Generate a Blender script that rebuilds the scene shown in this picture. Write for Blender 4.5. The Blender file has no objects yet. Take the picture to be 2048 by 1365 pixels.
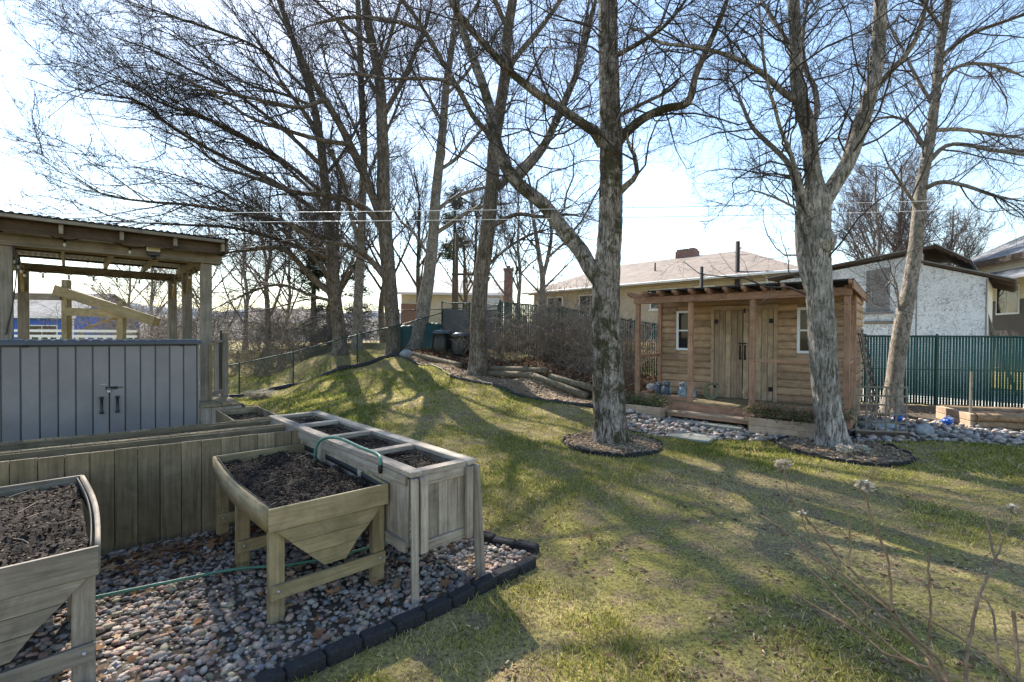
import bpy, bmesh, math, random
import numpy as np
from mathutils import Vector, Matrix, Euler

random.seed(7)
RNG = np.random.default_rng(11)
SC = bpy.context.scene
COL = SC.collection
R = math.radians

# ------------------------------------------------------------------ camera
cam_d = bpy.data.cameras.new('camera')
cam_d.sensor_width = 36.0
cam_d.lens = 36.0 * 950 / 2048
cam_d.clip_start = 0.05
cam_d.clip_end = 3000
cam = bpy.data.objects.new('camera', cam_d)
COL.objects.link(cam)
cam.matrix_world = Matrix.Translation((0, 0, 1.75)) @ Matrix.Rotation(math.pi / 2 - .012, 4, 'X') @ Matrix.Rotation(.006, 4, 'Z')
SC.camera = cam

# ------------------------------------------------------------------ sky and sun
SUN_AZ = R(-27)      # measured from +Y, negative is to the left of the view
SUN_EL = R(43)
world = bpy.data.worlds.new('World')
SC.world = world
world.use_nodes = True
wn = world.node_tree
bg = wn.nodes['Background']
sky = wn.nodes.new('ShaderNodeTexSky')
sky.sky_type = 'NISHITA'
sky.sun_disc = False
sky.sun_elevation = SUN_EL
sky.sun_rotation = SUN_AZ
sky.air_density = 1.25
sky.dust_density = 0.35
sky.ozone_density = 1.2
wn.links.new(sky.outputs[0], bg.inputs[0])
bg.inputs[1].default_value = 0.112
sun_d = bpy.data.lights.new('sun', 'SUN')
sun_d.energy = 5.0
sun_d.angle = R(0.5)
sun_d.color = (1.0, .93, .82)
sun = bpy.data.objects.new('sun', sun_d)
COL.objects.link(sun)
to_sun = Vector((math.sin(SUN_AZ) * math.cos(SUN_EL), math.cos(SUN_AZ) * math.cos(SUN_EL), math.sin(SUN_EL)))
sun.rotation_euler = to_sun.to_track_quat('Z', 'Y').to_euler()
sun.location = to_sun * 60

vs = SC.view_settings
vs.view_transform = 'Standard'
vs.look = 'None'
vs.gamma = 1.0
vs.use_curve_mapping = False
vs.exposure = 1.5
SC.cycles.use_denoising = True
SC.cycles.max_bounces = 6
SC.cycles.transparent_max_bounces = 8

# ------------------------------------------------------------------ materials
def new_mat(name):
    m = bpy.data.materials.new(name)
    m.use_nodes = True
    nt = m.node_tree
    b = nt.nodes['Principled BSDF']
    return m, nt, b

def ramp(nt, fac, stops, interp='LINEAR'):
    r = nt.nodes.new('ShaderNodeValToRGB')
    r.color_ramp.interpolation = interp
    el = r.color_ramp.elements
    while len(el) > 1:
        el.remove(el[-1])
    el[0].position, el[0].color = stops[0][0], (*stops[0][1], 1)
    for p, c in stops[1:]:
        e = el.new(p); e.color = (*c, 1)
    nt.links.new(fac, r.inputs[0])
    return r.outputs[0]

def noise(nt, vec, scale, detail=4, rough=.6, dist=0.0):
    n = nt.nodes.new('ShaderNodeTexNoise')
    n.inputs['Scale'].default_value = scale
    n.inputs['Detail'].default_value = detail
    n.inputs['Roughness'].default_value = rough
    n.inputs['Distortion'].default_value = dist
    if vec is not None:
        nt.links.new(vec, n.inputs['Vector'])
    return n.outputs['Fac']

def mapping(nt, vec, scale=(1, 1, 1)):
    m = nt.nodes.new('ShaderNodeMapping')
    m.inputs['Scale'].default_value = scale
    nt.links.new(vec, m.inputs['Vector'])
    return m.outputs[0]

def mix(nt, fac, a, b, mode='MIX'):
    m = nt.nodes.new('ShaderNodeMix')
    m.data_type = 'RGBA'; m.blend_type = mode
    for s, v in ((0, fac), (6, a), (7, b)):
        if isinstance(v, (int, float)):
            m.inputs[s].default_value = v
        elif isinstance(v, tuple):
            m.inputs[s].default_value = (*v, 1)
        else:
            nt.links.new(v, m.inputs[s])
    return m.outputs[2]

def math_n(nt, op, a, b=None):
    m = nt.nodes.new('ShaderNodeMath'); m.operation = op
    for s, v in ((0, a), (1, b)):
        if v is None: continue
        if isinstance(v, (int, float)): m.inputs[s].default_value = v
        else: nt.links.new(v, m.inputs[s])
    return m.outputs[0]

def bump(nt, b, h, strength, dist=.01):
    n = nt.nodes.new('ShaderNodeBump')
    n.inputs['Strength'].default_value = strength
    n.inputs['Distance'].default_value = dist
    nt.links.new(h, n.inputs['Height'])
    nt.links.new(n.outputs[0], b.inputs['Normal'])

def obj_vec(nt, shift=True):
    tc = nt.nodes.new('ShaderNodeTexCoord')
    if not shift:
        return tc.outputs['Object'], None
    oi = nt.nodes.new('ShaderNodeObjectInfo')
    sc = nt.nodes.new('ShaderNodeVectorMath'); sc.operation = 'MULTIPLY_ADD'
    cb = nt.nodes.new('ShaderNodeCombineXYZ')
    for i, k in enumerate((37., 91., 53.)):
        nt.links.new(math_n(nt, 'MULTIPLY', oi.outputs['Random'], k), cb.inputs[i])
    ad = nt.nodes.new('ShaderNodeVectorMath'); ad.operation = 'ADD'
    nt.links.new(tc.outputs['Object'], ad.inputs[0]); nt.links.new(cb.outputs[0], ad.inputs[1])
    return ad.outputs[0], oi.outputs['Random']

def geo_pos(nt):
    return nt.nodes.new('ShaderNodeNewGeometry').outputs['Position']

def wood(name, dark, mid, light, axis='X', rough=.75, stain=None, stain_amt=.5, vary=.35, fine=1.0):
    m, nt, b = new_mat(name)
    v, rnd = obj_vec(nt)
    sc = {'X': (1.3, 26, 26), 'Y': (26, 1.3, 26), 'Z': (26, 26, 1.3)}[axis]
    sc = tuple(s * fine for s in sc)
    g = noise(nt, mapping(nt, v, sc), 1.6, 6, .7, .6)
    sc2 = {'X': (.5, 5, 5), 'Y': (5, .5, 5), 'Z': (5, 5, .5)}[axis]
    g2 = noise(nt, mapping(nt, v, sc2), 2.2, 3, .6, 1.2)
    c = ramp(nt, g, [(.28, dark), (.5, mid), (.74, light)])
    c = mix(nt, ramp(nt, g2, [(.35, (0, 0, 0)), (.75, (.5, .5, .5))]), c, mid)
    g3 = noise(nt, v, 3.7, 5, .7, .8)
    c = mix(nt, 1.0, c, ramp(nt, g3, [(.30, (.62,) * 3), (.55, (1.0,) * 3), (.75, (1.18,) * 3)]), 'MULTIPLY')
    # knots: small dark spots
    vo = nt.nodes.new('ShaderNodeTexVoronoi'); vo.inputs['Scale'].default_value = 3.1
    sk = {'X': (.55, 1.2, 1.2), 'Y': (1.2, .55, 1.2), 'Z': (1.2, 1.2, .55)}[axis]
    nt.links.new(mapping(nt, v, sk), vo.inputs['Vector'])
    k = ramp(nt, vo.outputs['Distance'], [(.03, (1, 1, 1)), (.075, (0, 0, 0))])
    c = mix(nt, math_n(nt, 'MULTIPLY', k, .7), c, tuple(x * .3 for x in dark))
    if stain:
        s = noise(nt, v, 2.3, 5, .65, .4)
        c = mix(nt, ramp(nt, s, [(.42, (0, 0, 0)), (.68, (stain_amt,) * 3)]), c, stain)
    tint = nt.nodes.new('ShaderNodeHueSaturation')
    nt.links.new(c, tint.inputs['Color'])
    nt.links.new(math_n(nt, 'MULTIPLY_ADD', rnd, vary) if False else math_n(nt, 'ADD', math_n(nt, 'MULTIPLY', rnd, vary), 1 - vary / 2), tint.inputs['Value'])
    nt.links.new(tint.outputs[0], b.inputs['Base Color'])
    b.inputs['Roughness'].default_value = rough
    b.inputs['Specular IOR Level'].default_value = .25
    bump(nt, b, g, .35, .006)
    return m

def woods(name, *cols, **kw):
    return {a: wood(f'{name} {a}', *cols, axis=a, **kw) for a in 'XYZ'}

def speckle(name, stops, scale, rough=.85, bmp=.4, bdist=.01, scale2=None, tint=None, coords='obj', metal=0.0, spec=.3):
    m, nt, b = new_mat(name)
    v = obj_vec(nt)[0] if coords == 'obj' else geo_pos(nt)
    n = noise(nt, v, scale, 6, .65, .3)
    c = ramp(nt, n, stops)
    if scale2:
        n2 = noise(nt, v, scale2, 4, .6)
        c = mix(nt, ramp(nt, n2, [(.38, (0, 0, 0)), (.66, (1, 1, 1))]), c, tint)
    nt.links.new(c, b.inputs['Base Color'])
    b.inputs['Roughness'].default_value = rough
    b.inputs['Metallic'].default_value = metal
    b.inputs['Specular IOR Level'].default_value = spec
    if bmp: bump(nt, b, n, bmp, bdist)
    return m

def plain(name, c, rough=.5, metal=0., var=.12, scale=14, spec=.4, bmp=.08):
    d = tuple(max(0, x * (1 - var)) for x in c); l = tuple(min(1, x * (1 + var)) for x in c)
    return speckle(name, [(.3, d), (.7, l)], scale, rough, bmp, .004, metal=metal, spec=spec)

def attr_mat(name, rough=.8, trans=0.0, spec=.2, bscale=None):
    """colour read from the mesh attribute 'col' that gives each small piece its own tint"""
    m, nt, b = new_mat(name)
    a = nt.nodes.new('ShaderNodeAttribute'); a.attribute_name = 'col'
    c = a.outputs['Color']
    if bscale:
        v = obj_vec(nt, False)[0]
        n = noise(nt, v, bscale, 5, .7)
        c = mix(nt, 1.0, c, ramp(nt, n, [(.25, (.55, .55, .55)), (.75, (1.25, 1.25, 1.25))]), 'MULTIPLY')
        bump(nt, b, n, .25, .004)
    nt.links.new(c, b.inputs['Base Color'])
    b.inputs['Roughness'].default_value = rough
    b.inputs['Specular IOR Level'].default_value = spec
    if trans:
        t = nt.nodes.new('ShaderNodeBsdfTranslucent'); nt.links.new(c, t.inputs['Color'])
        mx = nt.nodes.new('ShaderNodeMixShader'); mx.inputs[0].default_value = trans
        nt.links.new(b.outputs[0], mx.inputs[1]); nt.links.new(t.outputs[0], mx.inputs[2])
        nt.links.new(mx.outputs[0], nt.nodes['Material Output'].inputs[0])
    return m

# ------------------------------------------------------------------ object helpers
def link(o, parent=None):
    COL.objects.link(o)
    if parent is not None: o.parent = parent
    return o

def tag(o, label=None, cat=None, group=None, kind=None):
    if label: o['label'] = label
    if cat: o['category'] = cat
    if group: o['group'] = group
    if kind: o['kind'] = kind
    return o

def thing(name, label, cat, loc=(0, 0, 0), rz=0.0, group=None):
    o = bpy.data.objects.new(name, None)
    o.empty_display_size = .1
    o.location = loc; o.rotation_euler = (0, 0, rz)
    link(o)
    return tag(o, label, cat, group)

def mesh_obj(name, me, mat, parent=None, loc=None, rot=None):
    if mat is not None and len(me.materials) == 0: me.materials.append(mat)
    o = bpy.data.objects.new(name, me)
    if loc is not None: o.location = loc
    if rot is not None: o.rotation_euler = rot
    return link(o, parent)

def np_mesh(name, verts, faces, smooth=False, cols=None):
    """verts Nx3, faces Mxk (one k) arrays"""
    me = bpy.data.meshes.new(name)
    verts = np.ascontiguousarray(verts, dtype=np.float32); faces = np.ascontiguousarray(faces, dtype=np.int32)
    n, k = faces.shape
    me.vertices.add(len(verts)); me.vertices.foreach_set('co', verts.ravel())
    me.loops.add(n * k); me.loops.foreach_set('vertex_index', faces.ravel())
    me.polygons.add(n)
    me.polygons.foreach_set('loop_start', np.arange(0, n * k, k, dtype=np.int32))
    if smooth: me.polygons.foreach_set('use_smooth', np.ones(n, dtype=bool))
    if cols is not None:
        ca = me.color_attributes.new('col', 'FLOAT_COLOR', 'POINT')
        c4 = np.ones((len(verts), 4), dtype=np.float32); c4[:, :3] = cols
        ca.data.foreach_set('color', c4.ravel())
    me.update(); me.validate()
    return me

_box_cache = {}
def cbox_mesh(sx, sy, sz, ch=.003):
    key = (round(sx, 3), round(sy, 3), round(sz, 3), ch)
    ch = min(ch, min(sx, sy, sz) * .3)
    V, F = [], []
    idx = {}
    h = (sx / 2, sy / 2, sz / 2)
    for a in (-1, 1):
        for b in (-1, 1):
            for c in (-1, 1):
                for ax in range(3):
                    s = (a, b, c)
                    p = [s[i] * (h[i] - (0 if i == ax else ch)) for i in range(3)]
                    idx[(a, b, c, ax)] = len(V); V.append(p)
    for ax in range(3):
        o = [i for i in range(3) if i != ax]
        for s in (-1, 1):
            q = []
            for (u, w) in ((-1, -1), (1, -1), (1, 1), (-1, 1)):
                t = [0, 0, 0]; t[ax] = s; t[o[0]] = u; t[o[1]] = w
                q.append(idx[(*t, ax)])
            flip = (s < 0) ^ (ax == 1)
            F.append(q[::-1] if flip else q)
    for ax in range(3):      # edges parallel to ax
        o = [i for i in range(3) if i != ax]
        for s0 in (-1, 1):
            for s1 in (-1, 1):
                def key2(e, face):
                    t = [0, 0, 0]; t[ax] = e; t[o[0]] = s0; t[o[1]] = s1
                    return idx[(*t, face)]
                F.append([key2(-1, o[0]), key2(1, o[0]), key2(1, o[1]), key2(-1, o[1])])
    for a in (-1, 1):
        for b in (-1, 1):
            for c in (-1, 1):
                F.append([idx[(a, b, c, i)] for i in range(3)])
    return V, F

def box(name, size, loc, mat, parent=None, rot=(0, 0, 0), ch=.003):
    """a chamfered board, block or plate; alike ones share mesh data"""
    key = tuple(round(s, 3) for s in size) + (mat.name, ch)
    me = _box_cache.get(key)
    if me is None:
        V, F = cbox_mesh(*size, ch)
        me = bpy.data.meshes.new(name); me.from_pydata(V, [], F)
        bm = bmesh.new(); bm.from_mesh(me); bmesh.ops.recalc_face_normals(bm, faces=bm.faces); bm.to_mesh(me); bm.free()
        me.materials.append(mat); _box_cache[key] = me
    return mesh_obj(name, me, None, parent, loc, rot)

def beam(name, p0, p1, w, h, mat, parent=None, roll=0.0, ch=.003):
    """a board between two points: long axis X, w across, h up"""
    p0, p1 = Vector(p0), Vector(p1)
    d = p1 - p0
    q = d.to_track_quat('X', 'Z')
    o = box(name, (d.length, w, h), (p0 + p1) / 2, mat, parent, (0, 0, 0), ch)
    o.rotation_euler = (q.to_matrix() @ Matrix.Rotation(roll, 3, 'X')).to_euler()
    return o

def poly_prism(name, pts, vec, mat, parent=None, smooth=False):
    """closed prism: polygon pts swept by vec"""
    n = len(pts); vec = Vector(vec)
    V = [Vector(p) for p in pts] + [Vector(p) + vec for p in pts]
    F = [list(range(n))[::-1], [i + n for i in range(n)]] + [[i, (i + 1) % n, (i + 1) % n + n, i + n] for i in range(n)]
    me = bpy.data.meshes.new(name); me.from_pydata([tuple(v) for v in V], [], F)
    bm = bmesh.new(); bm.from_mesh(me); bmesh.ops.recalc_face_normals(bm, faces=bm.faces); bm.to_mesh(me); bm.free()
    return mesh_obj(name, me, mat, parent)

def lathe(name, prof, mat, parent=None, loc=(0, 0, 0), seg=24, smooth=True, rot=None):
    a = np.linspace(0, 2 * np.pi, seg, endpoint=False)
    V = np.array([[(r * np.cos(t), r * np.sin(t), z) for t in a] for r, z in prof]).reshape(-1, 3)
    F = []
    for i in range(len(prof) - 1):
        for j in range(seg):
            F.append((i * seg + j, i * seg + (j + 1) % seg, (i + 1) * seg + (j + 1) % seg, (i + 1) * seg + j))
    return mesh_obj(name, np_mesh(name, V, np.array(F), smooth), mat, parent, loc, rot)

def tubes(P, Rad, sides):
    """P (M,K,3) polylines, Rad (M,K): returns verts, faces"""
    P = np.asarray(P, float); Rad = np.asarray(Rad, float)
    M_, K, _ = P.shape
    T = np.empty_like(P)
    T[:, 1:-1] = P[:, 2:] - P[:, :-2]; T[:, 0] = P[:, 1] - P[:, 0]; T[:, -1] = P[:, -1] - P[:, -2]
    T /= np.linalg.norm(T, axis=2, keepdims=True) + 1e-9
    D = P[:, -1] - P[:, 0]; D /= np.linalg.norm(D, axis=1, keepdims=True) + 1e-9
    ref = np.where(np.abs(D[:, 2:3]) > .8, np.array([[1., 0, 0]]), np.array([[0, 0, 1.]]))
    ref = np.repeat(ref[:, None, :], K, 1)
    A = np.cross(T, ref); A /= np.linalg.norm(A, axis=2, keepdims=True) + 1e-9
    B = np.cross(T, A)
    ang = np.linspace(0, 2 * np.pi, sides, endpoint=False)
    V = P[:, :, None, :] + Rad[:, :, None, None] * (A[:, :, None, :] * np.cos(ang)[None, None, :, None] + B[:, :, None, :] * np.sin(ang)[None, None, :, None])
    base = (np.arange(M_) * K * sides)[:, None, None] + (np.arange(K - 1) * sides)[None, :, None]
    j = np.arange(sides); j2 = (j + 1) % sides
    F = np.stack([base + j, base + j2, base + j2 + sides, base + j + sides], axis=-1).reshape(-1, 4)
    return V.reshape(-1, 3), F

def smooth_path(pts, step=.1):
    """Catmull-Rom through pts (N,d), resampled"""
    p = np.asarray(pts, float)
    if len(p) == 2:
        n = max(2, int(np.linalg.norm(p[1, :3] - p[0, :3]) / step) + 1)
        t = np.linspace(0, 1, n)[:, None]
        return p[0] * (1 - t) + p[1] * t
    q = np.vstack([2 * p[0] - p[1], p, 2 * p[-1] - p[-2]])
    out = []
    for i in range(1, len(q) - 2):
        n = max(2, int(np.linalg.norm(q[i + 1, :3] - q[i, :3]) / step) + 1)
        t = np.linspace(0, 1, n, endpoint=False)[:, None]
        a, b_, c, d = q[i - 1], q[i], q[i + 1], q[i + 2]
        out.append(.5 * (2 * b_ + (c - a) * t + (2 * a - 5 * b_ + 4 * c - d) * t ** 2 + (3 * b_ - a - 3 * c + d) * t ** 3))
    out.append(p[-1:])
    return np.vstack(out)

def tube_obj(name, pts, rad, mat, parent=None, sides=8, step=.05, jit=0.0):
    p = smooth_path(pts, step)
    if jit: p[1:-1, :3] += RNG.normal(0, jit, (len(p) - 2, 3))
    r = np.full(len(p), rad) if np.isscalar(rad) else np.interp(np.linspace(0, 1, len(p)), np.linspace(0, 1, len(rad)), rad)
    V, F = tubes(p[None, :, :3], r[None], sides)
    n = len(V)
    me = np_mesh(name, V, F, True)
    return mesh_obj(name, me, mat, parent)

def merge(parts):
    """[(V,F)] with equal face size -> one V,F"""
    Vs, Fs, o = [], [], 0
    for V, F in parts:
        Vs.append(V); Fs.append(np.asarray(F) + o); o += len(V)
    return np.vstack(Vs), np.vstack(Fs)

_perm = RNG.permutation(4096)
def vnoise(x, y, z=0.0):
    """cheap smooth value noise in -1..1 (numpy)"""
    x, y, z = np.broadcast_arrays(np.asarray(x, float), np.asarray(y, float), np.asarray(z, float))
    xi, yi, zi = np.floor(x).astype(int), np.floor(y).astype(int), np.floor(z).astype(int)
    u, v, w = x - xi, y - yi, z - zi
    u, v, w = (t * t * (3 - 2 * t) for t in (u, v, w))
    def h(a, b, c): return _perm[(_perm[(_perm[a & 4095] + b) & 4095] + c) & 4095] / 2047.5 - 1
    r = 0
    for dz, wz in ((0, 1 - w), (1, w)):
        r = r + wz * ((h(xi, yi, zi + dz) * (1 - u) + h(xi + 1, yi, zi + dz) * u) * (1 - v) + (h(xi, yi + 1, zi + dz) * (1 - u) + h(xi + 1, yi + 1, zi + dz) * u) * v)
    return r

def inside(poly, x, y):
    x = np.asarray(x); y = np.asarray(y); r = np.zeros(x.shape, bool)
    n = len(poly)
    for i in range(n):
        (x0, y0), (x1, y1) = poly[i], poly[(i + 1) % n]
        c = ((y0 > y) != (y1 > y)) & (x < (x1 - x0) * (y - y0) / (y1 - y0 + 1e-12) + x0)
        r ^= c
    return r

def unit_rock(sub=1):
    bm = bmesh.new(); bmesh.ops.create_icosphere(bm, subdivisions=sub, radius=1)
    V = np.array([v.co[:] for v in bm.verts]); F = np.array([[v.index for v in f.verts] for f in bm.faces]); bm.free()
    return V, F

def scatter(base_V, base_F, pos, scale, rot, tilt=None, jitter=0.0):
    """instances merged into one vertex array"""
    n = len(pos); k = len(base_V)
    V = np.repeat(base_V[None], n, 0) * scale[:, None, :]
    if jitter: V *= 1 + RNG.normal(0, jitter, (n, k, 1))
    if tilt is not None:
        ca, sa = np.cos(tilt)[:, None], np.sin(tilt)[:, None]
        y, z = V[..., 1].copy(), V[..., 2].copy()
        V[..., 1] = y * ca - z * sa; V[..., 2] = y * sa + z * ca
    c, s = np.cos(rot)[:, None], np.sin(rot)[:, None]
    x, y = V[..., 0].copy(), V[..., 1].copy()
    V[..., 0] = x * c - y * s; V[..., 1] = x * s + y * c
    V += pos[:, None, :]
    F = base_F[None] + (np.arange(n) * k)[:, None, None]
    return V.reshape(-1, 3), F.reshape(-1, base_F.shape[1])

# wood families
CEDAR = woods('cedar siding', (.21, .125, .072), (.41, .275, .172), (.56, .41, .27), vary=.5)
CEDAR_POST = woods('red cedar', (.20, .105, .065), (.37, .215, .14), (.48, .31, .215), vary=.25)
DOORW = woods('door boards', (.21, .14, .088), (.39, .285, .19), (.54, .42, .295), vary=.5)
GREYW = woods('weathered grey', (.10, .083, .066), (.225, .192, .155), (.36, .315, .265), vary=.35, stain=(.15, .13, .085), stain_amt=.35)
BENCHW = woods('silver wood', (.145, .11, .08), (.32, .268, .215), (.49, .43, .36), vary=.35)
OLIVE = woods('treated wood', (.145, .105, .055), (.285, .222, .125), (.40, .325, .20), vary=.25, stain=(.155, .135, .058), stain_amt=.4)
FENCEW = woods('bed boards', (.09, .067, .039), (.205, .158, .098), (.31, .252, .168), vary=.5, stain=(.10, .088, .042), stain_amt=.5)
NEWW = woods('new pine', (.33, .23, .15), (.46, .34, .235), (.56, .44, .33), vary=.15)
DARKW = woods('dark wood', (.035, .024, .018), (.075, .052, .038), (.12, .088, .066), vary=.2)
BLACKM = plain('black metal', (.018, .018, .02), .45, .6)
STEEL = plain('galvanised steel', (.42, .43, .44), .4, .8)
WHITEP = plain('white paint', (.74, .76, .78), .45, var=.05)
SOIL = speckle('soil', [(.3, (.012, .009, .007)), (.6, (.035, .026, .02)), (.8, (.07, .055, .042))], 30, .95, .9, .03)
# ================================================================== ground
CTRL = np.array([
 [1.8,10.8,.24],[-.2,13.2,.5],[-.95,13.5,.62],[-2.,14.6,.85],[-3.6,16.2,1.03],
 [.3,11,.2],[-1.5,12,.40],[-3.5,14,.66],[-3,11,.22],[-5,12,.12],[-5.2,14.5,.42],[-7,13,-.08],[-6,10,0],[-8,11,-.18],[-3,9,.04],[0,9,.03],
 [-8.5,14.8,-.31],[-7.1,15.41,.04],[-5.28,16.21,.62],[-3.96,16.8,.97],
 [-6.3,17.5,1.0],[-5.8,19,1.15],[-4.2,17.2,1.07],[-3.5,17.8,1.29],[-10,18,0.05],[-13,24,.9],[-10,23,1.2],[-7,22,1.35],
 [-2.4,17.3,1.2],[.9,14,1.05],[1,12.5,.8],[2.2,12.1,.52],[3,13.5,.62],[4,14.2,.45],[6.5,13.2,.12],[9,12.4,0],[12,11.6,0],
 [0,18,1.6],[5,18,1.2],[0,25,2.],[8,25,1.5],[15,15,0],[15,25,.6],[20,20,.3],
 [-15,10,-.4],[-20,20,0],[-12,5,-.2],[-9,8,-.1],[-25,40,.2],[0,40,2.2],[25,40,1.2],[-40,10,-.5],[30,5,0],[0,-10,0],[-20,-10,0],[20,-10,0]
 ] + [[x,y,0] for x in range(-6,13,2) for y in (0,2,4,6,8)] + [[x,y,0] for x in (4,6,8,10,12) for y in (10,11)])

def ground_z(x, y):
    x = np.asarray(x, float); y = np.asarray(y, float)
    sh = x.shape; x = x.ravel(); y = y.ravel()
    d2 = (x[:, None] - CTRL[None, :, 0]) ** 2 + (y[:, None] - CTRL[None, :, 1]) ** 2
    w = 1 / (d2 + .6) ** 2.2
    z = (w * CTRL[None, :, 2]).sum(1) / w.sum(1)
    near = np.clip((8.8 - y) / 1.5, 0, 1) * np.clip((x + 7) / 1.5, 0, 1)
    z = z * (1 - near)
    z = z + .012 * vnoise(x * .9, y * .9) * (1 - .6 * near)
    return z.reshape(sh)

def gz(x, y): return float(ground_z(np.array([x]), np.array([y]))[0])

def grid_sheet(xs, ys, zoff=0.0, mask=None):
    X, Y = np.meshgrid(xs, ys)
    V = np.stack([X, Y, ground_z(X, Y) + zoff], -1).reshape(-1, 3)
    nx, ny = len(xs), len(ys)
    i = np.arange(ny - 1)[:, None] * nx + np.arange(nx - 1)[None, :]
    F = np.stack([i, i + 1, i + nx + 1, i + nx], -1).reshape(-1, 4)
    if mask is not None:
        c = V[F].mean(1); F = F[mask(c[:, 0], c[:, 1])]
    return V, F

def lawn_material():
    m, nt, b = new_mat('lawn ground')
    p = geo_pos(nt)
    n1 = noise(nt, p, .55, 5, .62, .5)
    n2 = noise(nt, p, 3.2, 5, .7)
    n3 = noise(nt, p, 34, 5, .75)
    c = ramp(nt, n1, [(.34, (.18, .185, .042)), (.46, (.29, .255, .08)), (.60, (.37, .295, .145))])
    c = mix(nt, ramp(nt, n2, [(.49, (0, 0, 0)), (.57, (.8,) * 3)]), c, (.25, .185, .115))
    c = mix(nt, ramp(nt, n3, [(.36, (.9,) * 3), (.55, (0, 0, 0))]), c, (.05, .042, .022))
    nt.links.new(c, b.inputs['Base Color'])
    b.inputs['Roughness'].default_value = .95; b.inputs['Specular IOR Level'].default_value = .1
    bump(nt, b, n3, .8, .03)
    return m

xs = np.concatenate([[-900, -400, -200, -120, -80, -55, -40, -30, -24, -20, -17], np.arange(-15, 16.01, .2), [17, 20, 24, 30, 40, 55, 80, 120, 200, 400, 900]])
ys = np.concatenate([[-300, -100, -40, -15, -6, -3, -1], np.arange(0, 22.01, .2), [23, 25, 28, 32, 38, 45, 55, 70, 90, 130, 200, 400, 900, 2000]])
V, F = grid_sheet(xs, ys)
tag(mesh_obj('lawn', np_mesh('lawn', V, F, True), lawn_material()), 'patchy yellow green lawn of the back yard and land beyond', None, None, 'structure')

# areas that are not lawn ------------------------------------------------
GRAVEL = [(.2, 3.72), (-.12, 3.33), (-.52, 2.93), (-.9, 2.6), (-1.5, 2.1), (-2.7, 1.2), (-6, 1.2), (-7, 4.6), (-4.4, 6.5), (-2.5, 6.0), (-.28, 4.02)]
RIVER = [(1.95, 9.05), (2.45, 8.25), (3.0, 7.85), (3.55, 7.95), (4.4, 7.95), (5.1, 7.6), (6.2, 7.9), (7.2, 7.95), (8.3, 7.55), (10.6, 7.0), (12.5, 7.2), (11.2, 8.9), (9.4, 9.6), (7.6, 10.6), (6.8, 9.3), (5.5, 8.4), (4.4, 9.1), (3.4, 9.9), (2.6, 10.4)]
SHADE_BED = [(-3.6, 16.3), (-2.0, 14.75), (-.9, 13.55), (-.1, 13.0), (.9, 11.8), (1.75, 11.0), (2.5, 10.7), (3.3, 11.8), (5.2, 13.4), (4.2, 14.2), (-.4, 15.7), (-2.9, 17.2), (-4.3, 17.6)]
CHIP_STRIP = [(-3.9, 16.1), (-2.5, 14.6), (-1.6, 13.3), (-.3, 12.0), (.8, 10.95), (1.6, 10.25), (2.1, 10.1), (1.75, 11.0), (.9, 11.8), (-.1, 13.0), (-.9, 13.55), (-2.0, 14.75), (-3.6, 16.3)]
RIGHT_BED = [(6.8, 10.2), (7.9, 10.6), (9.0, 9.55), (12.6, 8.6), (14, 11.2), (9.1, 12.5), (6.6, 13.2), (5.2, 13.4), (6.2, 12.2), (7.8, 10.9)]
RINGS = [((1.62, 7.62), .78), ((5.12, 7.32), .87)]
DRIVE = [(6.5, 13.5), (9.3, 12.75), (14.5, 11.4), (24, 9), (28, 12), (18, 15.3), (9, 16)]

def sheet(name, poly, zoff, mat, step=.12, label=None, kind='structure'):
    p = np.array(poly)
    xs = np.arange(p[:, 0].min() - step, p[:, 0].max() + step, step); ys = np.arange(p[:, 1].min() - step, p[:, 1].max() + step, step)
    V, F = grid_sheet(xs, ys, zoff, lambda x, y: inside(poly, x, y))
    used, inv = np.unique(F, return_inverse=True)
    V = V[used]; F = inv.reshape(F.shape)
    V[:, 2] += .008 * vnoise(V[:, 0] * 5, V[:, 1] * 5)
    return tag(mesh_obj(name, np_mesh(name, V, F, True), mat), label, None, None, kind)

EARTH = speckle('bare earth', [(.3, (.03, .023, .017)), (.55, (.08, .063, .046)), (.8, (.16, .13, .10))], 22, .95, .8, .03, coords='geo')
LITTER = speckle('leaf litter ground', [(.3, (.03, .02, .012)), (.55, (.085, .055, .034)), (.8, (.17, .12, .08))], 16, .95, .8, .03, coords='geo')
CHIPG = speckle('chip ground', [(.3, (.10, .07, .045)), (.55, (.22, .16, .105)), (.8, (.34, .26, .18))], 28, .95, .7, .02, coords='geo')
CONC = speckle('pale concrete', [(.3, (.42, .40, .37)), (.7, (.62, .60, .56))], 3, .9, .1, .01, coords='geo')
sheet('gravel_bed', GRAVEL, .012, EARTH, .1)
sheet('stone_strip', RIVER, .012, EARTH)
sheet('shade_bed', SHADE_BED, .05, LITTER)
sheet('chip_path', CHIP_STRIP, .016, CHIPG)
sheet('fence_bed', RIGHT_BED, .016, EARTH)
sheet('driveway', DRIVE, .03, CONC, .25)
NEIGHBOUR = [(-10.5, 16.5), (-8.7, 14.95), (-4.0, 17.0), (-3.6, 19), (-9, 25), (-16, 27), (-19, 19)]

# pebbles ----------------------------------------------------------------
STONE = attr_mat('river pebbles', .75, 0, .25, 90)
PAL = np.array([[.31, .28, .25], [.37, .32, .27], [.25, .24, .235], [.42, .28, .22], [.36, .235, .195], [.45, .39, .33], [.21, .20, .205], [.34, .29, .20], [.44, .32, .26], [.29, .235, .205]])

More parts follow.
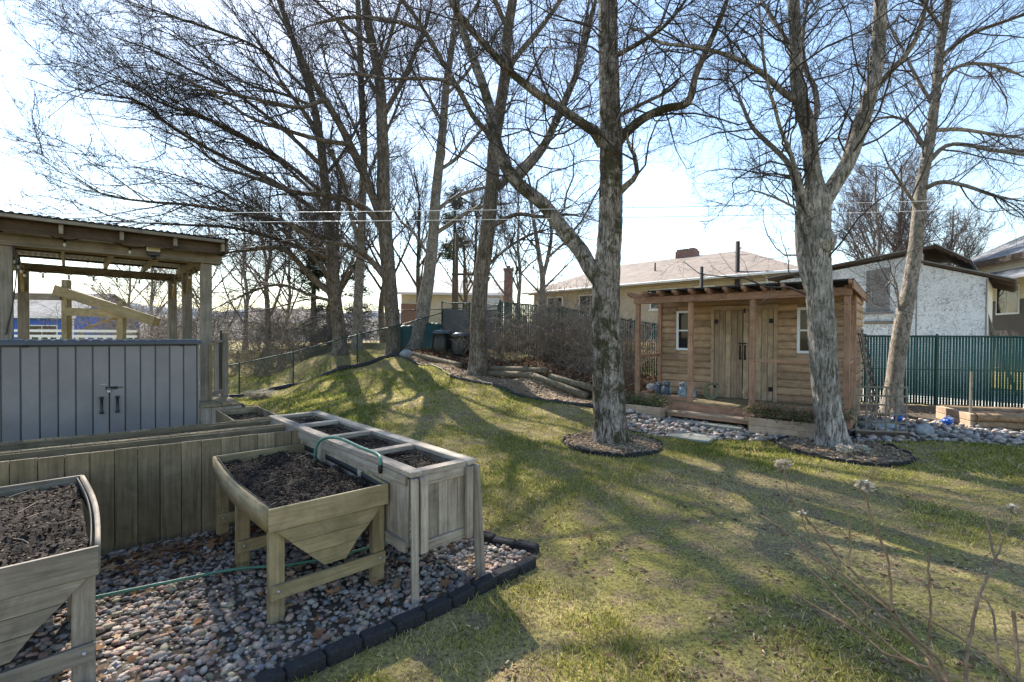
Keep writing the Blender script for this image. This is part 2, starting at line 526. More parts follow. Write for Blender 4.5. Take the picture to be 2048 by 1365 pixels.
def pebbles(name, poly, n, smin, smax, label, sub=1, lim=None, pal=PAL, flat=(.45, .75), zoff=.012):
    p = np.array(poly); pts = []
    while sum(len(a) for a in pts) < n:
        x = RNG.uniform(p[:, 0].min(), p[:, 0].max(), n * 3); y = RNG.uniform(p[:, 1].min(), p[:, 1].max(), n * 3)
        ok = inside(poly, x, y)
        if lim is not None: ok &= lim(x, y)
        pts.append(np.stack([x[ok], y[ok]], -1))
    xy = np.vstack(pts)[:n]
    s = smin + (smax - smin) * RNG.beta(1.3, 2.6, n)
    sc = np.stack([s * RNG.uniform(.95, 1.5, n), s * RNG.uniform(.75, 1.0, n), s * RNG.uniform(*flat, n)], -1)
    z = ground_z(xy[:, 0], xy[:, 1]) + zoff + sc[:, 2] * RNG.uniform(.1, 1.1, n)
    BV, BF = unit_rock(sub)
    V, F = scatter(BV, BF, np.stack([xy[:, 0], xy[:, 1], z], -1), sc, RNG.uniform(0, 6.28, n), RNG.normal(0, .35, n), .07)
    c = pal[RNG.integers(0, len(pal), n)] * RNG.uniform(.55, 1.25, (n, 1))
    C = np.repeat(c, len(BV), 0)
    return tag(mesh_obj(name, np_mesh(name, V, F, True, C), STONE), label, None, None, 'stuff')

pebbles('pebbles', GRAVEL, 8600, .009, .034, 'rounded pink grey river pebbles spread under the planters', 1, lambda x, y: (y < 5.2) & (y > 1.75) & (x > -3.6) & (y - 3.35 < .80 * (x + 3.61) + .12) | (x > -1.2))
pebbles('river_stones', RIVER, 2300, .018, .075, 'pale grey river stones edging the cabin and back fence', 1, lambda x, y: (y > 6.9), np.clip(PAL * 1.05, 0, .6) * .75 + .12)

# wood chips and leaves ---------------------------------------------------
CHIP = attr_mat('wood chips', .9, 0, .1)
def chips(name, xy, label, lo, hi, cols, zoff=.02, parent=None, lift=.012, zfun=None, thick=.25):
    n = len(xy)
    BV = np.array([[a, b, c] for a in (-.5, .5) for b in (-.5, .5) for c in (-.5, .5)]); 
    BF = np.array([[0, 1, 3, 2], [4, 6, 7, 5], [0, 4, 5, 1], [2, 3, 7, 6], [0, 2, 6, 4], [1, 5, 7, 3]])
    L = RNG.uniform(lo, hi, n)
    sc = np.stack([L, L * RNG.uniform(.2, .55, n), L * thick * RNG.uniform(.4, 1, n)], -1)
    z = (ground_z(xy[:, 0], xy[:, 1]) if zfun is None else zfun(xy[:, 0], xy[:, 1])) + zoff + RNG.uniform(0, lift, n)
    V, F = scatter(BV, BF, np.stack([xy[:, 0], xy[:, 1], z], -1), sc, RNG.uniform(0, 6.28, n), RNG.normal(0, .5, n))
    c = np.array(cols)[RNG.integers(0, len(cols), n)] * RNG.uniform(.6, 1.35, (n, 1))
    return tag(mesh_obj(name, np_mesh(name, V, F, False, np.repeat(c, 8, 0)), CHIP, parent), label, None, None, 'stuff')

def rand_in(poly, n):
    p = np.array(poly); out = np.zeros((0, 2))
    while len(out) < n:
        q = np.stack([RNG.uniform(p[:, 0].min(), p[:, 0].max(), n * 2), RNG.uniform(p[:, 1].min(), p[:, 1].max(), n * 2)], -1)
        out = np.vstack([out, q[inside(poly, q[:, 0], q[:, 1])]])
    return out[:n]

CHIPCOL = [(.36, .26, .17), (.28, .19, .12), (.44, .34, .24), (.20, .14, .095), (.33, .27, .20)]
chips('wood_chips', rand_in(CHIP_STRIP, 2400), 'scattered wood chips along the low timbers', .02, .06, CHIPCOL)
for (c, r), lab in zip(RINGS, ('wood chip mulch round the mossy tree', 'wood chip mulch round the forked tree')):
    a = RNG.uniform(0, 6.28, 2400); q = r * .97 * np.sqrt(RNG.uniform(0, 1, 2400))
    k = 40; t = np.linspace(0, 2 * np.pi, k, endpoint=False)
    V = [(c[0], c[1], .055)] + [(c[0] + r * .98 * math.cos(s), c[1] + r * .98 * math.sin(s), .022) for s in t]
    tag(mesh_obj('mulch_mound', np_mesh('mulch', np.array(V), np.array([(0, i + 1, (i + 1) % k + 1) for i in range(k)])), CHIPG), None, None, None, 'structure')
    chips('mulch', np.stack([c[0] + q * np.cos(a), c[1] + q * np.sin(a)], -1), lab, .015, .05, CHIPCOL, .03, None, .03)

LEAFM = attr_mat('dry leaves', .8, .25, .15)
def leaf_shape():
    t = np.linspace(0, 2 * np.pi, 10, endpoint=False)
    r = np.where(np.arange(10) % 2 == 0, 1.0, .55)
    x = np.cos(t) * r * .62; y = np.sin(t) * r * .42
    V = np.vstack([[0, 0, -.06], np.stack([x, y, .16 * x ** 2 + .3 * y ** 2 + .05 * np.cos(3 * t)], -1)])
    F = np.array([(0, i + 1, (i + 1) % 10 + 1) for i in range(10)])
    return V, F
LFV, LFF = leaf_shape()
LEAFCOL = [(.20, .11, .055), (.28, .17, .09), (.15, .08, .045), (.34, .24, .15), (.24, .15, .10), (.30, .15, .075)]
def leaves(name, xy, label, lo=.03, hi=.075, zoff=.02, lift=.02, curl=.6, zfun=None):
    n = len(xy); s = RNG.uniform(lo, hi, n)
    sc = np.stack([s, s * RNG.uniform(.7, 1.2, n), s * RNG.uniform(.4, 2.4, n)], -1)
    z = (ground_z(xy[:, 0], xy[:, 1]) if zfun is None else zfun(xy[:, 0], xy[:, 1])) + zoff + RNG.uniform(0, lift, n)
    V, F = scatter(LFV, LFF, np.stack([xy[:, 0], xy[:, 1], z], -1), sc, RNG.uniform(0, 6.28, n), RNG.normal(0, curl, n))
    c = np.array(LEAFCOL)[RNG.integers(0, len(LEAFCOL), n)] * RNG.uniform(.6, 1.4, (n, 1))
    return tag(mesh_obj(name, np_mesh(name, V, F, False, np.repeat(c, len(LFV), 0)), LEAFM), label, None, None, 'stuff')

gl = rand_in([(-.25, 3.9), (-.12, 3.4), (-.95, 2.65), (-2.0, 1.9), (-3.3, 3.2), (-2.0, 4.4)], 150)
bw = np.stack([RNG.uniform(0, 1, 330)] * 2, -1); bw = np.stack([-3.4 + 1.5 * bw[:, 0] + RNG.normal(.10, .10, 330), 3.32 + 1.17 * bw[:, 1] + RNG.normal(-.16, .13, 330)], -1)
leaves('fallen_leaves', np.vstack([gl, bw]), 'dry brown oak leaves lying on the pebbles', .035, .085, .045, .03)
tt = RNG.uniform(1, 16, 150); leaves('fallen_leaves', np.stack([RNG.uniform(-.05, .95, 150) * tt + .1, tt + 1.0], -1)[:110], 'few dry leaves scattered over the grass', .025, .06, .02, .01)
leaves('leaf_litter', rand_in(SHADE_BED, 3000), 'deep brown leaf litter under the bare thicket', .05, .12, .06, .08)
leaves('leaf_litter', np.vstack([rand_in(RIGHT_BED, 700), rand_in(RIVER, 160)]), 'dark dead leaves along the foot of the slatted fence', .03, .07, .03, .03)

# grass ---------------------------------------------------------------
def grass():
    N = 840000
    # sample depth with density falling with distance, then sideways inside the view
    y = 1.6 + (19 - 1.6) * RNG.uniform(0, 1, N) ** 1.6
    lim = .62 * y + 1.2
    x = RNG.uniform(-1, 1, N) * (lim + .55 * y)
    ok = np.abs(x) < 1.18 * y + .5
    for poly in (GRAVEL, RIVER, SHADE_BED, CHIP_STRIP, RIGHT_BED, DRIVE): ok &= ~inside(poly, x, y)
    for c, r in RINGS: ok &= (x - c[0]) ** 2 + (y - c[1]) ** 2 > (r + .02) ** 2
    ok &= ~((x < -2.9) & (y < 6.4)); ok &= ~((x < -4.0) & (y < 9.5))
    ok &= (y < 12.6 - (x - 5) * .25) | (x < 4)
    ok &= ~((x > 2.2) & (y > 9.3 - .2 * (x - 5)))
    ok &= (y < 17.2) | (x < -3.5)
    ok &= ~((x > -3.5) & (x < 2.3) & (y > 16.6 - .95 * (x + 3.6)))
    x, y = x[ok], y[ok]
    n = len(x)
    # patches: thin straw areas lose most of their blades
    g = .55 * vnoise(x * .55 + 9, y * .55) + .35 * vnoise(x * 1.7, y * 1.7 + 4) + .25 * vnoise(x * 5.2, y * 5.2) + .16 * vnoise(x * 14, y * 14)
    keep = RNG.uniform(0, 1, n) < np.clip(.55 + 1.3 * g, .10, 1)
    x, y, g = x[keep], y[keep], g[keep]; n = len(x)
    z = ground_z(x, y)
    d = np.sqrt(x ** 2 + y ** 2)
    h = RNG.uniform(.012, .05, n) * RNG.uniform(.6, 1.25, n) * np.clip(1 + .9 * g, .5, 1.7) * np.clip(.85 + d * .03, .9, 1.4)
    w = RNG.uniform(.0018, .0036, n) * np.clip(d / 3, 1, 3.6)
    a = RNG.uniform(0, 6.28, n); lean = RNG.uniform(.2, 1.5, n); la = RNG.uniform(0, 6.28, n)
    base = np.stack([x, y, z - .002], -1)
    side = np.stack([np.cos(a), np.sin(a), 0 * a], -1) * w[:, None]
    mid = base + np.stack([np.cos(la) * lean * h * .35, np.sin(la) * lean * h * .35, h * .6], -1)
    tip = base + np.stack([np.cos(la) * lean * h, np.sin(la) * lean * h, h], -1)
    V = np.stack([base - side, base + side, mid + side * .75, tip, mid - side * .75], 1).reshape(-1, 3)
    i = np.arange(n)[:, None] * 5
    F = np.concatenate([i + np.array([[0, 1, 2, 4]])], 0)
    F2 = i + np.array([[4, 2, 3, 3]])
    green = np.array([.16, .205, .035]); lime = np.array([.37, .345, .075]); straw = np.array([.56, .455, .245]); brown = np.array([.21, .145, .085])
    t = np.clip(.47 + .85 * g + RNG.normal(0, .2, n), 0, 1)[:, None]
    c = np.where(t > .5, lime + (green - lime) * (t - .5) * 2, straw + (lime - straw) * t * 2)
    dead = (RNG.uniform(0, 1, n) < .12)[:, None]
    c = np.where(dead, np.where(RNG.uniform(0, 1, (n, 1)) < .6, straw, brown), c) * RNG.uniform(.55, 1.45, (n, 1))
    tri = np.concatenate([i + np.array([[0, 1, 2]]), i + np.array([[0, 2, 4]]), i + np.array([[4, 2, 3]])], 0)
    # blades past six metres are single triangles
    return V, tri, np.repeat(c, 5, 0), n, d
V, Ft, Cc, n, d = grass()
far = np.repeat(d > 3.6, 1)
keepf = np.ones(len(Ft), bool)
keepf[:n][far] = False; keepf[n:2 * n][far] = False
Ft = Ft.copy()
tipf = Ft[2 * n:]; tipf[far, 0] -= 4; tipf[far, 1] -= 1      # base-left, base-right, tip
Ft = np.vstack([Ft[:2 * n][keepf[:2 * n]], tipf])
GRASSM = attr_mat('grass blades', .6, .5, .25)
tag(mesh_obj('grass', np_mesh('grass', V, Ft, False, Cc), GRASSM), 'short tufted grass, green and straw coloured, over the yard', None, None, 'stuff')
print('grass blades', n, 'tris', len(Ft))

# dead stalks and crumbs between the blades
tq = 1.7 + 9 * RNG.uniform(0, 1, 11000) ** 1.5; txy = np.stack([RNG.uniform(-.55, 1.15, 11000) * tq, tq], -1)
tk = ~(inside(GRAVEL, txy[:, 0], txy[:, 1]) | inside(RIVER, txy[:, 0], txy[:, 1]) | (txy[:, 0] < -2.6) | ((txy[:, 0] > 2.2) & (txy[:, 1] > 8.0)))
for c, r in RINGS: tk &= (txy[:, 0] - c[0]) ** 2 + (txy[:, 1] - c[1]) ** 2 > (r + .08) ** 2
txy = txy[tk]; gg = .6 * vnoise(txy[:, 0] * 1.3 + 3, txy[:, 1] * 1.3) + .4 * vnoise(txy[:, 0] * 4, txy[:, 1] * 4)
chips('thatch', txy[gg > .02], 'dead stalks and leaf crumbs lying in the thin patches of the lawn', .008, .035, [(.30, .22, .13), (.16, .10, .06), (.40, .32, .2), (.09, .06, .04), (.24, .15, .09)], .006, None, .012, None, .22)
# ================================================================== planters on the pebbles
def soil_patch(name, x0, x1, y0, y1, z, parent, amp=.022, n=(28, 44), bits=500, seed=0.0, mound=.02, hi=.022):
    xs = np.linspace(x0, x1, n[0]); ys = np.linspace(y0, y1, n[1])
    X, Y = np.meshgrid(xs, ys)
    u = (X - x0) / (x1 - x0); v = (Y - y0) / (y1 - y0)
    Zf = lambda X, Y: z + amp * (vnoise(X * 9 + seed, Y * 9) + .6 * vnoise(X * 23, Y * 23 + seed) + .45 * vnoise(X * 55, Y * 55)) 
    Zz = Zf(X, Y) + mound * np.sin(np.pi * u) * np.sin(np.pi * v)
    Vv = np.stack([X, Y, Zz], -1).reshape(-1, 3)
    i = np.arange(n[1] - 1)[:, None] * n[0] + np.arange(n[0] - 1)[None, :]
    Fq = np.stack([i, i + 1, i + n[0] + 1, i + n[0]], -1).reshape(-1, 4)
    o = mesh_obj('soil', np_mesh('soil', Vv, Fq, False), SOIL, parent)
    xy = np.stack([RNG.uniform(x0 + .01, x1 - .01, bits), RNG.uniform(y0 + .01, y1 - .01, bits)], -1)
    chips('bark_mulch', xy, None, .008, hi, [(.022, .016, .012), (.04, .03, .022), (.015, .011, .009), (.075, .057, .043), (.03, .02, .014), (.035, .026, .02), (.14, .11, .08)], .004, parent, .012,
          lambda x, y: Zf(x, y) + mound * np.sin(np.pi * (x - x0) / (x1 - x0)) * np.sin(np.pi * (y - y0) / (y1 - y0)), .35)
    return o

LINER = plain('black liner', (.012, .012, .013), .7)
def bowed_board(name, p0, p1, bow, h, t, mat, parent, z0, seg=10):
    """an upright board bent sideways by bow at its middle"""
    p0, p1 = np.array(p0, float), np.array(p1, float)
    d = (p1 - p0) / np.linalg.norm(p1 - p0); nrm = np.array([-d[1], d[0]])
    V = []
    for i in range(seg + 1):
        u = i / seg; c = p0 + (p1 - p0) * u + nrm * bow * math.sin(math.pi * u)
        for s, z in ((-t / 2, z0), (t / 2, z0), (t / 2, z0 + h), (-t / 2, z0 + h)):
            V.append((*(c + nrm * s), z))
    F = []
    for i in range(seg):
        for k in range(4): F.append((i * 4 + k, i * 4 + (k + 1) % 4, i * 4 + 4 + (k + 1) % 4, i * 4 + 4 + k))
    F += [(0, 1, 2, 3)[::-1], tuple(seg * 4 + k for k in range(4))]
    me = np_mesh(name, np.array(V), np.array(F))
    bm = bmesh.new(); bm.from_mesh(me); bmesh.ops.recalc_face_normals(bm, faces=bm.faces); bm.to_mesh(me); bm.free()
    return mesh_obj(name, me, mat, parent)

def bolt(p, parent, rot=(math.pi / 2, 0, 0), r=.011):
    return lathe('bolt', [(0, .008), (r * .5, .008), (r * .95, .003), (r, -.004)], STEEL, parent, p, 10, True, rot)

def trough(loc, rz, W, L, mats, label, bits):
    t = thing('trough_planter', label, 'planter', loc, rz, 'wooden trough planters on legs')
    X, Y, Z = mats['X'], mats['Y'], mats['Z']
    H, rim = .715, .14
    # rim
    box('rim_board', (W, .022, rim), (W / 2, 0, H - rim / 2), X, t)
    box('rim_board', (W, .022, rim), (W / 2, L, H - rim / 2), X, t)
    bowed_board('rim_board', (.004, .013), (.004, L - .013), .035, rim, .022, Y, t, H - rim)
    bowed_board('rim_board', (W - .004, .013), (W - .004, L - .013), -.03, rim, .022, Y, t, H - rim)
    # tapered ends of three boards each
    lv = [(H - rim - .002, .045, W - .045), (.48, .13, W - .13), (.385, .225, W - .225), (.285, .325, W - .30)]
    for yy in (-.006, L + .006 - .02):
        for (z1, a1, b1), (z0, a0, b0) in zip(lv[:-1], lv[1:]):
            poly_prism('end_board', [(a1, yy, z1), (b1, yy, z1), (b0, yy, z0 + .003), (a0, yy, z0 + .003)], (0, .02, 0), X, t)
    # sloping trough sides
    for s in (0, 1):
        for k in range(3):
            (z1, a1, b1), (z0, a0, b0) = lv[k], lv[k + 1]
            xa, xb = (a1, a0) if s == 0 else (b1, b0)
            o = .012 if s == 0 else -.012
            poly_prism('side_board', [(xa, .02, z1), (xa + o, .02, z1), (xb + o, .02, z0 + .003), (xb, .02, z0 + .003)], (0, L - .04, 0), Y, t)
    # legs with cross braces
    for yy in (.055, L * .54, L - .055):
        for xx in (.055, W - .055):
            box('leg', (.088, .06, H - rim + .02), (xx, yy, (H - rim + .02) / 2), Z, t, ch=.004)
        box('cross_brace', (W - .03, .025, .085), (W / 2, yy - .044, .205), X, t)
        for xx in (.055, W - .055): bolt((xx, yy - .058, .21), t)
    for s, xx in ((1, .03), (-1, W - .03)):
        bowed_board('liner', (xx, .02), (xx, L - .02), .03 * s, .045, .006, LINER, t, H - .055)
    soil_patch('soil', .025, W - .025, .015, L - .015, H - .065, t, .028, (44, 84), bits, loc[0])
    rg = np.random.default_rng(int(abs(loc[0]) * 100))
    for k in range(9):      # dead stalks left in the soil
        x, y, a, l = rg.uniform(.1, W - .1), rg.uniform(.1, L - .1), rg.uniform(0, 6.28), rg.uniform(.06, .2)
        tube_obj('dead_stalk', [(x, y, H - .05), (x + l * .5 * math.cos(a), y + l * .5 * math.sin(a), H - .036), (x + l * math.cos(a + .15), y + l * math.sin(a + .15), H - .032)], [.003, .0018], DRYST, t, 4, .05)
    return t
DRYST = plain('dry stalk', (.24, .19, .13), .8)

trough((-1.427, 2.783, 0), R(41.9), .765, 1.62, OLIVE, 'olive wooden trough planter on legs with dark soil, beside the grey slatted planter', 2600)
trough((-2.554, 1.767, 0), R(44.2), .765, 1.6, GREYW, 'grey weathered trough planter cut off at the lower left of the picture', 2000)

# ---- long panelled planter
def bench_planter():
    W, L, H = .548, 2.95, .85
    t = thing('panelled_planter', 'long silvery panelled planter with four soil compartments beside the lawn', 'planter', (-.651, 3.075, 0), R(43.4))
    B = BENCHW
    for xx in (.045, W - .045): box('top_rail', (.09, L, .035), (xx, L / 2, H - .0175), B['Y'], t)
    n = 4
    ysr = [.045] + [L * k / n for k in range(1, n)] + [L - .045]
    for yy in ysr: box('cross_rail', (W - .184, .085, .035), (W / 2, yy, H - .02), B['X'], t)
    # panel boards
    zb, zt = .33, .79
    nb = 5
    for yy, face in ((.035, -1), (L - .035, 1)):
        w = (W - .14) / nb
        for k in range(nb): box('panel_board', (w - .004, .016, zt - zb), (.07 + w * (k + .5), yy, (zt + zb) / 2), B['Z'], t)
        box('panel_rail', (W - .146, .03, .065), (W / 2, yy + face * .018, zt - .01), B['X'], t)
        box('panel_rail', (W - .146, .03, .07), (W / 2, yy + face * .018, zb + .005), B['X'], t)
    m = 24; w = (L - .14) / m
    for xx, face in ((.03, -1), (W - .03, 1)):
        for k in range(m): box('panel_board', (.016, w - .004, zt - zb), (xx, .07 + w * (k + .5), (zt + zb) / 2), B['Z'], t)
        box('panel_rail', (.03, L - .15, .065), (xx + face * .018, L / 2, zt - .01), B['Y'], t)
        box('panel_rail', (.03, L - .15, .07), (xx + face * .018, L / 2, zb + .005), B['Y'], t)
        for k in range(1, n): box('stile', (.028, .07, zt - zb - .15), (xx + face * .017, L * k / n, (zt + zb) / 2), B['Z'], t)
    # splayed legs
    for sx in (0, 1):
        for yy in (.0, L * .5, L):
            if yy == L * .5 :
                beam('leg', (sx * W + (-1 if sx == 0 else 1) * .03, yy, 0), (sx * W + (1 if sx == 0 else -1) * .005, yy, H - .04), .07, .045, B['X'], t)
            else:
                d = -1 if yy == 0 else 1
                beam('leg', (sx * W, yy + d * .055, 0), (sx * W + (.022 if sx == 0 else -.022), yy + d * .006, H - .04), .045, .062, B['X'], t)
                box('corner_stile', (.06, .026, .5), (.085 if sx == 0 else W - .085, yy + d * .022, .56), B['Z'], t)
    for k in range(n):
        y0, y1 = ysr[k] + .0425, ysr[k + 1] - .0425
        soil_patch('soil', .09, W - .09, y0, y1, H - .075, t, .013, (30, 40), 420, k * 3.)
    return t
bench_planter()

# ---- raised beds of upright boards
def board_bed(loc, rz, x0, x1, y0, y1, H, label, right_end=True, bw=.142, soil_z=.74, skip_left=True, mats=FENCEW, bits=900, ss=(90, 20)):
    t = thing('raised_bed', label, 'raised bed', loc, rz, 'tall raised beds of upright boards')
    def run(xa, xb, y):
        k = int(round((xb - xa) / bw)); w = (xb - xa) / k
        for i in range(k): box('board', (w - .004, .02, H + random.uniform(-.006, .004)), (xa + w * (i + .5), y + random.uniform(-.002, .002), H / 2), mats['Z'], t, ch=.002)
    run(x0, x1, y0 + .01); run(x0, x1, y1 - .01)
    k = max(2, int(round((y1 - y0 - .044) / bw))); w = (y1 - y0 - .044) / k
    for xx in ((x1 - .012, x0 + .012)):
        for i in range(k): box('board', (.02, w - .004, H), (xx, y0 + .022 + w * (i + .5), H / 2), mats['Z'], t, ch=.002)
    for yy in (y0 + .032, y1 - .032): box('stringer', (x1 - x0 - .05, .022, .06), ((x0 + x1) / 2, yy, H - .045), mats['X'], t)
    soil_patch('soil', x0 + .03, x1 - .03, y0 + .046, y1 - .046, soil_z, t, .014, ss, bits, x0)
    return t
BR = R(37.5)
board_bed((-1.982, 4.605, 0), BR, -3.6, 0, 0, .40, .83, 'front long raised bed of mossy upright boards behind the trough planters')
board_bed((-1.982, 4.605, 0), BR, -3.65, -.07, .425, .87, .83, 'back long raised bed nearest the grey storage box', soil_z=.75, bits=700)
board_bed((-2.95, 5.02, 0), R(41.6), 0, .47, 0, .95, .83, 'short raised bed beside the deck corner', soil_z=.74, bits=400, ss=(24, 40))

# ---- paving-block edging round the pebbles
EDGE = speckle('charcoal block', [(.3, (.012, .012, .013)), (.6, (.03, .03, .032)), (.85, (.065, .063, .062))], 60, .9, .8, .01)
ed = thing('block_edging', 'black paving block edging round the pebble bed', 'edging', (0, 0, 0))
def blocks(path, parent, name, L, W, H, mat, gap=.006, jr=.03, sink=.02):
    p = smooth_path(np.array(path), .01)[:, :2]
    d = np.concatenate([[0], np.cumsum(np.linalg.norm(np.diff(p, axis=0), axis=1))])
    s = 0
    while s + L < d[-1]:
        a = np.array([np.interp(s, d, p[:, 0]), np.interp(s, d, p[:, 1])]); b = np.array([np.interp(s + L, d, p[:, 0]), np.interp(s + L, d, p[:, 1])])
        c = (a + b) / 2
        box(name, (L - gap, W, H), (c[0], c[1], gz(*c) + H / 2 - sink + random.uniform(-.006, .006)), mat, parent,
            (random.gauss(0, jr), random.gauss(0, jr * .6), math.atan2(*(b - a)[::-1]) + random.gauss(0, jr)), ch=.012)
        s += L
blocks([(-3.1, 1.0), (-2.2, 1.55), (-1.5, 2.06), (-.9, 2.58), (-.52, 2.92), (-.12, 3.32), (.1, 3.52), (.25, 3.72)], ed, 'brick', .2, .088, .09, EDGE)
blocks([(.22, 3.80), (-.05, 3.93), (-.28, 4.06), (-.9, 4.7), (-1.6, 5.4), (-2.3, 6.05)], ed, 'brick', .2, .088, .085, EDGE)

# ---- garden hose over the pebbles and the planter
HOSE = plain('green hose', (.055, .16, .12), .4, var=.15)
hz = thing('garden_hose', 'thin green garden hose lying on pebbles and hooked over the planter rail', 'hose', (0, 0, 0))
tube_obj('hose_run', [(-2.75, 2.92, .075), (-2.35, 3.15, .075), (-1.95, 3.35, .08), (-1.6, 3.42, .08), (-1.25, 3.6, .08), (-.95, 3.85, .08)], .011, HOSE, hz, 8)
tube_obj('hose_hook', [(-1.62, 3.98, .50), (-1.66, 4.0, .72), (-1.6, 3.98, .86), (-1.42, 3.88, .90), (-1.15, 3.62, .885), (-.98, 3.45, .88), (-.93, 3.37, .865), (-.925, 3.345, .82)], .013, HOSE, hz, 8)
lathe('nozzle', [(.012, 0), (.016, .02), (.016, .05), (.011, .06)], BLACKM, hz, (-.925, 3.343, .77), 10)

# ================================================================== deck, storage box, pergola
DO, DR = (-4.31, 6.55, 0), R(43)
RESIN = speckle('grey resin', [(.3, (.205, .19, .188)), (.7, (.26, .243, .24))], 130, .55, .35, .002, 1.7, (.185, .17, .165), spec=.35)
RESIN_D = plain('dark resin', (.085, .095, .115), .45)
PLASTIC = plain('black plastic', (.016, .016, .018), .4)
def storage():
    t = thing('storage_box', 'grey resin storage box with two slatted doors, black handles and padlock', 'storage box', DO, DR)
    W, D, z0, z1 = 1.9, .42, .06, 1.60
    box('body', (W - .02, D - .05, z1 - z0), (-W / 2, D / 2 + .02, (z1 + z0) / 2), RESIN_D, t)
    box('side_panel', (.02, D - .03, z1 - z0), (-.011, D / 2 + .012, (z1 + z0) / 2), RESIN, t)
    n = 12; m = .028; w = (W - 2 * m) / n
    for s in (0, 1):
        d = mesh_obj('door', bpy.data.meshes.new('door'), None, t) if False else box('door', (W / 2 - m - .003, .02, z1 - z0 - .02), (-W + m + (W / 2 - m) * (s + .5), .03, (z1 + z0) / 2), RESIN_D, t)
        for k in range(6):
            box('panel', (w - .012, .022, z1 - z0 - .03), (-(W / 2 - m) / 2 + w * (k + .5), -.02, 0), RESIN, d, ch=.006)
        hx = (1 if s == 0 else -1) * ((W / 2 - m) / 2 - .075)
        h = lathe('handle', [(0, -.105), (.019, -.105), (.021, -.08), (.014, -.07), (.013, .07), (.021, .08), (.019, .105), (0, .105)], PLASTIC, d, (hx, -.062, .03), 12)
        for zz in (-.09, .09): box('handle_foot', (.034, .03, .03), (0, .028, zz), PLASTIC, h)
    for xx in (-W + .012, -.012): box('corner_trim', (.022, .02, z1 - z0), (xx, .01, (z1 + z0) / 2), RESIN, t)
    # hasp and padlock
    box('hasp', (.115, .012, .035), (-W / 2 + .02, -.008, 1.065), PLASTIC, t)
    box('hasp_bar', (.16, .01, .008), (-W / 2 + .05, -.016, 1.07), BLACKM, t)
    pl = box('padlock', (.034, .018, .034), (-W / 2 - .005, -.024, 1.025), STEEL, t, ch=.005)
    tube_obj('shackle', [(-.011, 0, .015), (-.011, 0, .032), (0, 0, .042), (.011, 0, .032), (.011, 0, .015)], .003, STEEL, pl, 6, .005)
    box('name_plate', (.06, .003, .008), (-W / 2 - .055, -.006, 1.115), STEEL, t)
    # lid
    lid = poly_prism('lid', [(-W - .03, -.05, z1 + .004), (-W - .03, -.055, z1 + .035), (-W - .03, -.03, z1 + .055), (-W - .03, D + .03, z1 + .065), (-W - .03, D + .03, z1 + .004)], (W + .05, 0, 0), RESIN_D, t)
    for k in range(17): box('lid_rib', (.075, D - .06, .012), (-W + .05 + k * .112, D / 2, z1 + .064), RESIN, lid, ch=.004)
    for xx in (-W + .22, -.20): box('hinge', (.05, .012, .02), (xx, -.006, z1 - .012), BLACKM, t)
    return t
storage()

def deck():
    t = thing('deck', 'weathered wooden deck platform behind the storage box', 'deck', DO, DR)
    G = GREYW
    y1 = 4.2
    x = -2.7
    while x < .5:
        box('plank', (.135, y1 - .46, .03), (x + .07, (y1 + .46) / 2, .735), OLIVE['Y'], t); x += .141
    for k in range(4): box('plank', (.122, .47, .03), (.07 + k * .127, .215, .735), OLIVE['Y'], t)
    for k in range(4): box('skirt_board', (.124, .02, .70), (.075 + k * .127, -.002, .36), BENCHW['Z'], t)
    for k in range(30): box('skirt_board', (.02, .135, .70), (.572, .07 + k * .139, .36), BENCHW['Z'], t)
    box('rim_joist', (3.2, .04, .14), (-1.1, y1 - .03, .645), G['X'], t)
    return t
deck()
rl = thing('deck_railing', 'wooden deck railing corner with thin black metal balusters', 'railing', DO, DR)
box('post', (.09, .09, .98), (.5, .94, 1.24), GREYW['Z'], rl)
box('post_cap', (.11, .11, .025), (.5, .94, 1.745), OLIVE['X'], rl)
beam('top_rail', (.235, .58, 1.63), (.46, .90, 1.63), .09, .04, GREYW['X'], rl)
beam('bottom_rail', (.235, .58, .84), (.46, .90, .84), .05, .07, GREYW['X'], rl)
for k in range(4):
    u = .62 + k * .11; tube_obj('baluster', [(.235 + .225 * u, .58 + .32 * u, .84), (.235 + .225 * u, .58 + .32 * u, 1.80 if k > 1 else 1.62)], .008, BLACKM, rl, 6, .3)
box('board', (.13, .02, .80), (.335, .70, 1.2), BENCHW['Z'], rl, (0, 0, R(55)))
box('board', (.05, .05, .84), (.215, .47, 1.18), OLIVE['Z'], rl)

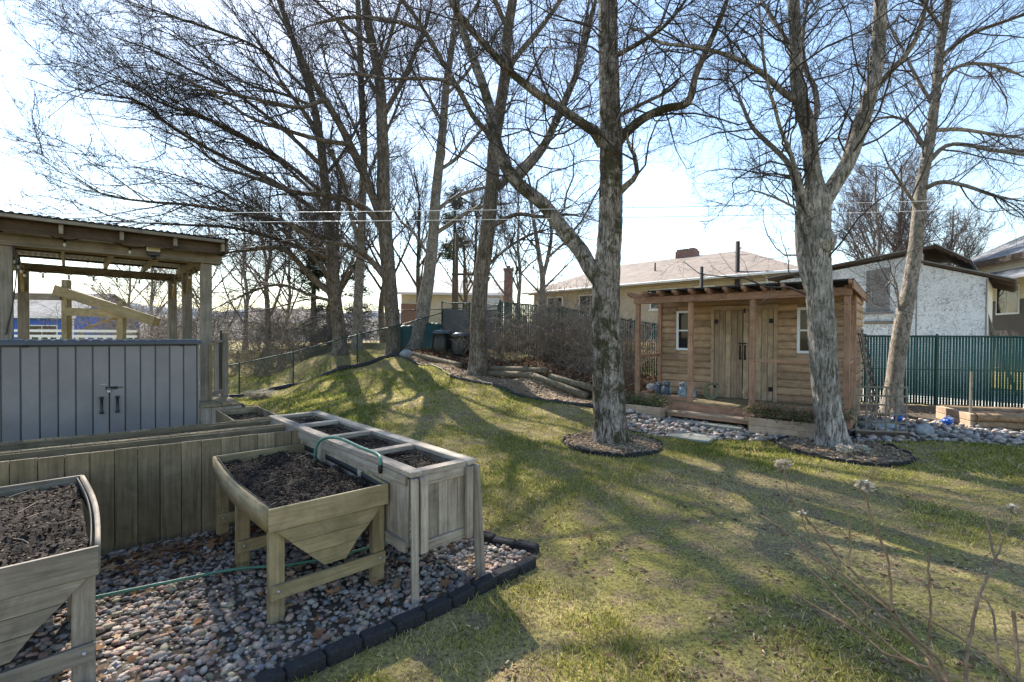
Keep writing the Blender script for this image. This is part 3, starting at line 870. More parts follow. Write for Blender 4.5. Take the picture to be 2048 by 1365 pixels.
def pergola():
    t = thing('pergola', 'weathered timber pergola with corrugated roof standing on the deck', 'pergola', DO, DR)
    G = GREYW
    for (x, y) in ((-1.87, .52), (.17, .52), (-1.87, 3.65), (.17, 3.65), (.17, 2.08)):
        box('post', (.135, .135, 2.03), (x, y, 1.765), G['Z'], t, ch=.006)
    for y in (.43, 3.74): box('beam', (2.95, .045, .145), (-1.12, y, 2.85), G['X'], t)
    box('beam', (2.95, .045, .145), (-1.12, .60, 2.85), OLIVE['X'], t)
    for x in (-1.96, .26): box('side_beam', (.045, 3.06, .145), (x, 2.08, 2.86), G['Y'], t)
    for k in range(6): box('rafter', (.04, 4.0, .11), (-2.5 + k * .56, 2.05, 2.98), G['Y'], t)
    for k in range(5): box('purlin', (2.98, .07, .035), (-1.19, .12 + k * .95, 3.054), DARKW['X'], t)
    box('fascia', (2.98, .03, .15), (-1.19, .16, 2.975), DARKW['X'], t)
    box('fascia', (2.98, .03, .04), (-1.19, -.02, 3.05), G['X'], t)
    box('fascia', (.03, 4.0, .17), (.338, 2.03, 2.985), DARKW['Y'], t)
    # braces
    for (a, b) in (((.17, 3.58, 2.45), (.17, 3.2, 2.79)), ((-1.87, .6, 2.45), (-1.87, .95, 2.79)), ((.17, 2.0, 2.45), (.17, 1.7, 2.79)), ((-1.87, 3.58, 2.45), (-1.87, 3.2, 2.79))):
        beam('knee_brace', a, b, .04, .09, OLIVE['X'], t)
    # corrugated sheet
    u = np.linspace(-2.75, .36, 316); yv = np.array([-.05, 4.15])
    zz = 3.088 + .007 * np.sign(np.sin(u * 2 * np.pi / .075)) * np.abs(np.sin(u * 2 * np.pi / .075)) ** .5
    V = np.array([(a, y, z + .004 * (y > 1)) for y in yv for a, z in zip(u, zz)])
    V = np.vstack([V, V + [0, 0, .004]])
    k = len(u); F = []
    for o in (0, 2 * k):
        for i in range(k - 1): F.append((o + i, o + i + 1, o + k + i + 1, o + k + i))
    for i in range(k - 1): F.append((i, i + 1, 2 * k + i + 1, 2 * k + i))
    mesh_obj('roof_sheet', np_mesh('roof_sheet', V, np.array(F)), plain('roof sheet', (.16, .17, .19), .4), t)
    return t
pergola()

# string lights and flood light on the pergola
GLASS = plain('bulb glass', (.55, .56, .55), .12, spec=.8)
def to_deck(p):
    c, s = math.cos(DR), math.sin(DR); return (DO[0] + p[0] * c - p[1] * s, DO[1] + p[0] * s + p[1] * c, p[2])
sl = thing('string_lights', 'string of clear bulbs on black cord looped along the pergola beams', 'string lights', DO, DR)
def cord(a, b, n, sag):
    a, b = np.array(a), np.array(b)
    pts = []
    for i in range(n + 1):
        p = a + (b - a) * i / n; pts.append(p)
        if i < n: pts.append(a + (b - a) * (i + .5) / n - [0, 0, sag])
    tube_obj('cord', pts, .006, PLASTIC, sl, 5, .06)
    for i in range(n):
        p = a + (b - a) * (i + .5) / n - [0, 0, sag]
        s = lathe('socket', [(0, 0), (.013, 0), (.012, -.035), (0, -.035)], PLASTIC, sl, p, 8)
        lathe('bulb', [(.008, -.03), (.016, -.045), (.019, -.06), (.012, -.078), (0, -.084)], GLASS, s, (0, 0, 0), 10)
cord((-1.8, 3.70, 2.83), (.15, 3.70, 2.83), 6, .07)
cord((.13, 3.5, 2.80), (.13, .7, 2.80), 5, .08)
cord((-1.83, .8, 2.80), (-1.83, 3.5, 2.80), 4, .08)
cord((-2.3, .40, 3.02), (-.4, .40, 2.98), 3, .10)
tube_obj('cord', [(-1.79, .45, 2.78), (-1.77, .44, 2.5), (-1.80, .43, 2.1), (-1.86, .435, 1.72)], .007, PLASTIC, sl, 5)
fl = thing('flood_light', 'twin head flood light fixed to the front pergola beam', 'flood light', to_deck((-.47, .40, 2.86)), DR)
box('head', (.15, .05, .06), (0, -.055, .03), WHITEP, fl, (R(-12), 0, 0), .01)
box('lens', (.12, .006, .04), (0, -.084, .028), plain('lamp lens', (.6, .55, .42), .2), fl, (R(-12), 0, 0))
box('bracket', (.14, .04, .045), (0, -.03, -.03), PLASTIC, fl, ch=.008)
lathe('sensor', [(0, -.035), (.028, -.03), (.03, 0), (.02, .02), (0, .022)], PLASTIC, fl, (0, -.05, -.08), 14)
# ================================================================== cedar cabin with porch
SO, SR = (2.815, 10.615, 0), math.atan2(-.642, .767)     # ground point under the left porch post; x runs along the front
SW, PORCH, DEPTH, DK = 3.83, 1.25, 3.15, .385             # width, porch depth, total depth, deck height
def to_shed(p):
    c, s = math.cos(SR), math.sin(SR); return (SO[0] + p[0] * c - p[1] * s, SO[1] + p[0] * s + p[1] * c, p[2])

GLASSD = None
def glass_mat():
    m, nt, b = new_mat('window glass')
    b.inputs['Base Color'].default_value = (.012, .014, .017, 1)
    b.inputs['Roughness'].default_value = .04
    b.inputs['Specular IOR Level'].default_value = .35
    return m
GLASSD = glass_mat()
ROOFING = speckle('black roofing', [(.3, (.014, .016, .018)), (.7, (.04, .043, .046))], 80, .8, .5, .004)

def log_mesh(name, L, H, axis='X'):
    """half-round log siding: bulging profile swept along X"""
    prof = [(0, -H / 2 + .004), (-.020, -H / 2 + .009), (-.034, -H / 2 + .03), (-.038, 0), (-.034, H / 2 - .035), (-.020, H / 2 - .014), (0, H / 2 - .009)]
    V = [(x, y, z) for x in (-L / 2, L / 2) for y, z in prof]
    n = len(prof)
    F = [(i, i + 1, n + i + 1, n + i) for i in range(n - 1)]
    me = bpy.data.meshes.new(name); me.from_pydata(V, [], F + [tuple(range(n)), tuple(range(n, 2 * n))[::-1], (0, n, 2 * n - 1, n - 1)])
    bm = bmesh.new(); bm.from_mesh(me); bmesh.ops.recalc_face_normals(bm, faces=bm.faces); bm.to_mesh(me); bm.free()
    return me

_logc = {}
def log(L, H, loc, parent, mat, rz=0):
    key = (round(L, 3), round(H, 3), mat.name)
    if key not in _logc:
        _logc[key] = log_mesh('siding_log', L, H); _logc[key].materials.append(mat)
    return mesh_obj('siding_log', _logc[key], None, parent, loc, (0, 0, rz))

def window(parent, x0, x1, z0, z1, y):
    w = box('window', (x1 - x0, .05, z1 - z0), ((x0 + x1) / 2, y + .012, (z0 + z1) / 2), DARKW['Z'], parent)
    W, H = x1 - x0, z1 - z0; f = .055
    for s in (-1, 1):
        box('frame', (f, .06, H), (s * (W - f) / 2, -.02, 0), WHITEP, w, ch=.006)
        box('frame', (W - 2 * f, .058, f), (0, -.02, s * (H - f) / 2), WHITEP, w, ch=.006)
        box('pane', (W - 2 * f, .008, H / 2 - f - .012), (0, -.030 if s < 0 else -.036, s * (H / 4 - f / 2 + .006)), GLASSD, w)
    box('sash_bar', (W - 2 * f, .05, .035), (0, -.028, 0), WHITEP, w, ch=.004)
    return w

def cabin():
    t = thing('cedar_cabin', 'small cedar log-sided garden cabin with porch, double doors and two white windows', 'cabin', SO, SR)
    C, P, D = CEDAR, CEDAR_POST, DOORW
    yw = PORCH
    zt = 2.60
    openings = [(.40, .80, 1.42, 2.352), (1.20, 2.54, DK, 2.43), (2.888, 3.31, 1.417, 2.354)]
    # porch floor and front board
    k = 0; y = -.04
    while y < PORCH - .05:
        box('porch_plank', (SW + .12, .13, .035), (SW / 2, y + .065, DK - .0175), OLIVE['X'], t); y += .136
    box('porch_fascia', (SW + .12, .03, .18), (SW / 2, -.062, DK - .11), P['X'], t)
    for x in (-.06, SW + .06): box('porch_fascia', (.03, PORCH + .05, .18), (x, PORCH / 2 - .02, DK - .11), P['Y'], t)
    box('ceiling_board', (SW - .1, DEPTH - PORCH - .1, .02), (SW / 2, (DEPTH + PORCH) / 2, 2.56), DARKW['X'], t)
    # floor frame under the walls
    box('sill_beam', (SW, .1, .3), (SW / 2, yw + .06, .2), OLIVE['X'], t)
    for x in (.05, SW - .05): box('sill_beam', (.1, DEPTH - PORCH - .2, .3), (x, (DEPTH + PORCH) / 2, .2), OLIVE['Y'], t)
    # core walls behind the logs
    def wall_seg(x0, x1, z0, z1):
        box('wall', (x1 - x0, .05, z1 - z0), ((x0 + x1) / 2, yw + .03, (z0 + z1) / 2), C['X'], t)
    xs = [0] + [v for o in openings for v in o[:2]] + [SW]
    for i in range(0, len(xs), 2): wall_seg(xs[i], xs[i + 1], DK, zt)
    for (a, b, z0, z1) in openings:
        wall_seg(a, b, z1, zt)
        if z0 > DK: wall_seg(a, b, DK, z0)
    box('wall', (.05, DEPTH - PORCH - .07, 2.0), (.03, (DEPTH + PORCH) / 2 + .03, DK + 1.0), C['Y'], t)
    box('wall', (.05, DEPTH - PORCH - .07, 2.0), (SW - .03, (DEPTH + PORCH) / 2 + .03, DK + 1.0), C['Y'], t)
    box('wall', (SW - .1, .05, 2.0), (SW / 2, DEPTH - .03, DK + 1.0), C['X'], t)
    # log siding, one course after another
    h = .1585
    for c in range(14):
        z = DK + h * (c + .5)
        z0, z1 = z - h / 2, z + h / 2
        edges = [0.05]
        for (a, b, o0, o1) in openings:
            if z0 < o1 - .02 and z1 > o0 + .02: edges += [a - .002, b + .002]
        edges.append(SW - .05)
        for i in range(0, len(edges), 2):
            log(edges[i + 1] - edges[i], h, ((edges[i] + edges[i + 1]) / 2, yw + .004, z), t, C['X'])
        log(DEPTH - PORCH - .02, h, (SW - .004, (DEPTH + PORCH) / 2, z), t, C['X'], R(90))
        log(DEPTH - PORCH - .02, h, (.004, (DEPTH + PORCH) / 2, z), t, C['X'], R(-90))
    # posts
    for x in (0, 1.17, 2.345, SW):
        box('porch_post', (.092, .092, 2.12 if x < SW else 2.26), (x, 0, DK + (1.06 if x < SW else 1.13)), P['Z'], t, ch=.004)
    for x in (.0, SW): box('corner_post', (.09, .09, 2.26), (x, yw - .03, DK + 1.13), P['Z'], t, ch=.004)
    box('header_beam', (SW + .14, .045, .14), (SW / 2, -.072, DK + 2.15), P['X'], t)
    box('header_beam', (SW - .1, .04, .14), (SW / 2, .067, DK + 2.15), P['X'], t)
    box('wall_plate', (SW - .1, .05, .1), (SW / 2, yw - .045, DK + 2.27), P['X'], t)
    # rails
    box('rail', (.04, PORCH - .13, .07), (0, PORCH / 2 - .01, 1.30), P['Y'], t)
    box('rail', (1.38, .045, .06), (2.345 + .74, -.01, 1.30), P['X'], t)
    box('rail', (.04, PORCH - .13, .06), (SW, PORCH / 2 - .01, 1.30), P['Y'], t)
    box('toe_rail', (1.1, .04, .09), (.585, .0, DK + .055), P['X'], t)
    box('toe_rail', (1.38, .04, .09), (2.345 + .74, .0, DK + .055), P['X'], t)
    box('toe_rail', (.04, PORCH - .13, .09), (0, PORCH / 2 - .01, DK + .055), P['Y'], t)
    # rafters with clipped tails and the flat roof
    zr = DK + 2.22
    for k in range(13):
        x = -.06 + k * (SW + .12) / 12
        yb = DEPTH + .12
        poly_prism('rafter', [(x - .02, -.40, zr + .045), (x - .02, -.40, zr + .099), (x - .02, yb, zr + .06), (x - .02, yb, zr - .04), (x - .02, -.22, zr - .012)], (.04, 0, 0), P['Y'], t)
    rf = poly_prism('roof', [(.32, -.20, zr + .126), (.32, -.20, zr + .103), (.32, DEPTH + .2, zr + .068), (.32, DEPTH + .2, zr + .09)], (SW - .22, 0, 0), ROOFING, t)
    box('roof_edge', (SW - .2, .02, .034), (.32 + (SW - .22) / 2, -.212, zr + .112), ROOFING, t)
    poly_prism('barge_board', [(SW + .085, -.30, zr + .098), (SW + .085, DEPTH + .16, zr + .062), (SW + .085, DEPTH + .16, zr - .08), (SW + .085, -.30, zr - .04)], (.022, 0, 0), P['Y'], t)
    poly_prism('gable_board', [(SW - .04, PORCH, zr + .08), (SW - .04, DEPTH, zr + .06), (SW - .04, DEPTH, zr - .06), (SW - .04, PORCH, zr - .06)], (.03, 0, 0), C['Y'], t)
    for sx in (SW,):
        beam('post_bracket', (sx, -.05, zr - .30), (sx, .28, zr - .02), .035, .05, P['X'], t)
    # double doors of upright boards in a frame
    fx0, fx1, fz1 = 1.20, 2.54, 2.43
    fy = yw - .022
    for x in (fx0 + .035, fx1 - .035): box('door_frame', (.07, .07, fz1 - DK - .09), (x, fy, (fz1 - .09 + DK) / 2), D['Z'], t)
    box('door_frame', (fx1 - fx0, .072, .09), ((fx0 + fx1) / 2, fy, fz1 - .045), NEWW['X'], t)
    lw = (fx1 - fx0 - .14) / 2
    for s in (0, 1):
        d = box('door', (lw - .008, .025, fz1 - DK - .10), (fx0 + .07 + lw * (s + .5), fy + .012, (fz1 - .09 + DK) / 2 + .004), DARKW['Z'], t)
        ws = (.18, .22, .2, .22, .18) if s == 0 else (.2, .17, .25, .2, .18)
        x = -lw / 2 + .006
        for q in ws:
            bw = q * (lw - .012); box('plank', (bw - .007, .024, fz1 - DK - .104), (x + bw / 2, -.024, 0), D['Z'], d); x += bw
        ox = -lw / 2 + .045 if s == 0 else lw / 2 - .045
        for zz in (-.72, .72): box('hinge', (.085, .012, .095), (ox, -.043, zz), BLACKM, d)
        hx = (lw / 2 - .05) if s == 0 else (-lw / 2 + .05)
        hd = box('handle', (.03, .01, .30), (hx, -.042, .04), BLACKM, d)
        tube_obj('grip', [(0, -.008, .10), (.0, -.035, .06), (.0, -.04, -.02), (0, -.035, -.08), (0, -.008, -.12)], [.012, .01, .012, .01, .014], BLACKM, hd, 8, .02)
        for zz in (.13, -.135): lathe('escutcheon', [(0, .006), (.022, .004), (.026, -.004)], BLACKM, hd, (0, -.004, zz), 10, True, (R(90), 0, 0))
    box('latch', (.16, .02, .03), ((fx0 + fx1) / 2, fy - .046, 1.60), BLACKM, t)
    box('top_latch', (.03, .02, .10), ((fx0 + fx1) / 2 + .035, fy - .05, 2.31), BLACKM, t)
    for (a, b, z0, z1) in (openings[0], openings[2]): window(t, a, b, z0, z1, yw)
    # step
    st = thing('porch_step', 'low wooden step below the cabin doors', 'step', SO, SR)
    box('tread', (1.66, .13, .035), (1.62, -.155, .195), NEWW['X'], st)
    box('tread', (1.66, .13, .035), (1.62, -.295, .195), NEWW['X'], st)
    box('riser', (1.6, .03, .06), (1.62, -.34, .145), P['X'], st)
    box('riser', (1.56, .025, .11), (1.62, -.13, .115), DARKW['X'], st)
    for x in (.86, 2.38): box('cheek', (.04, .25, .16), (x, -.235, .09), OLIVE['Z'], st)
    # scroll hooks on the right hand porch post
    hk = thing('scroll_hook', 'thin black scroll bracket on the corner porch post', 'bracket', to_shed((SW, .05, 2.38)), SR)
    for s in (-1, 1):
        a = np.linspace(0, 5.2, 14); rr = .018 + .010 * a
        tube_obj('scroll', [(.0 + s * (.075 + r * math.cos(q) * .6), -.0, r * math.sin(q)) for q, r in zip(a, rr)], .005, BLACKM, hk, 5, .02)
    return t
cabin()

# planting boxes in front of the porch
PLANTM = attr_mat('box plant leaves', .6, .3, .3)
def leaf_cloud(name, cs, n, cols, parent, size=(.015, .035), sig=(.12, .1, .07), up=.4):
    base = np.array([[0, 0, 0], [.5, .32, .08], [1, 0, 0], [.5, -.32, .08]]); BF = np.array([[0, 1, 2, 3]])
    c = np.array(cs)[RNG.integers(0, len(cs), n)]
    pos = c + RNG.normal(0, 1, (n, 3)) * np.array(sig); s = RNG.uniform(*size, n)
    V, F = scatter(base, BF, pos, np.stack([s, s, s], -1), RNG.uniform(0, 6.28, n), RNG.normal(up, .9, n))
    col = np.array(cols)[RNG.integers(0, len(cols), n)] * RNG.uniform(.55, 1.4, (n, 1))
    return tag(mesh_obj(name, np_mesh(name, V, F, False, np.repeat(col, 4, 0)), PLANTM, parent), None, None, None, 'stuff')

def flower_box(x0, x1, label, plabel, red):
    t = thing('planter_box', label, 'planter box', SO, SR, 'pine planter boxes before the cabin porch')
    y0, y1, H = -.60, -.13, .30
    for z in (.075, .225): box('board', (x1 - x0, .038, .147), ((x0 + x1) / 2, y0, z), NEWW['X'], t)
    for z in (.075, .225): box('board', (x1 - x0, .038, .147), ((x0 + x1) / 2, y1, z), NEWW['X'], t)
    for x in (x0 + .02, x1 - .02):
        for z in (.075, .225): box('board', (.038, y1 - y0 - .04, .147), (x, (y0 + y1) / 2, z), NEWW['Y'] if x < x1 - .1 or True else OLIVE['Y'], t)
    soil_patch('soil', x0 + .04, x1 - .04, y0 + .02, y1 - .02, .255, t, .01, (40, 16), 120)
    p = thing('box_plant', plabel, 'plant', SO, SR, 'low plants in the porch planter boxes')
    cs = [(x, random.uniform(y0 + .08, y1 - .08), random.uniform(.32, .50)) for x in np.linspace(x0 + .08, x1 - .08, 9)]
    f = leaf_cloud('foliage', cs, 3600, [(.09, .12, .03), (.14, .16, .05), (.20, .20, .09), (.24, .23, .16), (.06, .085, .025)] + ([(.22, .10, .05), (.28, .15, .08)] if red else []), p, (.022, .05), (.10, .10, .07))
    for c in cs[::2]:
        for k in range(4):
            a = random.uniform(0, 6.28); h = random.uniform(.12, .34)
            tube_obj('stem', [(c[0], c[1], .25), (c[0] + .04 * math.cos(a), c[1] + .04 * math.sin(a), .25 + h * .5), (c[0] + .12 * math.cos(a), c[1] + .1 * math.sin(a), .25 + h)], [.004, .003, .002], plain('stem brown', (.10, .07, .04), .8) if 'stem brown' not in bpy.data.materials else bpy.data.materials['stem brown'], p, 4, .05)
    return t
flower_box(-.55, .78, 'pine planter box to the left of the porch step', 'yellow green trailing plants in the box left of the step', False)
flower_box(2.44, 3.85, 'pine planter box to the right of the porch step', 'reddish and green low plants in the box right of the step', True)

# stone slabs
SLAB = speckle('grey slab', [(.3, (.16, .17, .16)), (.7, (.30, .31, .29))], 9, .85, .4, .01, 2.5, (.20, .20, .15))
def slab(pts, z, h, label, group='stone slabs before the cabin step'):
    o = poly_prism('stone_slab', [(*p, z) for p in pts], (0, 0, h), SLAB)
    bv = o.modifiers.new('edge', 'BEVEL'); bv.width = .012; bv.segments = 2
    return tag(o, label, 'paving slab', group)
slab([to_shed(p + (0,))[:2] for p in ((.92, -.66), (1.64, -.65), (1.65, -.42), (.93, -.41))], .012, .07, 'left half of the raised stone slab under the porch step')
slab([to_shed(p + (0,))[:2] for p in ((1.655, -.66), (2.34, -.67), (2.33, -.43), (1.66, -.42))], .012, .07, 'right half of the raised stone slab under the porch step')
slab([(2.66, 8.12), (3.16, 7.64), (3.56, 8.1), (3.04, 8.52)], .012, .045, 'flat square stone slab set in river stones')

# figurines on the porch
FIG = speckle('painted stone figure', [(.3, (.10, .13, .17)), (.5, (.24, .29, .34)), (.75, (.48, .52, .55))], 26, .7, .4, .01)
FIG2 = speckle('slate figure', [(.3, (.03, .04, .055)), (.6, (.10, .125, .16)), (.85, (.28, .31, .34))], 22, .7, .4, .01)
def figure(x, y, h, label, mat, mat2, lean=0.):
    t = thing('owl_figurine', label, 'figurine', to_shed((x, y, DK)), SR, 'owl figurines on the porch')
    r = h * .27
    lathe('body', [(0, 0), (r * .8, .0), (r * 1.02, h * .12), (r * 1.05, h * .35), (r * .92, h * .55), (r * .72, h * .64), (r * .5, h * .68)], mat, t, (0, 0, 0), 18)
    hd = lathe('head', [(0, h * .62), (r * .6, h * .65), (r * .80, h * .75), (r * .78, h * .86), (r * .5, h * .95), (0, h * .97)], mat, t, (0, 0, 0), 16)
    for s in (-1, 1):
        lathe('ear_tuft', [(r * .2, 0), (r * .12, h * .07), (0, h * .12)], mat2, hd, (s * r * .45, -r * .1, h * .90), 8)
        lathe('eye', [(0, .012), (r * .2, .008), (r * .24, -.01)], mat2, hd, (s * r * .3, -r * .70, h * .82), 12, True, (R(90), 0, 0))
        lathe('wing', [(0, -h * .22), (r * .22, -h * .1), (r * .3, h * .05), (r * .18, h * .2), (0, h * .25)], mat2, t, (s * r * .95, -r * .1, h * .36), 10)
    lathe('beak', [(r * .1, 0), (0, .03)], mat2, hd, (0, -r * .78, h * .77), 8, True, (R(100), 0, 0))
    return t
figure(.20, .70, .30, 'small grey owl figurine by the porch corner post', FIG2, FIG)
figure(.43, .58, .36, 'tallest dark owl figurine, second from the porch corner', FIG2, FIG)
figure(.80, .60, .36, 'pale blue-grey owl figurine nearest the cabin doors', FIG, FIG2)
figure(.98, .75, .24, 'smallest owl figurine half behind the porch post', FIG, FIG2)
wr = thing('hose_coil', 'coil of pale green hose leaning beside the porch post', 'hose coil', to_shed((1.32, .85, DK)), SR)
for k in range(3):
    a = np.linspace(0, 2 * np.pi, 20)
    tube_obj('loop', [(.16 * math.cos(q) * (1 - .1 * k), .05 * k + .12 * math.sin(q) * .3, .17 + .17 * math.sin(q) * (1 - .1 * k)) for q in a], .014, plain('pale hose', (.20, .22, .12), .5) if k == 0 else bpy.data.materials['pale hose'], wr, 6, .03)

# trellis and lattice on the cabin's right side
def lattice(name, label, loc, rz, W, H, nx, ny, tilt=0.0, mats=GREYW, depth=.012):
    t = thing(name, label, 'lattice', loc, rz)
    t.rotation_euler = (tilt, 0, rz)
    for i in range(nx): box('slat', (.03, depth, H), (W * i / (nx - 1) - W / 2, 0, H / 2), mats['Z'], t, ch=.002)
    for j in range(ny): box('slat', (W + .03, depth, .03), (0, -depth - .001, .015 + (H - .03) * j / (ny - 1)), mats['X'], t, ch=.002)
    return t
c = to_shed((SW + .46, .55, .10)); lattice('lattice_screen', 'low square lattice panel standing beside the cabin corner', c, SR + R(30), .78, .80, 6, 6)
bx = thing('sleeper_timber', 'dark timber sill under the low lattice panel', 'timber', to_shed((SW + .46, .58, 0)), SR + R(30))
box('timber', (.86, .1, .09), (0, 0, .05), DARKW['X'], bx)
c = to_shed((SW + .30, 1.55, .06)); lattice('lattice_trellis', 'tall narrow trellis leaning on the cabin wall', c, SR + R(90), .42, 1.85, 3, 13, R(-6))
c = to_shed((SW + .34, 2.2, .1)); lattice('lattice_trellis', 'wide dark trellis leaning at the back cabin corner', c, SR + R(84), .7, 1.75, 5, 11, R(-9), DARKW)
# ================================================================== fences, timbers and yard things
GREEN = plain('green coated steel', (.012, .05, .042), .45, .2)
SLATM = speckle('green fence slat', [(.3, (.008, .045, .038)), (.7, (.016, .085, .07))], 20, .5, .1, .003, spec=.35)

def wires_mesh(A, B, h0, h1, pitch, r, sides=3):
    """diamond mesh of straight diagonal wires on the quad A-B (ground points with z) of height h"""
    A, B = np.array(A, float), np.array(B, float)
    L = np.linalg.norm((B - A)[:2]); n = int(L / pitch); h = h1 - h0
    segs = []
    k = int(h / pitch)
    for s in (1, -1):
        for i in range(-k, n + k):
            x0, x1 = i * pitch, i * pitch + s * h if s == 1 else i * pitch - h
            pts = []
            za, zb = 0.0, h
            if s == 1: xa, xb = x0, x0 + h
            else: xa, xb = x0 + h, x0
            # clip to 0..L
            def clip(xa, za, xb, zb):
                if xa > xb: xa, za, xb, zb = xb, zb, xa, za
                if xb < 0 or xa > L: return None
                if xa < 0: za += (zb - za) * (0 - xa) / (xb - xa); xa = 0
                if xb > L: zb = za + (zb - za) * (L - xa) / (xb - xa); xb = L
                return xa, za, xb, zb
            c = clip(xa, za, xb, zb)
            if c is None or abs(c[2] - c[0]) < .01: continue
            p = A + (B - A) * c[0] / L + [0, 0, h0 + c[1]]; q = A + (B - A) * c[2] / L + [0, 0, h0 + c[3]]
            segs.append((p, q))
    P = np.array(segs)
    return tubes(P, np.full(P.shape[:2], r), sides)

def chain_fence(pts, H, label, rr=.019, zoff=.05, pitch=.07):
    t = thing('chain_link_fence', label, 'fence', pts[0])
    o = np.array(pts[0])
    parts = []
    for i in range(len(pts) - 1):
        a, b = np.array(pts[i]) - o, np.array(pts[i + 1]) - o
        tube_obj('top_rail', [a + [0, 0, H], b + [0, 0, H]], rr, GREEN, t, 8, 1)
        parts.append(wires_mesh(a, b, zoff, H, pitch, .0024))
    for p in pts:
        q = np.array(p) - o
        tube_obj('post', [q - [0, 0, .1], q + [0, 0, H + .02]], rr * 1.25, GREEN, t, 8, 1)
        lathe('post_cap', [(rr * 1.3, 0), (rr * 1.2, .02), (0, .035)], GREEN, t, q + [0, 0, H + .02], 8)
    V, F = merge(parts)
    tag(mesh_obj('wire_mesh', np_mesh('wire_mesh', V, F), GREEN, t), None, None, None, 'stuff')
    return t
chain_fence([(-9.6, 14.2, -.45), (-8.5, 14.8, -.31), (-7.1, 15.41, .04), (-5.28, 16.21, .62), (-3.96, 16.8, .97), (-2.6, 17.6, 1.45)], 1.12, 'green chain link fence climbing the bank behind the lawn', zoff=.04)
cf = chain_fence([(-.45, 15.75, 1.25), (-1.5, 16.7, 1.36), (-2.6, 17.6, 1.45)], 1.5, 'grey screened chain link fence behind the compost bins', zoff=.02)
SCREEN = speckle('grey privacy screen', [(.3, (.10, .10, .105)), (.7, (.17, .17, .175))], 60, .9, .2, .004)
for a, b in (((0, .05, .1), (-1.05, 1.0, .11)), ((-1.05, 1.0, .11), (-2.15, 1.9, .2))): poly_prism('screen', [np.array(a) - [0, 0, .08], np.array(b) - [0, 0, .08], np.array(b) + [0, 0, 1.26], np.array(a) + [0, 0, 1.26]], (.012, .012, 0), SCREEN, cf)
chain_fence([(-4.9, 20.6, 1.45), (-3.0, 20.3, 1.5), (-.6, 19.9, 1.6)], 1.35, 'far grey-green chain link fence behind the compost bins', zoff=.02)

def slat_fence(pts, label):
    """chain link filled with green privacy slats"""
    t = thing('slatted_fence', label, 'fence', (0, 0, 0), 0, 'green slatted chain link fence runs')
    wp, sp, Bx = [], [], None
    CV = np.array([[a, b, c] for a in (-.5, .5) for b in (-.5, .5) for c in (-.5, .5)])
    CF = np.array([[0, 1, 3, 2], [4, 6, 7, 5], [0, 4, 5, 1], [2, 3, 7, 6], [0, 2, 6, 4], [1, 5, 7, 3]])
    for i in range(len(pts) - 1):
        (xa, ya, za, ha), (xb, yb, zb, hb) = pts[i], pts[i + 1]
        a, b = np.array([xa, ya, za]), np.array([xb, yb, zb])
        L = np.linalg.norm((b - a)[:2]); n = int(L / .064); u = (np.arange(n) + .5) / n
        P = a + (b - a) * u[:, None]; hh = ha + (hb - ha) * u
        ang = math.atan2(b[1] - a[1], b[0] - a[0])
        pos = P + np.stack([0 * u, 0 * u, .05 + hh / 2 - .03], -1) + RNG.normal(0, .002, (n, 3))
        sc = np.stack([np.full(n, .049), np.full(n, .008), hh - .06], -1)
        sp.append(scatter(CV, CF, pos, sc, np.full(n, ang)))
        wp.append(wires_mesh(a, b, .03, min(ha, hb) + .01, .064, .0026))
        tube_obj('top_rail', [a + [0, 0, ha - .03], b + [0, 0, hb - .03]], .02, GREEN, t, 8, 2)
        tube_obj('mid_rail', [a + [0, .02, ha * .52], b + [0, .02, hb * .52]], .012, GREEN, t, 8, 2)
        for q, h in ((a, ha),) + (((b, hb),) if i == len(pts) - 2 else ()):
            tube_obj('post', [q - [0, 0, .1], q + [0, 0, h + .03]], .03, GREEN, t, 10, 2)
    V, F = merge(sp); tag(mesh_obj('slats', np_mesh('slats', V, F), SLATM, t), None, None, None, 'stuff')
    V, F = merge(wp); tag(mesh_obj('wire_mesh', np_mesh('wire_mesh', V, F), GREEN, t), None, None, None, 'stuff')
    return t
slat_fence([(14.8, 11.05, 0, 1.82), (12.6, 11.6, 0, 1.82), (10.75, 12.02, 0, 1.82), (9.0, 12.45, 0, 1.82), (7.2, 13.0, .05, 1.78)], 'green slatted fence right of the cabin')
slat_fence([(7.2, 13.05, .05, 1.78), (5.4, 13.75, .22, 1.75), (3.6, 14.4, .5, 1.75), (1.6, 15.0, .9, 1.75), (-.4, 15.7, 1.22, 1.66)], 'green slatted fence behind the bare thicket and cabin')

# black edging strip below the chain link fence
def strip(name, path, label, cat, h, w, mat, z0=-.02):
    p = smooth_path(np.array(path), .15); n = len(p)
    d = np.gradient(p, axis=0); d /= np.linalg.norm(d, axis=1, keepdims=True); nr = np.stack([-d[:, 1], d[:, 0]], -1)
    z = ground_z(p[:, 0], p[:, 1])
    wob = .012 * np.sin(np.arange(n) * 1.7) + .008 * RNG.normal(0, 1, n)
    V = []
    for i in range(n):
        for s, zz in ((-w / 2, z0), (w / 2, z0), (w / 2, h + wob[i]), (-w / 2, h + wob[i])):
            V.append((p[i, 0] + nr[i, 0] * s, p[i, 1] + nr[i, 1] * s, z[i] + zz))
    F = [(i * 4 + k, i * 4 + (k + 1) % 4, i * 4 + 4 + (k + 1) % 4, i * 4 + 4 + k) for i in range(n - 1) for k in range(4)]
    return tag(mesh_obj(name, np_mesh(name, np.array(V), np.array(F)), mat), label, cat)
EDGP = plain('black edging plastic', (.02, .02, .022), .5)
strip('edging_strip', [(-8.2, 13.6), (-7.0, 14.7), (-6.0, 15.2), (-5.15, 15.75), (-4.5, 16.1), (-3.8, 16.35)], 'black plastic edging strip along the foot of the chain link fence', 'edging', .13, .05, EDGP)
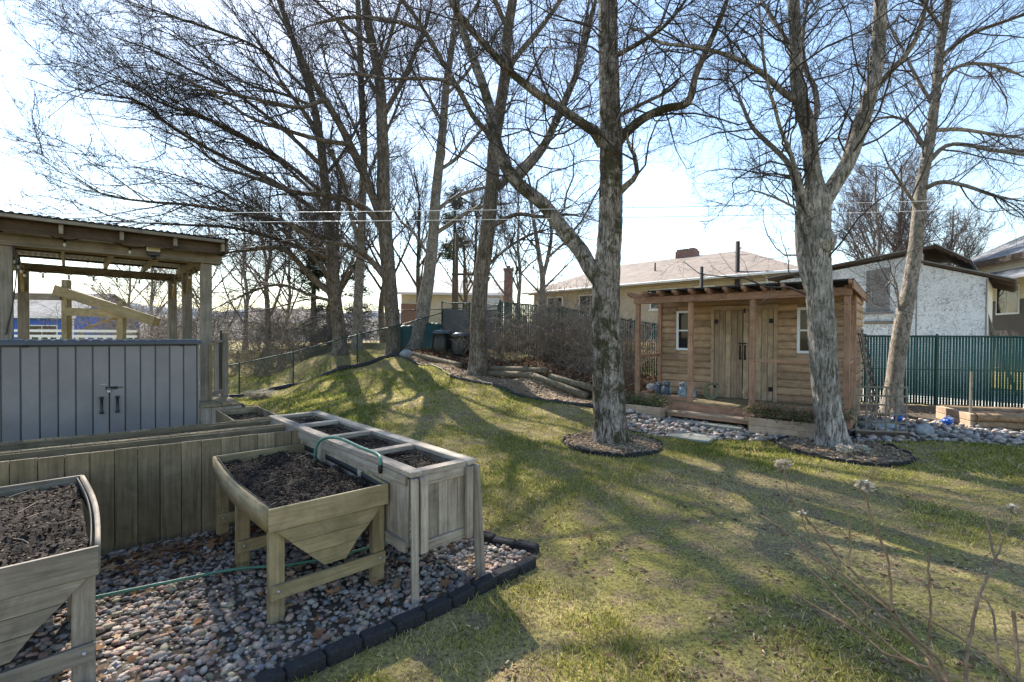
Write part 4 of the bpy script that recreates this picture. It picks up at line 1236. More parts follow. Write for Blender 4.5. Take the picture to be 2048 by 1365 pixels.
strip('edging_strip', [(-8.4, 13.75), (-7.15, 14.95), (-6.1, 15.5), (-5.2, 16.0), (-4.4, 16.4)], 'dark soil trench board behind the edging strip', 'edging', .1, .22, DARKW['X'])
strip('edging_strip', [(-3.85, 15.95), (-2.6, 14.55), (-1.9, 13.55), (-1.65, 13.2)], 'thin black edging between lawn and chips left of the rough trunk', 'edging', .05, .03, EDGP)
strip('edging_strip', [(-1.7, 13.15), (-1.0, 12.55), (-.3, 11.9), (.6, 11.05), (1.35, 10.3), (1.75, 10.05)], 'scalloped black edging between lawn and chip path', 'edging', .07, .04, EDGP)
# landscape timbers
def timber(p0, p1, r, label, lift=0.0):
    z0, z1 = gz(*p0) + r + lift, gz(*p1) + r + lift
    t = tube_obj('landscape_timber', [(*p0, z0), (*p1, z1)], r, FENCEW['X'] if False else TIMB, None, 10, .3, .003)
    bm = bmesh.new(); bm.from_mesh(t.data); bmesh.ops.holes_fill(bm, edges=[e for e in bm.edges if e.is_boundary]); bm.to_mesh(t.data); bm.free()
    return tag(t, label, 'timber', 'round landscape timbers edging the bed')
TIMB = speckle('round timber', [(.3, (.06, .048, .032)), (.55, (.15, .125, .085)), (.8, (.26, .225, .165))], 14, .9, .6, .01)
timber((-3.5, 16.25), (-1.5, 14.15), .085, 'round timber behind the lawn corner, left of the rough trunk')
timber((-.75, 13.5), (.55, 12.1), .085, 'lower round timber just right of the rough trunk')
timber((-.7, 13.55), (.9, 11.95), .075, 'upper round timber right of the rough trunk', .15)
timber((.5, 12.15), (1.75, 11.0), .085, 'lower round timber ending behind the mossy tree')
timber((.95, 11.85), (2.5, 10.75), .08, 'round timber running to the cabin porch', .05)
# compost bins
BINM = plain('black bin plastic', (.014, .018, .02), .35)
def compost(x, y, label, s=1.0):
    t = thing('compost_bin', label, 'compost bin', (x, y, gz(x, y)), random.uniform(0, 1), 'round black compost bins')
    lathe('body', [(.36 * s, 0), (.37 * s, .05), (.35 * s, .42 * s), (.32 * s, .62 * s), (.335 * s, .64 * s)], BINM, t, (0, 0, 0), 28)
    for k in range(14):
        a = k * 2 * math.pi / 14; box('rib', (.015, .03, .5 * s), (.355 * s * math.cos(a), .355 * s * math.sin(a), .3 * s), BINM, t, (0, 0, a))
    ld = lathe('lid', [(.36 * s, .64 * s), (.37 * s, .68 * s), (.33 * s, .73 * s), (.2 * s, .765 * s), (0, .775 * s)], plain('bin lid', (.05, .075, .095), .3) if 'bin lid' not in bpy.data.materials else bpy.data.materials['bin lid'], t, (0, 0, 0), 28)
    lathe('knob', [(.06, .77 * s), (.05, .81 * s), (0, .82 * s)], BINM, ld, (0, 0, 0), 12)
compost(-2.45, 16.75, 'round black compost bin on the far side, beside the smooth trunk')
compost(-1.72, 16.3, 'round black compost bin half behind the rough trunk')
# dark green covered wood pile
def cover(loc, rz, W, D, H, label):
    t = thing('covered_pile', label, 'covered pile', loc, rz, 'green covers behind the trunks')
    n, m = 15, 11
    V = []
    for j in range(m):
        for i in range(n):
            u, v = i / (n - 1) * 2 - 1, j / (m - 1) * 2 - 1
            e = (1 - abs(u) ** 5) * (1 - abs(v) ** 5)
            V.append((u * W / 2 * (1 + .12 * (1 - e)), v * D / 2 * (1 + .12 * (1 - e)), H * max(0, e) ** .35 * (1 - .12 * v) + .03 * float(vnoise(u * 4 + loc[0], v * 4)) * (e > .02)))
    F = [(j * n + i, j * n + i + 1, (j + 1) * n + i + 1, (j + 1) * n + i) for j in range(m - 1) for i in range(n - 1)]
    mesh_obj('tarp', np_mesh('tarp', np.array(V), np.array(F), True), TARP, t)
    tube_obj('tie_cord', [(-W * .56, 0, .02), (-W * .5, 0, H * .72), (0, 0, H * 1.04), (W * .5, 0, H * .72), (W * .56, 0, .02)], .008, PLASTIC, t, 5)
TARP = plain('green tarp', (.012, .06, .052), .35, var=.3, scale=5)
cover((-4.0, 18.2, 1.22), .2, .9, .8, .85, 'dark green tarpaulin over a pile between two trunks')
cover((-2.95, 17.9, 1.25), -.1, .95, .7, .9, 'dark green tarpaulin over a pile behind the compost bins')

# rings of scalloped edging round the trees
def ring(c, r, label, rx=1.0):
    t = thing('tree_ring', label, 'edging', (c[0], c[1], 0), 0, 'scalloped tree rings')
    n = int(2 * math.pi * r / .16)
    for k in range(n):
        a = 2 * math.pi * k / n; w = 2 * math.pi * r / n
        prof = [(-w / 2 + .002, 0, -.03), (w / 2 - .002, 0, -.03), (w / 2 - .002, 0, .042), (w * .3, 0, .058), (0, 0, .064), (-w * .3, 0, .058), (-w / 2 + .002, 0, .042)]
        if k == 0:
            o = poly_prism('edging_block', prof, (0, .035, 0), EDGE, t); me = o.data
        else: o = mesh_obj('edging_block', me, None, t)
        rr = r * (1 + .04 * math.sin(3 * a) + .02 * math.sin(7 * a))
        o.location = (rr * math.cos(a), rr * math.sin(a), random.uniform(-.02, .008)); o.rotation_euler = (random.gauss(0, .12), random.gauss(0, .06), a + math.pi / 2 + random.gauss(0, .09))
ring(*RINGS[0], 'black scalloped block ring round the mossy tree'); ring(*RINGS[1], 'black scalloped block ring round the forked tree')

# right-hand timber bed, stake, pots and boulders
tb = thing('timber_bed', 'low raised bed of round pine timbers by the slatted fence', 'raised bed', (8.95, 9.15, 0), R(-16))
PINE = speckle('peeled pine', [(.3, (.14, .085, .045)), (.55, (.27, .18, .105)), (.8, (.40, .29, .18))], 10, .85, .4, .01)
for k in range(2):
    tube_obj('log', [(0, 0, .08 + k * .145), (3.6, 0, .08 + k * .145)], .078, PINE, tb, 12, .4, .003)
    tube_obj('log', [(.0, 1.15, .08 + k * .145), (3.6, 1.15, .08 + k * .145)], .078, PINE, tb, 12, .4, .003)
    box('end_timber', (.11, 1.15, .13), (-.02, .575, .075 + k * .14), NEWW['Y'], tb)
soil_patch('soil', .05, 3.55, .07, 1.08, .22, tb, .02, (50, 20), 200)
sk = thing('garden_stake', 'thin grey wooden stake standing before the slatted fence', 'stake', (9.0, 9.3, 0))
box('shaft', (.035, .035, 1.12), (0, 0, .53), GREYW['Z'], sk, (R(1), R(-.6), 0))
tube_obj('twine', [(0, -.02, .75), (1.2, -.2, .70), (2.6, -.5, .74), (3.4, -.7, .72)], .003, GREEN, sk, 4, .3)
for x, y, lab, sc_ in ((7.95, 9.75, 'small blue glazed garden ornament beside the leaning trunk', 1.0), (8.55, 9.3, 'small blue and white garden ornament near the wooden stake', 1.1)):
    g = thing('garden_ornament', lab, 'ornament', (x, y, gz(x, y)), random.random(), 'small blue ornaments by the fence')
    lathe('bowl', [(0, 0), (.035 * sc_, .0), (.03 * sc_, .03), (.075 * sc_, .09), (.085 * sc_, .13), (.06 * sc_, .15), (0, .145)], plain('cobalt glaze', (.02, .10, .42), .2) if 'cobalt glaze' not in bpy.data.materials else bpy.data.materials['cobalt glaze'], g, (0, 0, 0), 16)
    leaf_cloud('petals', [(0, 0, .15 * sc_)], 60, [(.05, .18, .6), (.45, .55, .7), (.03, .09, .35)], g, (.03, .06), (.035, .035, .02))
BOULD = speckle('grey boulder', [(.3, (.17, .19, .20)), (.7, (.36, .39, .39))], 8, .9, .5, .02)
def boulder(x, y, s, rz, label, flat=.5):
    BV, BF = unit_rock(3)
    V = BV * (1 + .14 * vnoise(BV[:, 0] * 1.7 + x, BV[:, 1] * 1.7, BV[:, 2] * 1.7)[:, None]) * np.array([s, s * .6, s * flat])
    o = mesh_obj('boulder', np_mesh('boulder', V, BF, True), BOULD, None, (x, y, gz(x, y) + s * flat * .55), (0, 0, rz))
    return tag(o, label, 'boulder', 'boulders in the stone strip')
boulder(7.05, 9.1, .34, -.35, 'long flat blue-grey boulder beside the low lattice panel', .28)
boulder(7.45, 8.55, .2, .3, 'rounded grey boulder among the river stones', .62)
boulder(8.9, 7.75, .22, .1, 'pale flat boulder at the lawn edge of the stones', .35)
boulder(-3.55, 16.0, .22, .4, 'grey boulder where the timber edging starts', .7)
boulder(4.15, 12.6, .3, .4, 'brown grey boulder seen through the porch side', .55)
boulder(3.6, 12.2, .26, 1.4, 'low boulder beside the porch floor', .6)
# ================================================================== houses beyond the fences
def quad_roof(name, pts, th, mat, parent):
    """slab from a planar polygon, thickened downward"""
    return poly_prism(name, pts, (0, 0, -th), mat, parent)
SHING_B = None
def shingle(name, c1, c2, rows=7.0):
    m, nt, b = new_mat(name)
    v = obj_vec(nt, False)[0]
    br = nt.nodes.new('ShaderNodeTexBrick')
    br.inputs['Scale'].default_value = 1.0; br.inputs['Brick Width'].default_value = .32; br.inputs['Row Height'].default_value = .045
    br.inputs['Mortar Size'].default_value = .006; br.inputs['Color1'].default_value = (*c1, 1); br.inputs['Color2'].default_value = (*c2, 1); br.inputs['Mortar'].default_value = (*[x * .45 for x in c1], 1)
    sx = nt.nodes.new('ShaderNodeSeparateXYZ'); nt.links.new(v, sx.inputs[0]); cb = nt.nodes.new('ShaderNodeCombineXYZ')
    nt.links.new(sx.outputs[0], cb.inputs[0]); nt.links.new(sx.outputs[2], cb.inputs[1])
    nt.links.new(cb.outputs[0], br.inputs['Vector'])
    n = noise(nt, v, 1.2, 5, .7); n2 = noise(nt, v, 26, 3, .7)
    c = mix(nt, 1.0, br.outputs['Color'], ramp(nt, n, [(.3, (.75,) * 3), (.7, (1.2,) * 3)]), 'MULTIPLY')
    c = mix(nt, 1.0, c, ramp(nt, n2, [(.3, (.75,) * 3), (.7, (1.25,) * 3)]), 'MULTIPLY')
    nt.links.new(c, b.inputs['Base Color']); b.inputs['Roughness'].default_value = .9
    return m
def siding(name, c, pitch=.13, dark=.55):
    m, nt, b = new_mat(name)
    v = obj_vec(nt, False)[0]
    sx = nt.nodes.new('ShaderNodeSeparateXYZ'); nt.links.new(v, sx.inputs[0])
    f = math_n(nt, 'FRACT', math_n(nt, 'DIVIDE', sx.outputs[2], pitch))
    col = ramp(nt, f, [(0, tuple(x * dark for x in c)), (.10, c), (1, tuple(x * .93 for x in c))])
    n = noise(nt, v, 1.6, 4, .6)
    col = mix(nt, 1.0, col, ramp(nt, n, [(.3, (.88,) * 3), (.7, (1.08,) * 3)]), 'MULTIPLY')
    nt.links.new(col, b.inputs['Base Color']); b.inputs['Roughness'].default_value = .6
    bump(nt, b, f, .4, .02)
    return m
ROOF_BR = shingle('brown shingles', (.19, .152, .128), (.255, .205, .172))
ROOF_GR = shingle('grey shingles', (.13, .135, .15), (.19, .195, .21))
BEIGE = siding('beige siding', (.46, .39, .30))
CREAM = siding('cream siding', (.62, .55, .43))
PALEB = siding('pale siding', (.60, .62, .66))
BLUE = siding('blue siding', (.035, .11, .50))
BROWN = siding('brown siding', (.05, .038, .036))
def brick_mat():
    m, nt, b = new_mat('red brick')
    v = obj_vec(nt, False)[0]
    sx = nt.nodes.new('ShaderNodeSeparateXYZ'); nt.links.new(v, sx.inputs[0]); cb = nt.nodes.new('ShaderNodeCombineXYZ')
    nt.links.new(math_n(nt, 'ADD', sx.outputs[0], sx.outputs[1]), cb.inputs[0]); nt.links.new(sx.outputs[2], cb.inputs[1])
    br = nt.nodes.new('ShaderNodeTexBrick'); nt.links.new(cb.outputs[0], br.inputs['Vector'])
    br.inputs['Scale'].default_value = 1.0; br.inputs['Brick Width'].default_value = .22; br.inputs['Row Height'].default_value = .075; br.inputs['Mortar Size'].default_value = .008
    br.inputs['Color1'].default_value = (.23, .085, .055, 1); br.inputs['Color2'].default_value = (.15, .06, .045, 1); br.inputs['Mortar'].default_value = (.33, .29, .25, 1)
    nt.links.new(br.outputs[0], b.inputs['Base Color']); b.inputs['Roughness'].default_value = .9
    return m
BRICK = brick_mat()
TRIM = plain('white trim', (.72, .72, .70), .5, var=.04)

def house_window(parent, c, w, h, rz=0.0, div=2):
    """window on a wall whose outward normal is local -Y turned by rz"""
    f = box('window', (w + .14, .05, h + .14), c, TRIM, parent, (0, 0, rz))
    for i in range(div):
        pw = w / div; box('pane', (pw - .05, .012, h - .03), (-w / 2 + pw * (i + .5), -.030, 0), GLASSD, f)
    box('sill', (w + .24, .09, .05), (0, -.04, -h / 2 - .085), TRIM, f)
    return f

def bungalow():
    # front wall runs from the right corner away to the left; local x = right along the eave, y = into the house
    rz = math.atan2(-.728, .685)
    L, D, zb, ze, rise = 16.6, 8.0, 1.2, 4.57, 1.78
    o = (12.1 - .685 * L, 19.6 + .728 * L, 0)
    t = thing('bungalow', 'long beige bungalow with brown hipped roof behind the cabin', 'house', o, rz)
    ov = .5
    box('wall', (L - 2 * ov, .2, ze - zb - .06), (L / 2, ov + .1, (ze + zb) / 2 - .03), BEIGE, t)
    box('wall', (L - 2 * ov, .2, ze - zb - .06), (L / 2, D - ov - .1, (ze + zb) / 2 - .03), BEIGE, t)
    for x in (ov + .1, L - ov - .1): box('wall', (.2, D - 2 * ov - .42, ze - zb - .06), (x, D / 2, (ze + zb) / 2 - .03), BEIGE, t)
    r0, r1, zr = D / 2 + .1, L - D / 2 - .1, ze + rise
    A, B_, C_, D_ = (0, 0, ze), (L, 0, ze), (L, D, ze), (0, D, ze); E, Fq = (r0, D / 2, zr), (r1, D / 2, zr)
    me = bpy.data.meshes.new('roof')
    lo = [(p[0], p[1], p[2] - .06) for p in (A, B_, C_, D_)]
    me.from_pydata([A, B_, C_, D_, E, Fq] + lo, [], [(0, 1, 5, 4), (1, 2, 5), (2, 3, 4, 5), (3, 0, 4), (9, 8, 7, 6), (0, 6, 7, 1), (1, 7, 8, 2), (2, 8, 9, 3), (3, 9, 6, 0)])
    rf = mesh_obj('roof', me, ROOF_BR, t)
    box('gutter', (L + .1, .11, .12), (L / 2, -.06, ze - .05), TRIM, t, ch=.02)
    box('gutter', (.11, D, .12), (L + .06, D / 2, ze - .05), TRIM, t, ch=.02)
    box('soffit', (L - .2, ov - .1, .03), (L / 2, ov / 2, ze - .14), BEIGE, t)
    ch = box('chimney', (1.15, .7, .7), (9.3, D / 2 + .3, zr + .02), BRICK, rf)
    for k in range(3): box('chimney_cap', (.3, .6, .14), (-.36 + k * .36, 0, .40), BRICK, ch, (0, 0, .08 * (k - 1)))
    for (x, y) in ((8.6, 1.9), (12.6, 3.2)): lathe('vent_pipe', [(.05, -.3), (.05, .45), (0, .45)], DARKW['Z'], rf, (x, y, ze + rise * y / (D / 2)), 8)
    for (x, w, n, h) in ((15.0, 2.1, 3, .95), (12.1, .9, 2, .95), (9.9, 1.4, 2, .95), (5.2, 1.6, 2, 1.1), (2.4, 1.2, 2, 1.0)):
        house_window(t, (x, ov - .02, ze - .42 - h / 2), w, h, 0, n)
    tube_obj('downpipe', [(15.9 - 1.0, -.02, ze - .1), (16.0 - 1.0, .36, ze - .45), (16.0 - 1.0, .40, zb)], .04, TRIM, t, 8, .2)
    # small railed deck at the far end
    for k in range(26): box('baluster', (.07, .03, 1.0), (.9 + k * .2, -1.6, 2.45), NEWW['Z'], t)
    box('deck_rail', (5.2, .09, .05), (3.4, -1.6, 2.98), NEWW['X'], t); box('deck_rail', (5.2, .06, .06), (3.4, -1.6, 1.98), NEWW['X'], t)
    return t
bungalow()

def simple_house(name, label, o, rz, W, D, zb, ze, rise, wall, roof, ov=.4, wins=(), gable_axis='X'):
    t = thing(name, label, 'house', o, rz)
    box('wall', (W, .2, ze - zb), (W / 2, .1, (ze + zb) / 2), wall, t); box('wall', (W, .2, ze - zb), (W / 2, D - .1, (ze + zb) / 2), wall, t)
    for x in (.1, W - .1):
        box('wall', (.2, D - .404, ze - zb), (x, D / 2, (ze + zb) / 2), wall, t)
        poly_prism('gable', [(x - .1, .0, ze + .002), (x - .1, D, ze + .002), (x - .1, D / 2, ze + rise)], (.2, 0, 0), wall, t)
    s = rise / (D / 2)
    for k in (0, 1):
        y0 = -ov if k == 0 else D + ov
        pts = [(-ov, y0, ze - ov * s + .05), (W + ov, y0, ze - ov * s + .05), (W + ov, D / 2, ze + rise + .05), (-ov, D / 2, ze + rise + .05)]
        poly_prism('roof', pts, (0, 0, .09), roof, t)
    box('fascia', (W + 2 * ov, .04, .16), (W / 2, -ov - .02, ze - ov * s + .05), TRIM, t)
    for (x, z, w, h) in wins: house_window(t, (x, -.02, z), w, h)
    return t
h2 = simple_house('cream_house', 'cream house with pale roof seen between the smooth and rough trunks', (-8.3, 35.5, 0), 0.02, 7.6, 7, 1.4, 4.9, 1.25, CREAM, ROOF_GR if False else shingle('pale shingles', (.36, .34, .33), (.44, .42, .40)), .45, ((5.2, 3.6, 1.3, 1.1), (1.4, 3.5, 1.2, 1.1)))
box('garage_door', (2.3, .05, 2.0), (3.3, -.03, 2.5), siding('garage door', (.66, .58, .42), .45), h2)
box('brick_veneer', (1.3, .12, 2.6), (.66, -.08, 2.75), BRICK, h2)
box('side_wing', (2.1, 3.0, 2.9), (6.5, -1.0, 2.9), PALEB, h2)
ch = thing('brick_chimney', 'tall red brick chimney rising behind the thicket', 'chimney', (-.27, 33.2, 0))
box('stack', (.62, .62, 6.1), (0, 0, 3.2), BRICK, ch); box('cap', (.74, .74, .14), (0, 0, 6.32), BRICK, ch)
lathe('flue', [(.13, 6.35), (.13, 6.6), (.10, 6.6), (.10, 6.4)], BRICK, ch, (0, 0, 0), 12)

# ---- flaking stucco building
def stucco_mat():
    m, nt, b = new_mat('flaking stucco')
    v = obj_vec(nt, False)[0]
    n = noise(nt, v, 14, 8, .76, 1.4); n2 = noise(nt, v, 1.1, 3, .5, .4)
    s = math_n(nt, 'ADD', n, math_n(nt, 'MULTIPLY', math_n(nt, 'SUBTRACT', n2, .5), .22))
    c = ramp(nt, s, [(.42, (.68, .69, .70)), (.525, (.58, .59, .605)), (.57, (.33, .335, .345)), (.68, (.17, .175, .18))])
    nt.links.new(c, b.inputs['Base Color']); b.inputs['Roughness'].default_value = .95
    bump(nt, b, s, .7, .03)
    return m
STUC = stucco_mat()
STUC2 = speckle('worn render', [(.3, (.14, .13, .125)), (.6, (.24, .225, .215)), (.8, (.36, .35, .34))], 20, .95, .6, .02)
CREAMR = speckle('cream render', [(.3, (.56, .52, .44)), (.7, (.70, .66, .57))], 4, .9, .2, .01)
def stucco():
    # local x = from the near right corner towards the far left, y = into the building
    rz = math.atan2(.731, -.683) ; 
    t = thing('stucco_building', 'old outbuilding with flaking white stucco wall and low dark roof', 'outbuilding', (14.0, 14.0, 0), 0)
    ux, uy = np.array([-.683, .731]), np.array([.731, .683])
    def W(s, d, z): return (ux[0] * s + uy[0] * d, ux[1] * s + uy[1] * d, z)
    poly_prism('wall', [W(0, 0, -.1), W(5.6, 0, -.1), W(5.6, 0, 3.88), W(1.46, 0, 4.42), W(1.46, 0, 4.06), W(0, 0, 3.52)], (uy[0] * .2, uy[1] * .2, 0), STUC, t)
    poly_prism('side_wall', [W(.004, .2, -.1), W(.004, 3.6, -.1), W(.004, 3.6, 3.52), W(.004, .2, 3.52)], (ux[0] * .2, ux[1] * .2, 0), CREAMR, t)
    poly_prism('rear_wall', [W(0.2, 3.6, -.1), W(5.6, 3.6, -.1), W(5.6, 3.6, 3.8), W(0.2, 3.6, 3.5)], (uy[0] * .2, uy[1] * .2, 0), CREAMR, t)
    def slab(n, a, za, b, zb, d0, d1, mat, th=.09):
        poly_prism(n, [W(a, d0, za), W(b, d0, zb), W(b, d1, zb), W(a, d1, za)], (0, 0, th), mat, t)
    RFD = plain('tar roof', (.20, .21, .22), .8)
    slab('lower_roof', -.55, 3.36, 1.52, 4.12, -.10, 4.2, DARKW['X'], .06); slab('lower_roofing', -.58, 3.41, 1.52, 4.185, -.14, 4.24, RFD, .03)
    slab('upper_roof', 1.18, 4.56, .36, 3.96, -.55, 4.0, DARKW['X'], .06); slab('upper_roofing', 1.18, 4.625, .33, 4.005, -.6, 4.05, RFD, .03)
    slab('long_roof', 1.18, 4.56, 6.0, 3.93, -.12, 4.0, DARKW['X'], .06); slab('long_roofing', 1.185, 4.625, 6.05, 3.985, -.16, 4.05, RFD, .03)
    for k in range(5): 
        d = .35 + k * .75
        beam('rafter_tail', W(-.52, d, 3.33), W(.1, d, 3.56), .05, .1, DARKW['X'], t)
    for k in range(5): beam('verge_batten', W(1.1 - k * .16, -.5, 4.50 - k * .118), W(1.1 - k * .16, 0.05, 4.50 - k * .118), .05, .05, DARKW['X'], t)
    poly_prism('boarded_window', [W(2.28, -.012, 2.62), W(2.92, -.012, 2.62), W(2.92, -.012, 4.0), W(2.28, -.012, 4.08)], (uy[0] * .03, uy[1] * .03, 0), STUC2, t)
    beam('window_sill', W(2.18, -.05, 2.57), W(3.02, -.05, 2.57), .1, .07, STUC2, t)
    beam('ledge', W(2.15, -.03, 2.25), W(2.95, -.03, 2.25), .06, .1, GREYW['X'], t)
    for s in (1.6, 0.02): beam('cover_strip', W(s + .01, -.012, 0), W(s + .01, -.012, 3.5 if s < 1 else 4.0), .03, .02, STUC2, t)
    return t
stucco()
# planks leaning on the stucco building's corner
lp = thing('leaning_planks', 'grey planks leaning against the cream wall behind the slatted fence', 'planks', (14.3, 14.2, 0))
for k in range(4):
    a = np.array([.42 + .15 * k, .2 + .16 * k, 0]); beam('plank', a + [.35, -.3, 0], a + [-.22, .15, 2.62 - .12 * k], .13, .03, GREYW['X'], lp)

# ---- grey roofed house at the far right
def grey_house():
    t = thing('grey_house', 'house with large grey shingle roof beyond the stucco building', 'house', (0, 0, 0), 0)
    a, b = np.array([24.9, 26.5]), np.array([22.6, 18.0]); d = (b - a) / np.linalg.norm(b - a); n = np.array([-d[1], d[0]])   # n points away to the right
    if n[0] < 0: n = -n
    L = np.linalg.norm(b - a)
    def W(s, w, z): q = a + d * s + n * w; return (q[0], q[1], z)
    ze, zr = 5.5, 8.1
    poly_prism('roof', [W(-.4, -.45, ze), W(L + .4, -.45, ze), W(L + .4, 4.2, zr), W(1.2, 4.2, zr)], (0, 0, .1), ROOF_GR, t)
    poly_prism('roof', [W(1.2, 4.2, zr), W(L + .4, 4.2, zr), W(L + .4, 8.8, ze), W(-.4, 8.8, ze)], (0, 0, .1), ROOF_GR, t)
    poly_prism('roof', [W(-.4, -.45, ze), W(1.2, 4.2, zr), W(-.4, 8.8, ze)], (0, 0, .1), ROOF_GR, t)
    poly_prism('fascia', [W(-.42, -.5, ze - .12), W(L + .4, -.5, ze - .12), W(L + .4, -.5, ze + .16), W(-.42, -.5, ze + .16)], (.03, 0, 0), DARKW['Y'], t)
    poly_prism('wall', [W(0, 0, 0), W(L, 0, 0), W(L, 0, 3.6), W(0, 0, 3.6)], (n[0] * .2, n[1] * .2, 0), BROWN, t)
    poly_prism('wall', [W(0, -.004, 3.604), W(L, -.004, 3.604), W(L, -.004, ze + .1), W(0, -.004, ze + .1)], (n[0] * .2, n[1] * .2, 0), CREAM, t)
    poly_prism('wall', [W(0, .204, 0), W(0, 8.3, 0), W(0, 8.3, ze), W(0, .204, ze)], (d[0] * .2, d[1] * .2, 0), BROWN, t)
    # lower lean-to roof
    poly_prism('porch_roof', [W(.2, -1.6, 4.35), W(L, -1.6, 4.35), W(L, -.02, 4.95), W(.2, -.02, 4.95)], (0, 0, .1), ROOF_GR, t)
    for s in (2.9, 5.4):
        f = poly_prism('window', [W(s, -.03, 2.9), W(s + 1.5, -.03, 2.9), W(s + 1.5, -.03, 4.3), W(s, -.03, 4.3)], (n[0] * .06, n[1] * .06, 0), TRIM, t)
        for k in (0, 1): poly_prism('pane', [W(s + .08 + k * .7, -.04, 2.98), W(s + .72 + k * .7, -.04, 2.98), W(s + .72 + k * .7, -.04, 4.22), W(s + .08 + k * .7, -.04, 4.22)], (n[0] * .02, n[1] * .02, 0), GLASSD, f)
    return t
grey_house()
# ---- blue house and pale sheds at the far left
h3 = simple_house('blue_house', 'bright blue house with white trim seen through the pergola', (-47.5, 38.5, 0), R(6), 11.0, 8, -.5, 3.2, 2.0, BLUE, shingle('weathered shingles', (.22, .21, .21), (.30, .29, .28)), .5, ((8.6, 1.75, 2.2, 1.1), (4.5, 1.75, 1.6, 1.1)))
for x in (.06, 10.94): box('corner_board', (.14, .03, 3.6), (x, -.016, 1.3), TRIM, h3)
h5 = simple_house('red_roof_house', 'distant house with reddish roof beyond the shrubs', (-45, 80, 0), R(10), 12.0, 8, 0, 4.0, 2.2, CREAM, ROOF_BR, .5, ((3, 2.2, 1.4, 1.2), (8, 2.2, 1.4, 1.2)))

# ---- open timber frame and white rail behind the pergola
fr = thing('play_structure', 'weathered timber frame with a sloping beam behind the pergola', 'frame', (0, 0, 0))
def PT(x, y, z): return (x, y, z)
G = OLIVE
beam('post', (-11.25, 12.0, .3), (-11.25, 12.0, 3.08), .14, .14, G['X'], fr); beam('post', (-9.85, 12.0, .3), (-9.85, 12.0, 2.55), .12, .12, G['X'], fr)
beam('post', (-10.3, 12.5, .3), (-10.3, 12.5, 2.15), .12, .12, G['X'], fr)
beam('sloping_beam', (-11.45, 11.88, 2.83), (-8.95, 11.88, 2.05), .05, .24, G['X'], fr); beam('sloping_beam', (-11.3, 12.12, 2.78), (-9.0, 12.12, 2.02), .05, .2, G['X'], fr)
beam('cross_beam', (-11.2, 11.95, 2.28), (-9.7, 11.95, 2.22), .05, .2, G['X'], fr)
beam('long_beam', (-13.6, 11.9, 2.66), (-11.3, 11.9, 2.64), .06, .16, GREYW['X'], fr)
beam('strut', (-11.0, 12.2, 1.85), (-10.0, 12.2, 2.2), .04, .05, G['X'], fr)
wf = thing('white_lattice_fence', 'low sunlit white lattice fence beyond the deck', 'fence', (-15.2, 13.2, -.3), R(3))
for z in (1.55, 1.95, 2.1): box('rail', (4.6, .05, .07), (2.3, 0, z), WHITEP, wf)
for k in range(4): box('post', (.1, .1, 2.1), (k * 1.5, .08, 1.05), GREYW['Z'], wf)
for k in range(18):
    for s in (-1, 1): beam('slat', (.1 + k * .25, -.03 * s, 1.55), (.1 + k * .25 + .2 * s, -.03 * s, 1.95), .012, .03, WHITEP, wf)

# ---- poles and wires
UP = plain('dark pole wood', (.03, .024, .02), .85)
for (x, y, r, z1, lab) in ((10.4, 22.0, .10, 6.15, 'dark thick pole standing in front of the bungalow'), (8.55, 21.5, .075, 4.9, 'shorter dark pole left of the thick pole')):
    p = thing('utility_pole', lab, 'pole', (x, y, 1.0), 0, 'dark poles before the bungalow')
    lathe('shaft', [(r * 1.05, 0), (r, z1 - 1), (0, z1 - 1)], UP, p, (0, 0, 0), 10)
    lathe('insulator', [(.03, 0), (.06, .05), (.03, .1), (0, .1)], WHITEP, p, (r + .05, 0, z1 - 1.35), 8); box('bracket', (.16, .04, .04), (.04, 0, z1 - 1.4), BLACKM, p)
tp = thing('utility_pole', 'thin weathered pole right of the smooth trunk', 'pole', (-2.35, 20.0, 1.4)); lathe('shaft', [(.09, 0), (.07, 4.6), (0, 4.6)], plain('brown pole', (.12, .085, .06), .9), tp, (0, 0, 0), 10)
box('cross_arm', (1.6, .08, .1), (.6, 0, 2.9), bpy.data.materials['brown pole'], tp); box('brace', (.9, .05, .06), (1.2, 0, 2.4), bpy.data.materials['brown pole'], tp, (0, R(-62), 0))
WIRE = plain('bright wire', (.75, .74, .72), .35, .3)
def wire(a, b, sag, label, r=.0055):
    p = [np.array(a) + (np.array(b) - np.array(a)) * u - np.array([0, 0, sag * 4 * u * (1 - u)]) for u in np.linspace(0, 1, 9)]
    o = tube_obj('clothesline', p, r, WIRE, None, 5, .5)
    return tag(o, label, 'clothesline', 'clothesline wires across the yard')
wire((-7.6, 6.2, 3.28), (14.2, 10.6, 5.0), .10, 'upper bright clothesline wire across the whole yard')
wire((-7.6, 6.2, 3.16), (14.2, 10.6, 4.78), .10, 'lower bright clothesline wire across the whole yard')

# ---- far land
HILLM = speckle('far woods', [(.3, (.05, .045, .042)), (.6, (.10, .088, .078)), (.85, (.15, .135, .12))], .35, .95, 0, coords='geo')
def ridge(name, a0, a1, d, h, rough, mat, seed, label):
    n = 220; a = np.linspace(a0, a1, n)
    top = h * (1 + rough * vnoise(a * 9 + seed, seed) + rough * .6 * vnoise(a * 40, seed + 3.) + rough * .35 * vnoise(a * 150, seed))
    rows = []
    for f, dd in ((-.2, -30), (.35, -16), (.8, -6), (1, 0), (.6, 25), (-.2, 60)):
        rows.append(np.stack([np.sin(a) * (d + dd), np.cos(a) * (d + dd), top * f], -1))
    V = np.vstack(rows); F = [(r * n + i, r * n + i + 1, (r + 1) * n + i + 1, (r + 1) * n + i) for r in range(5) for i in range(n - 1)]
    return tag(mesh_obj(name, np_mesh(name, V, np.array(F), True), mat), label, None, None, 'structure')
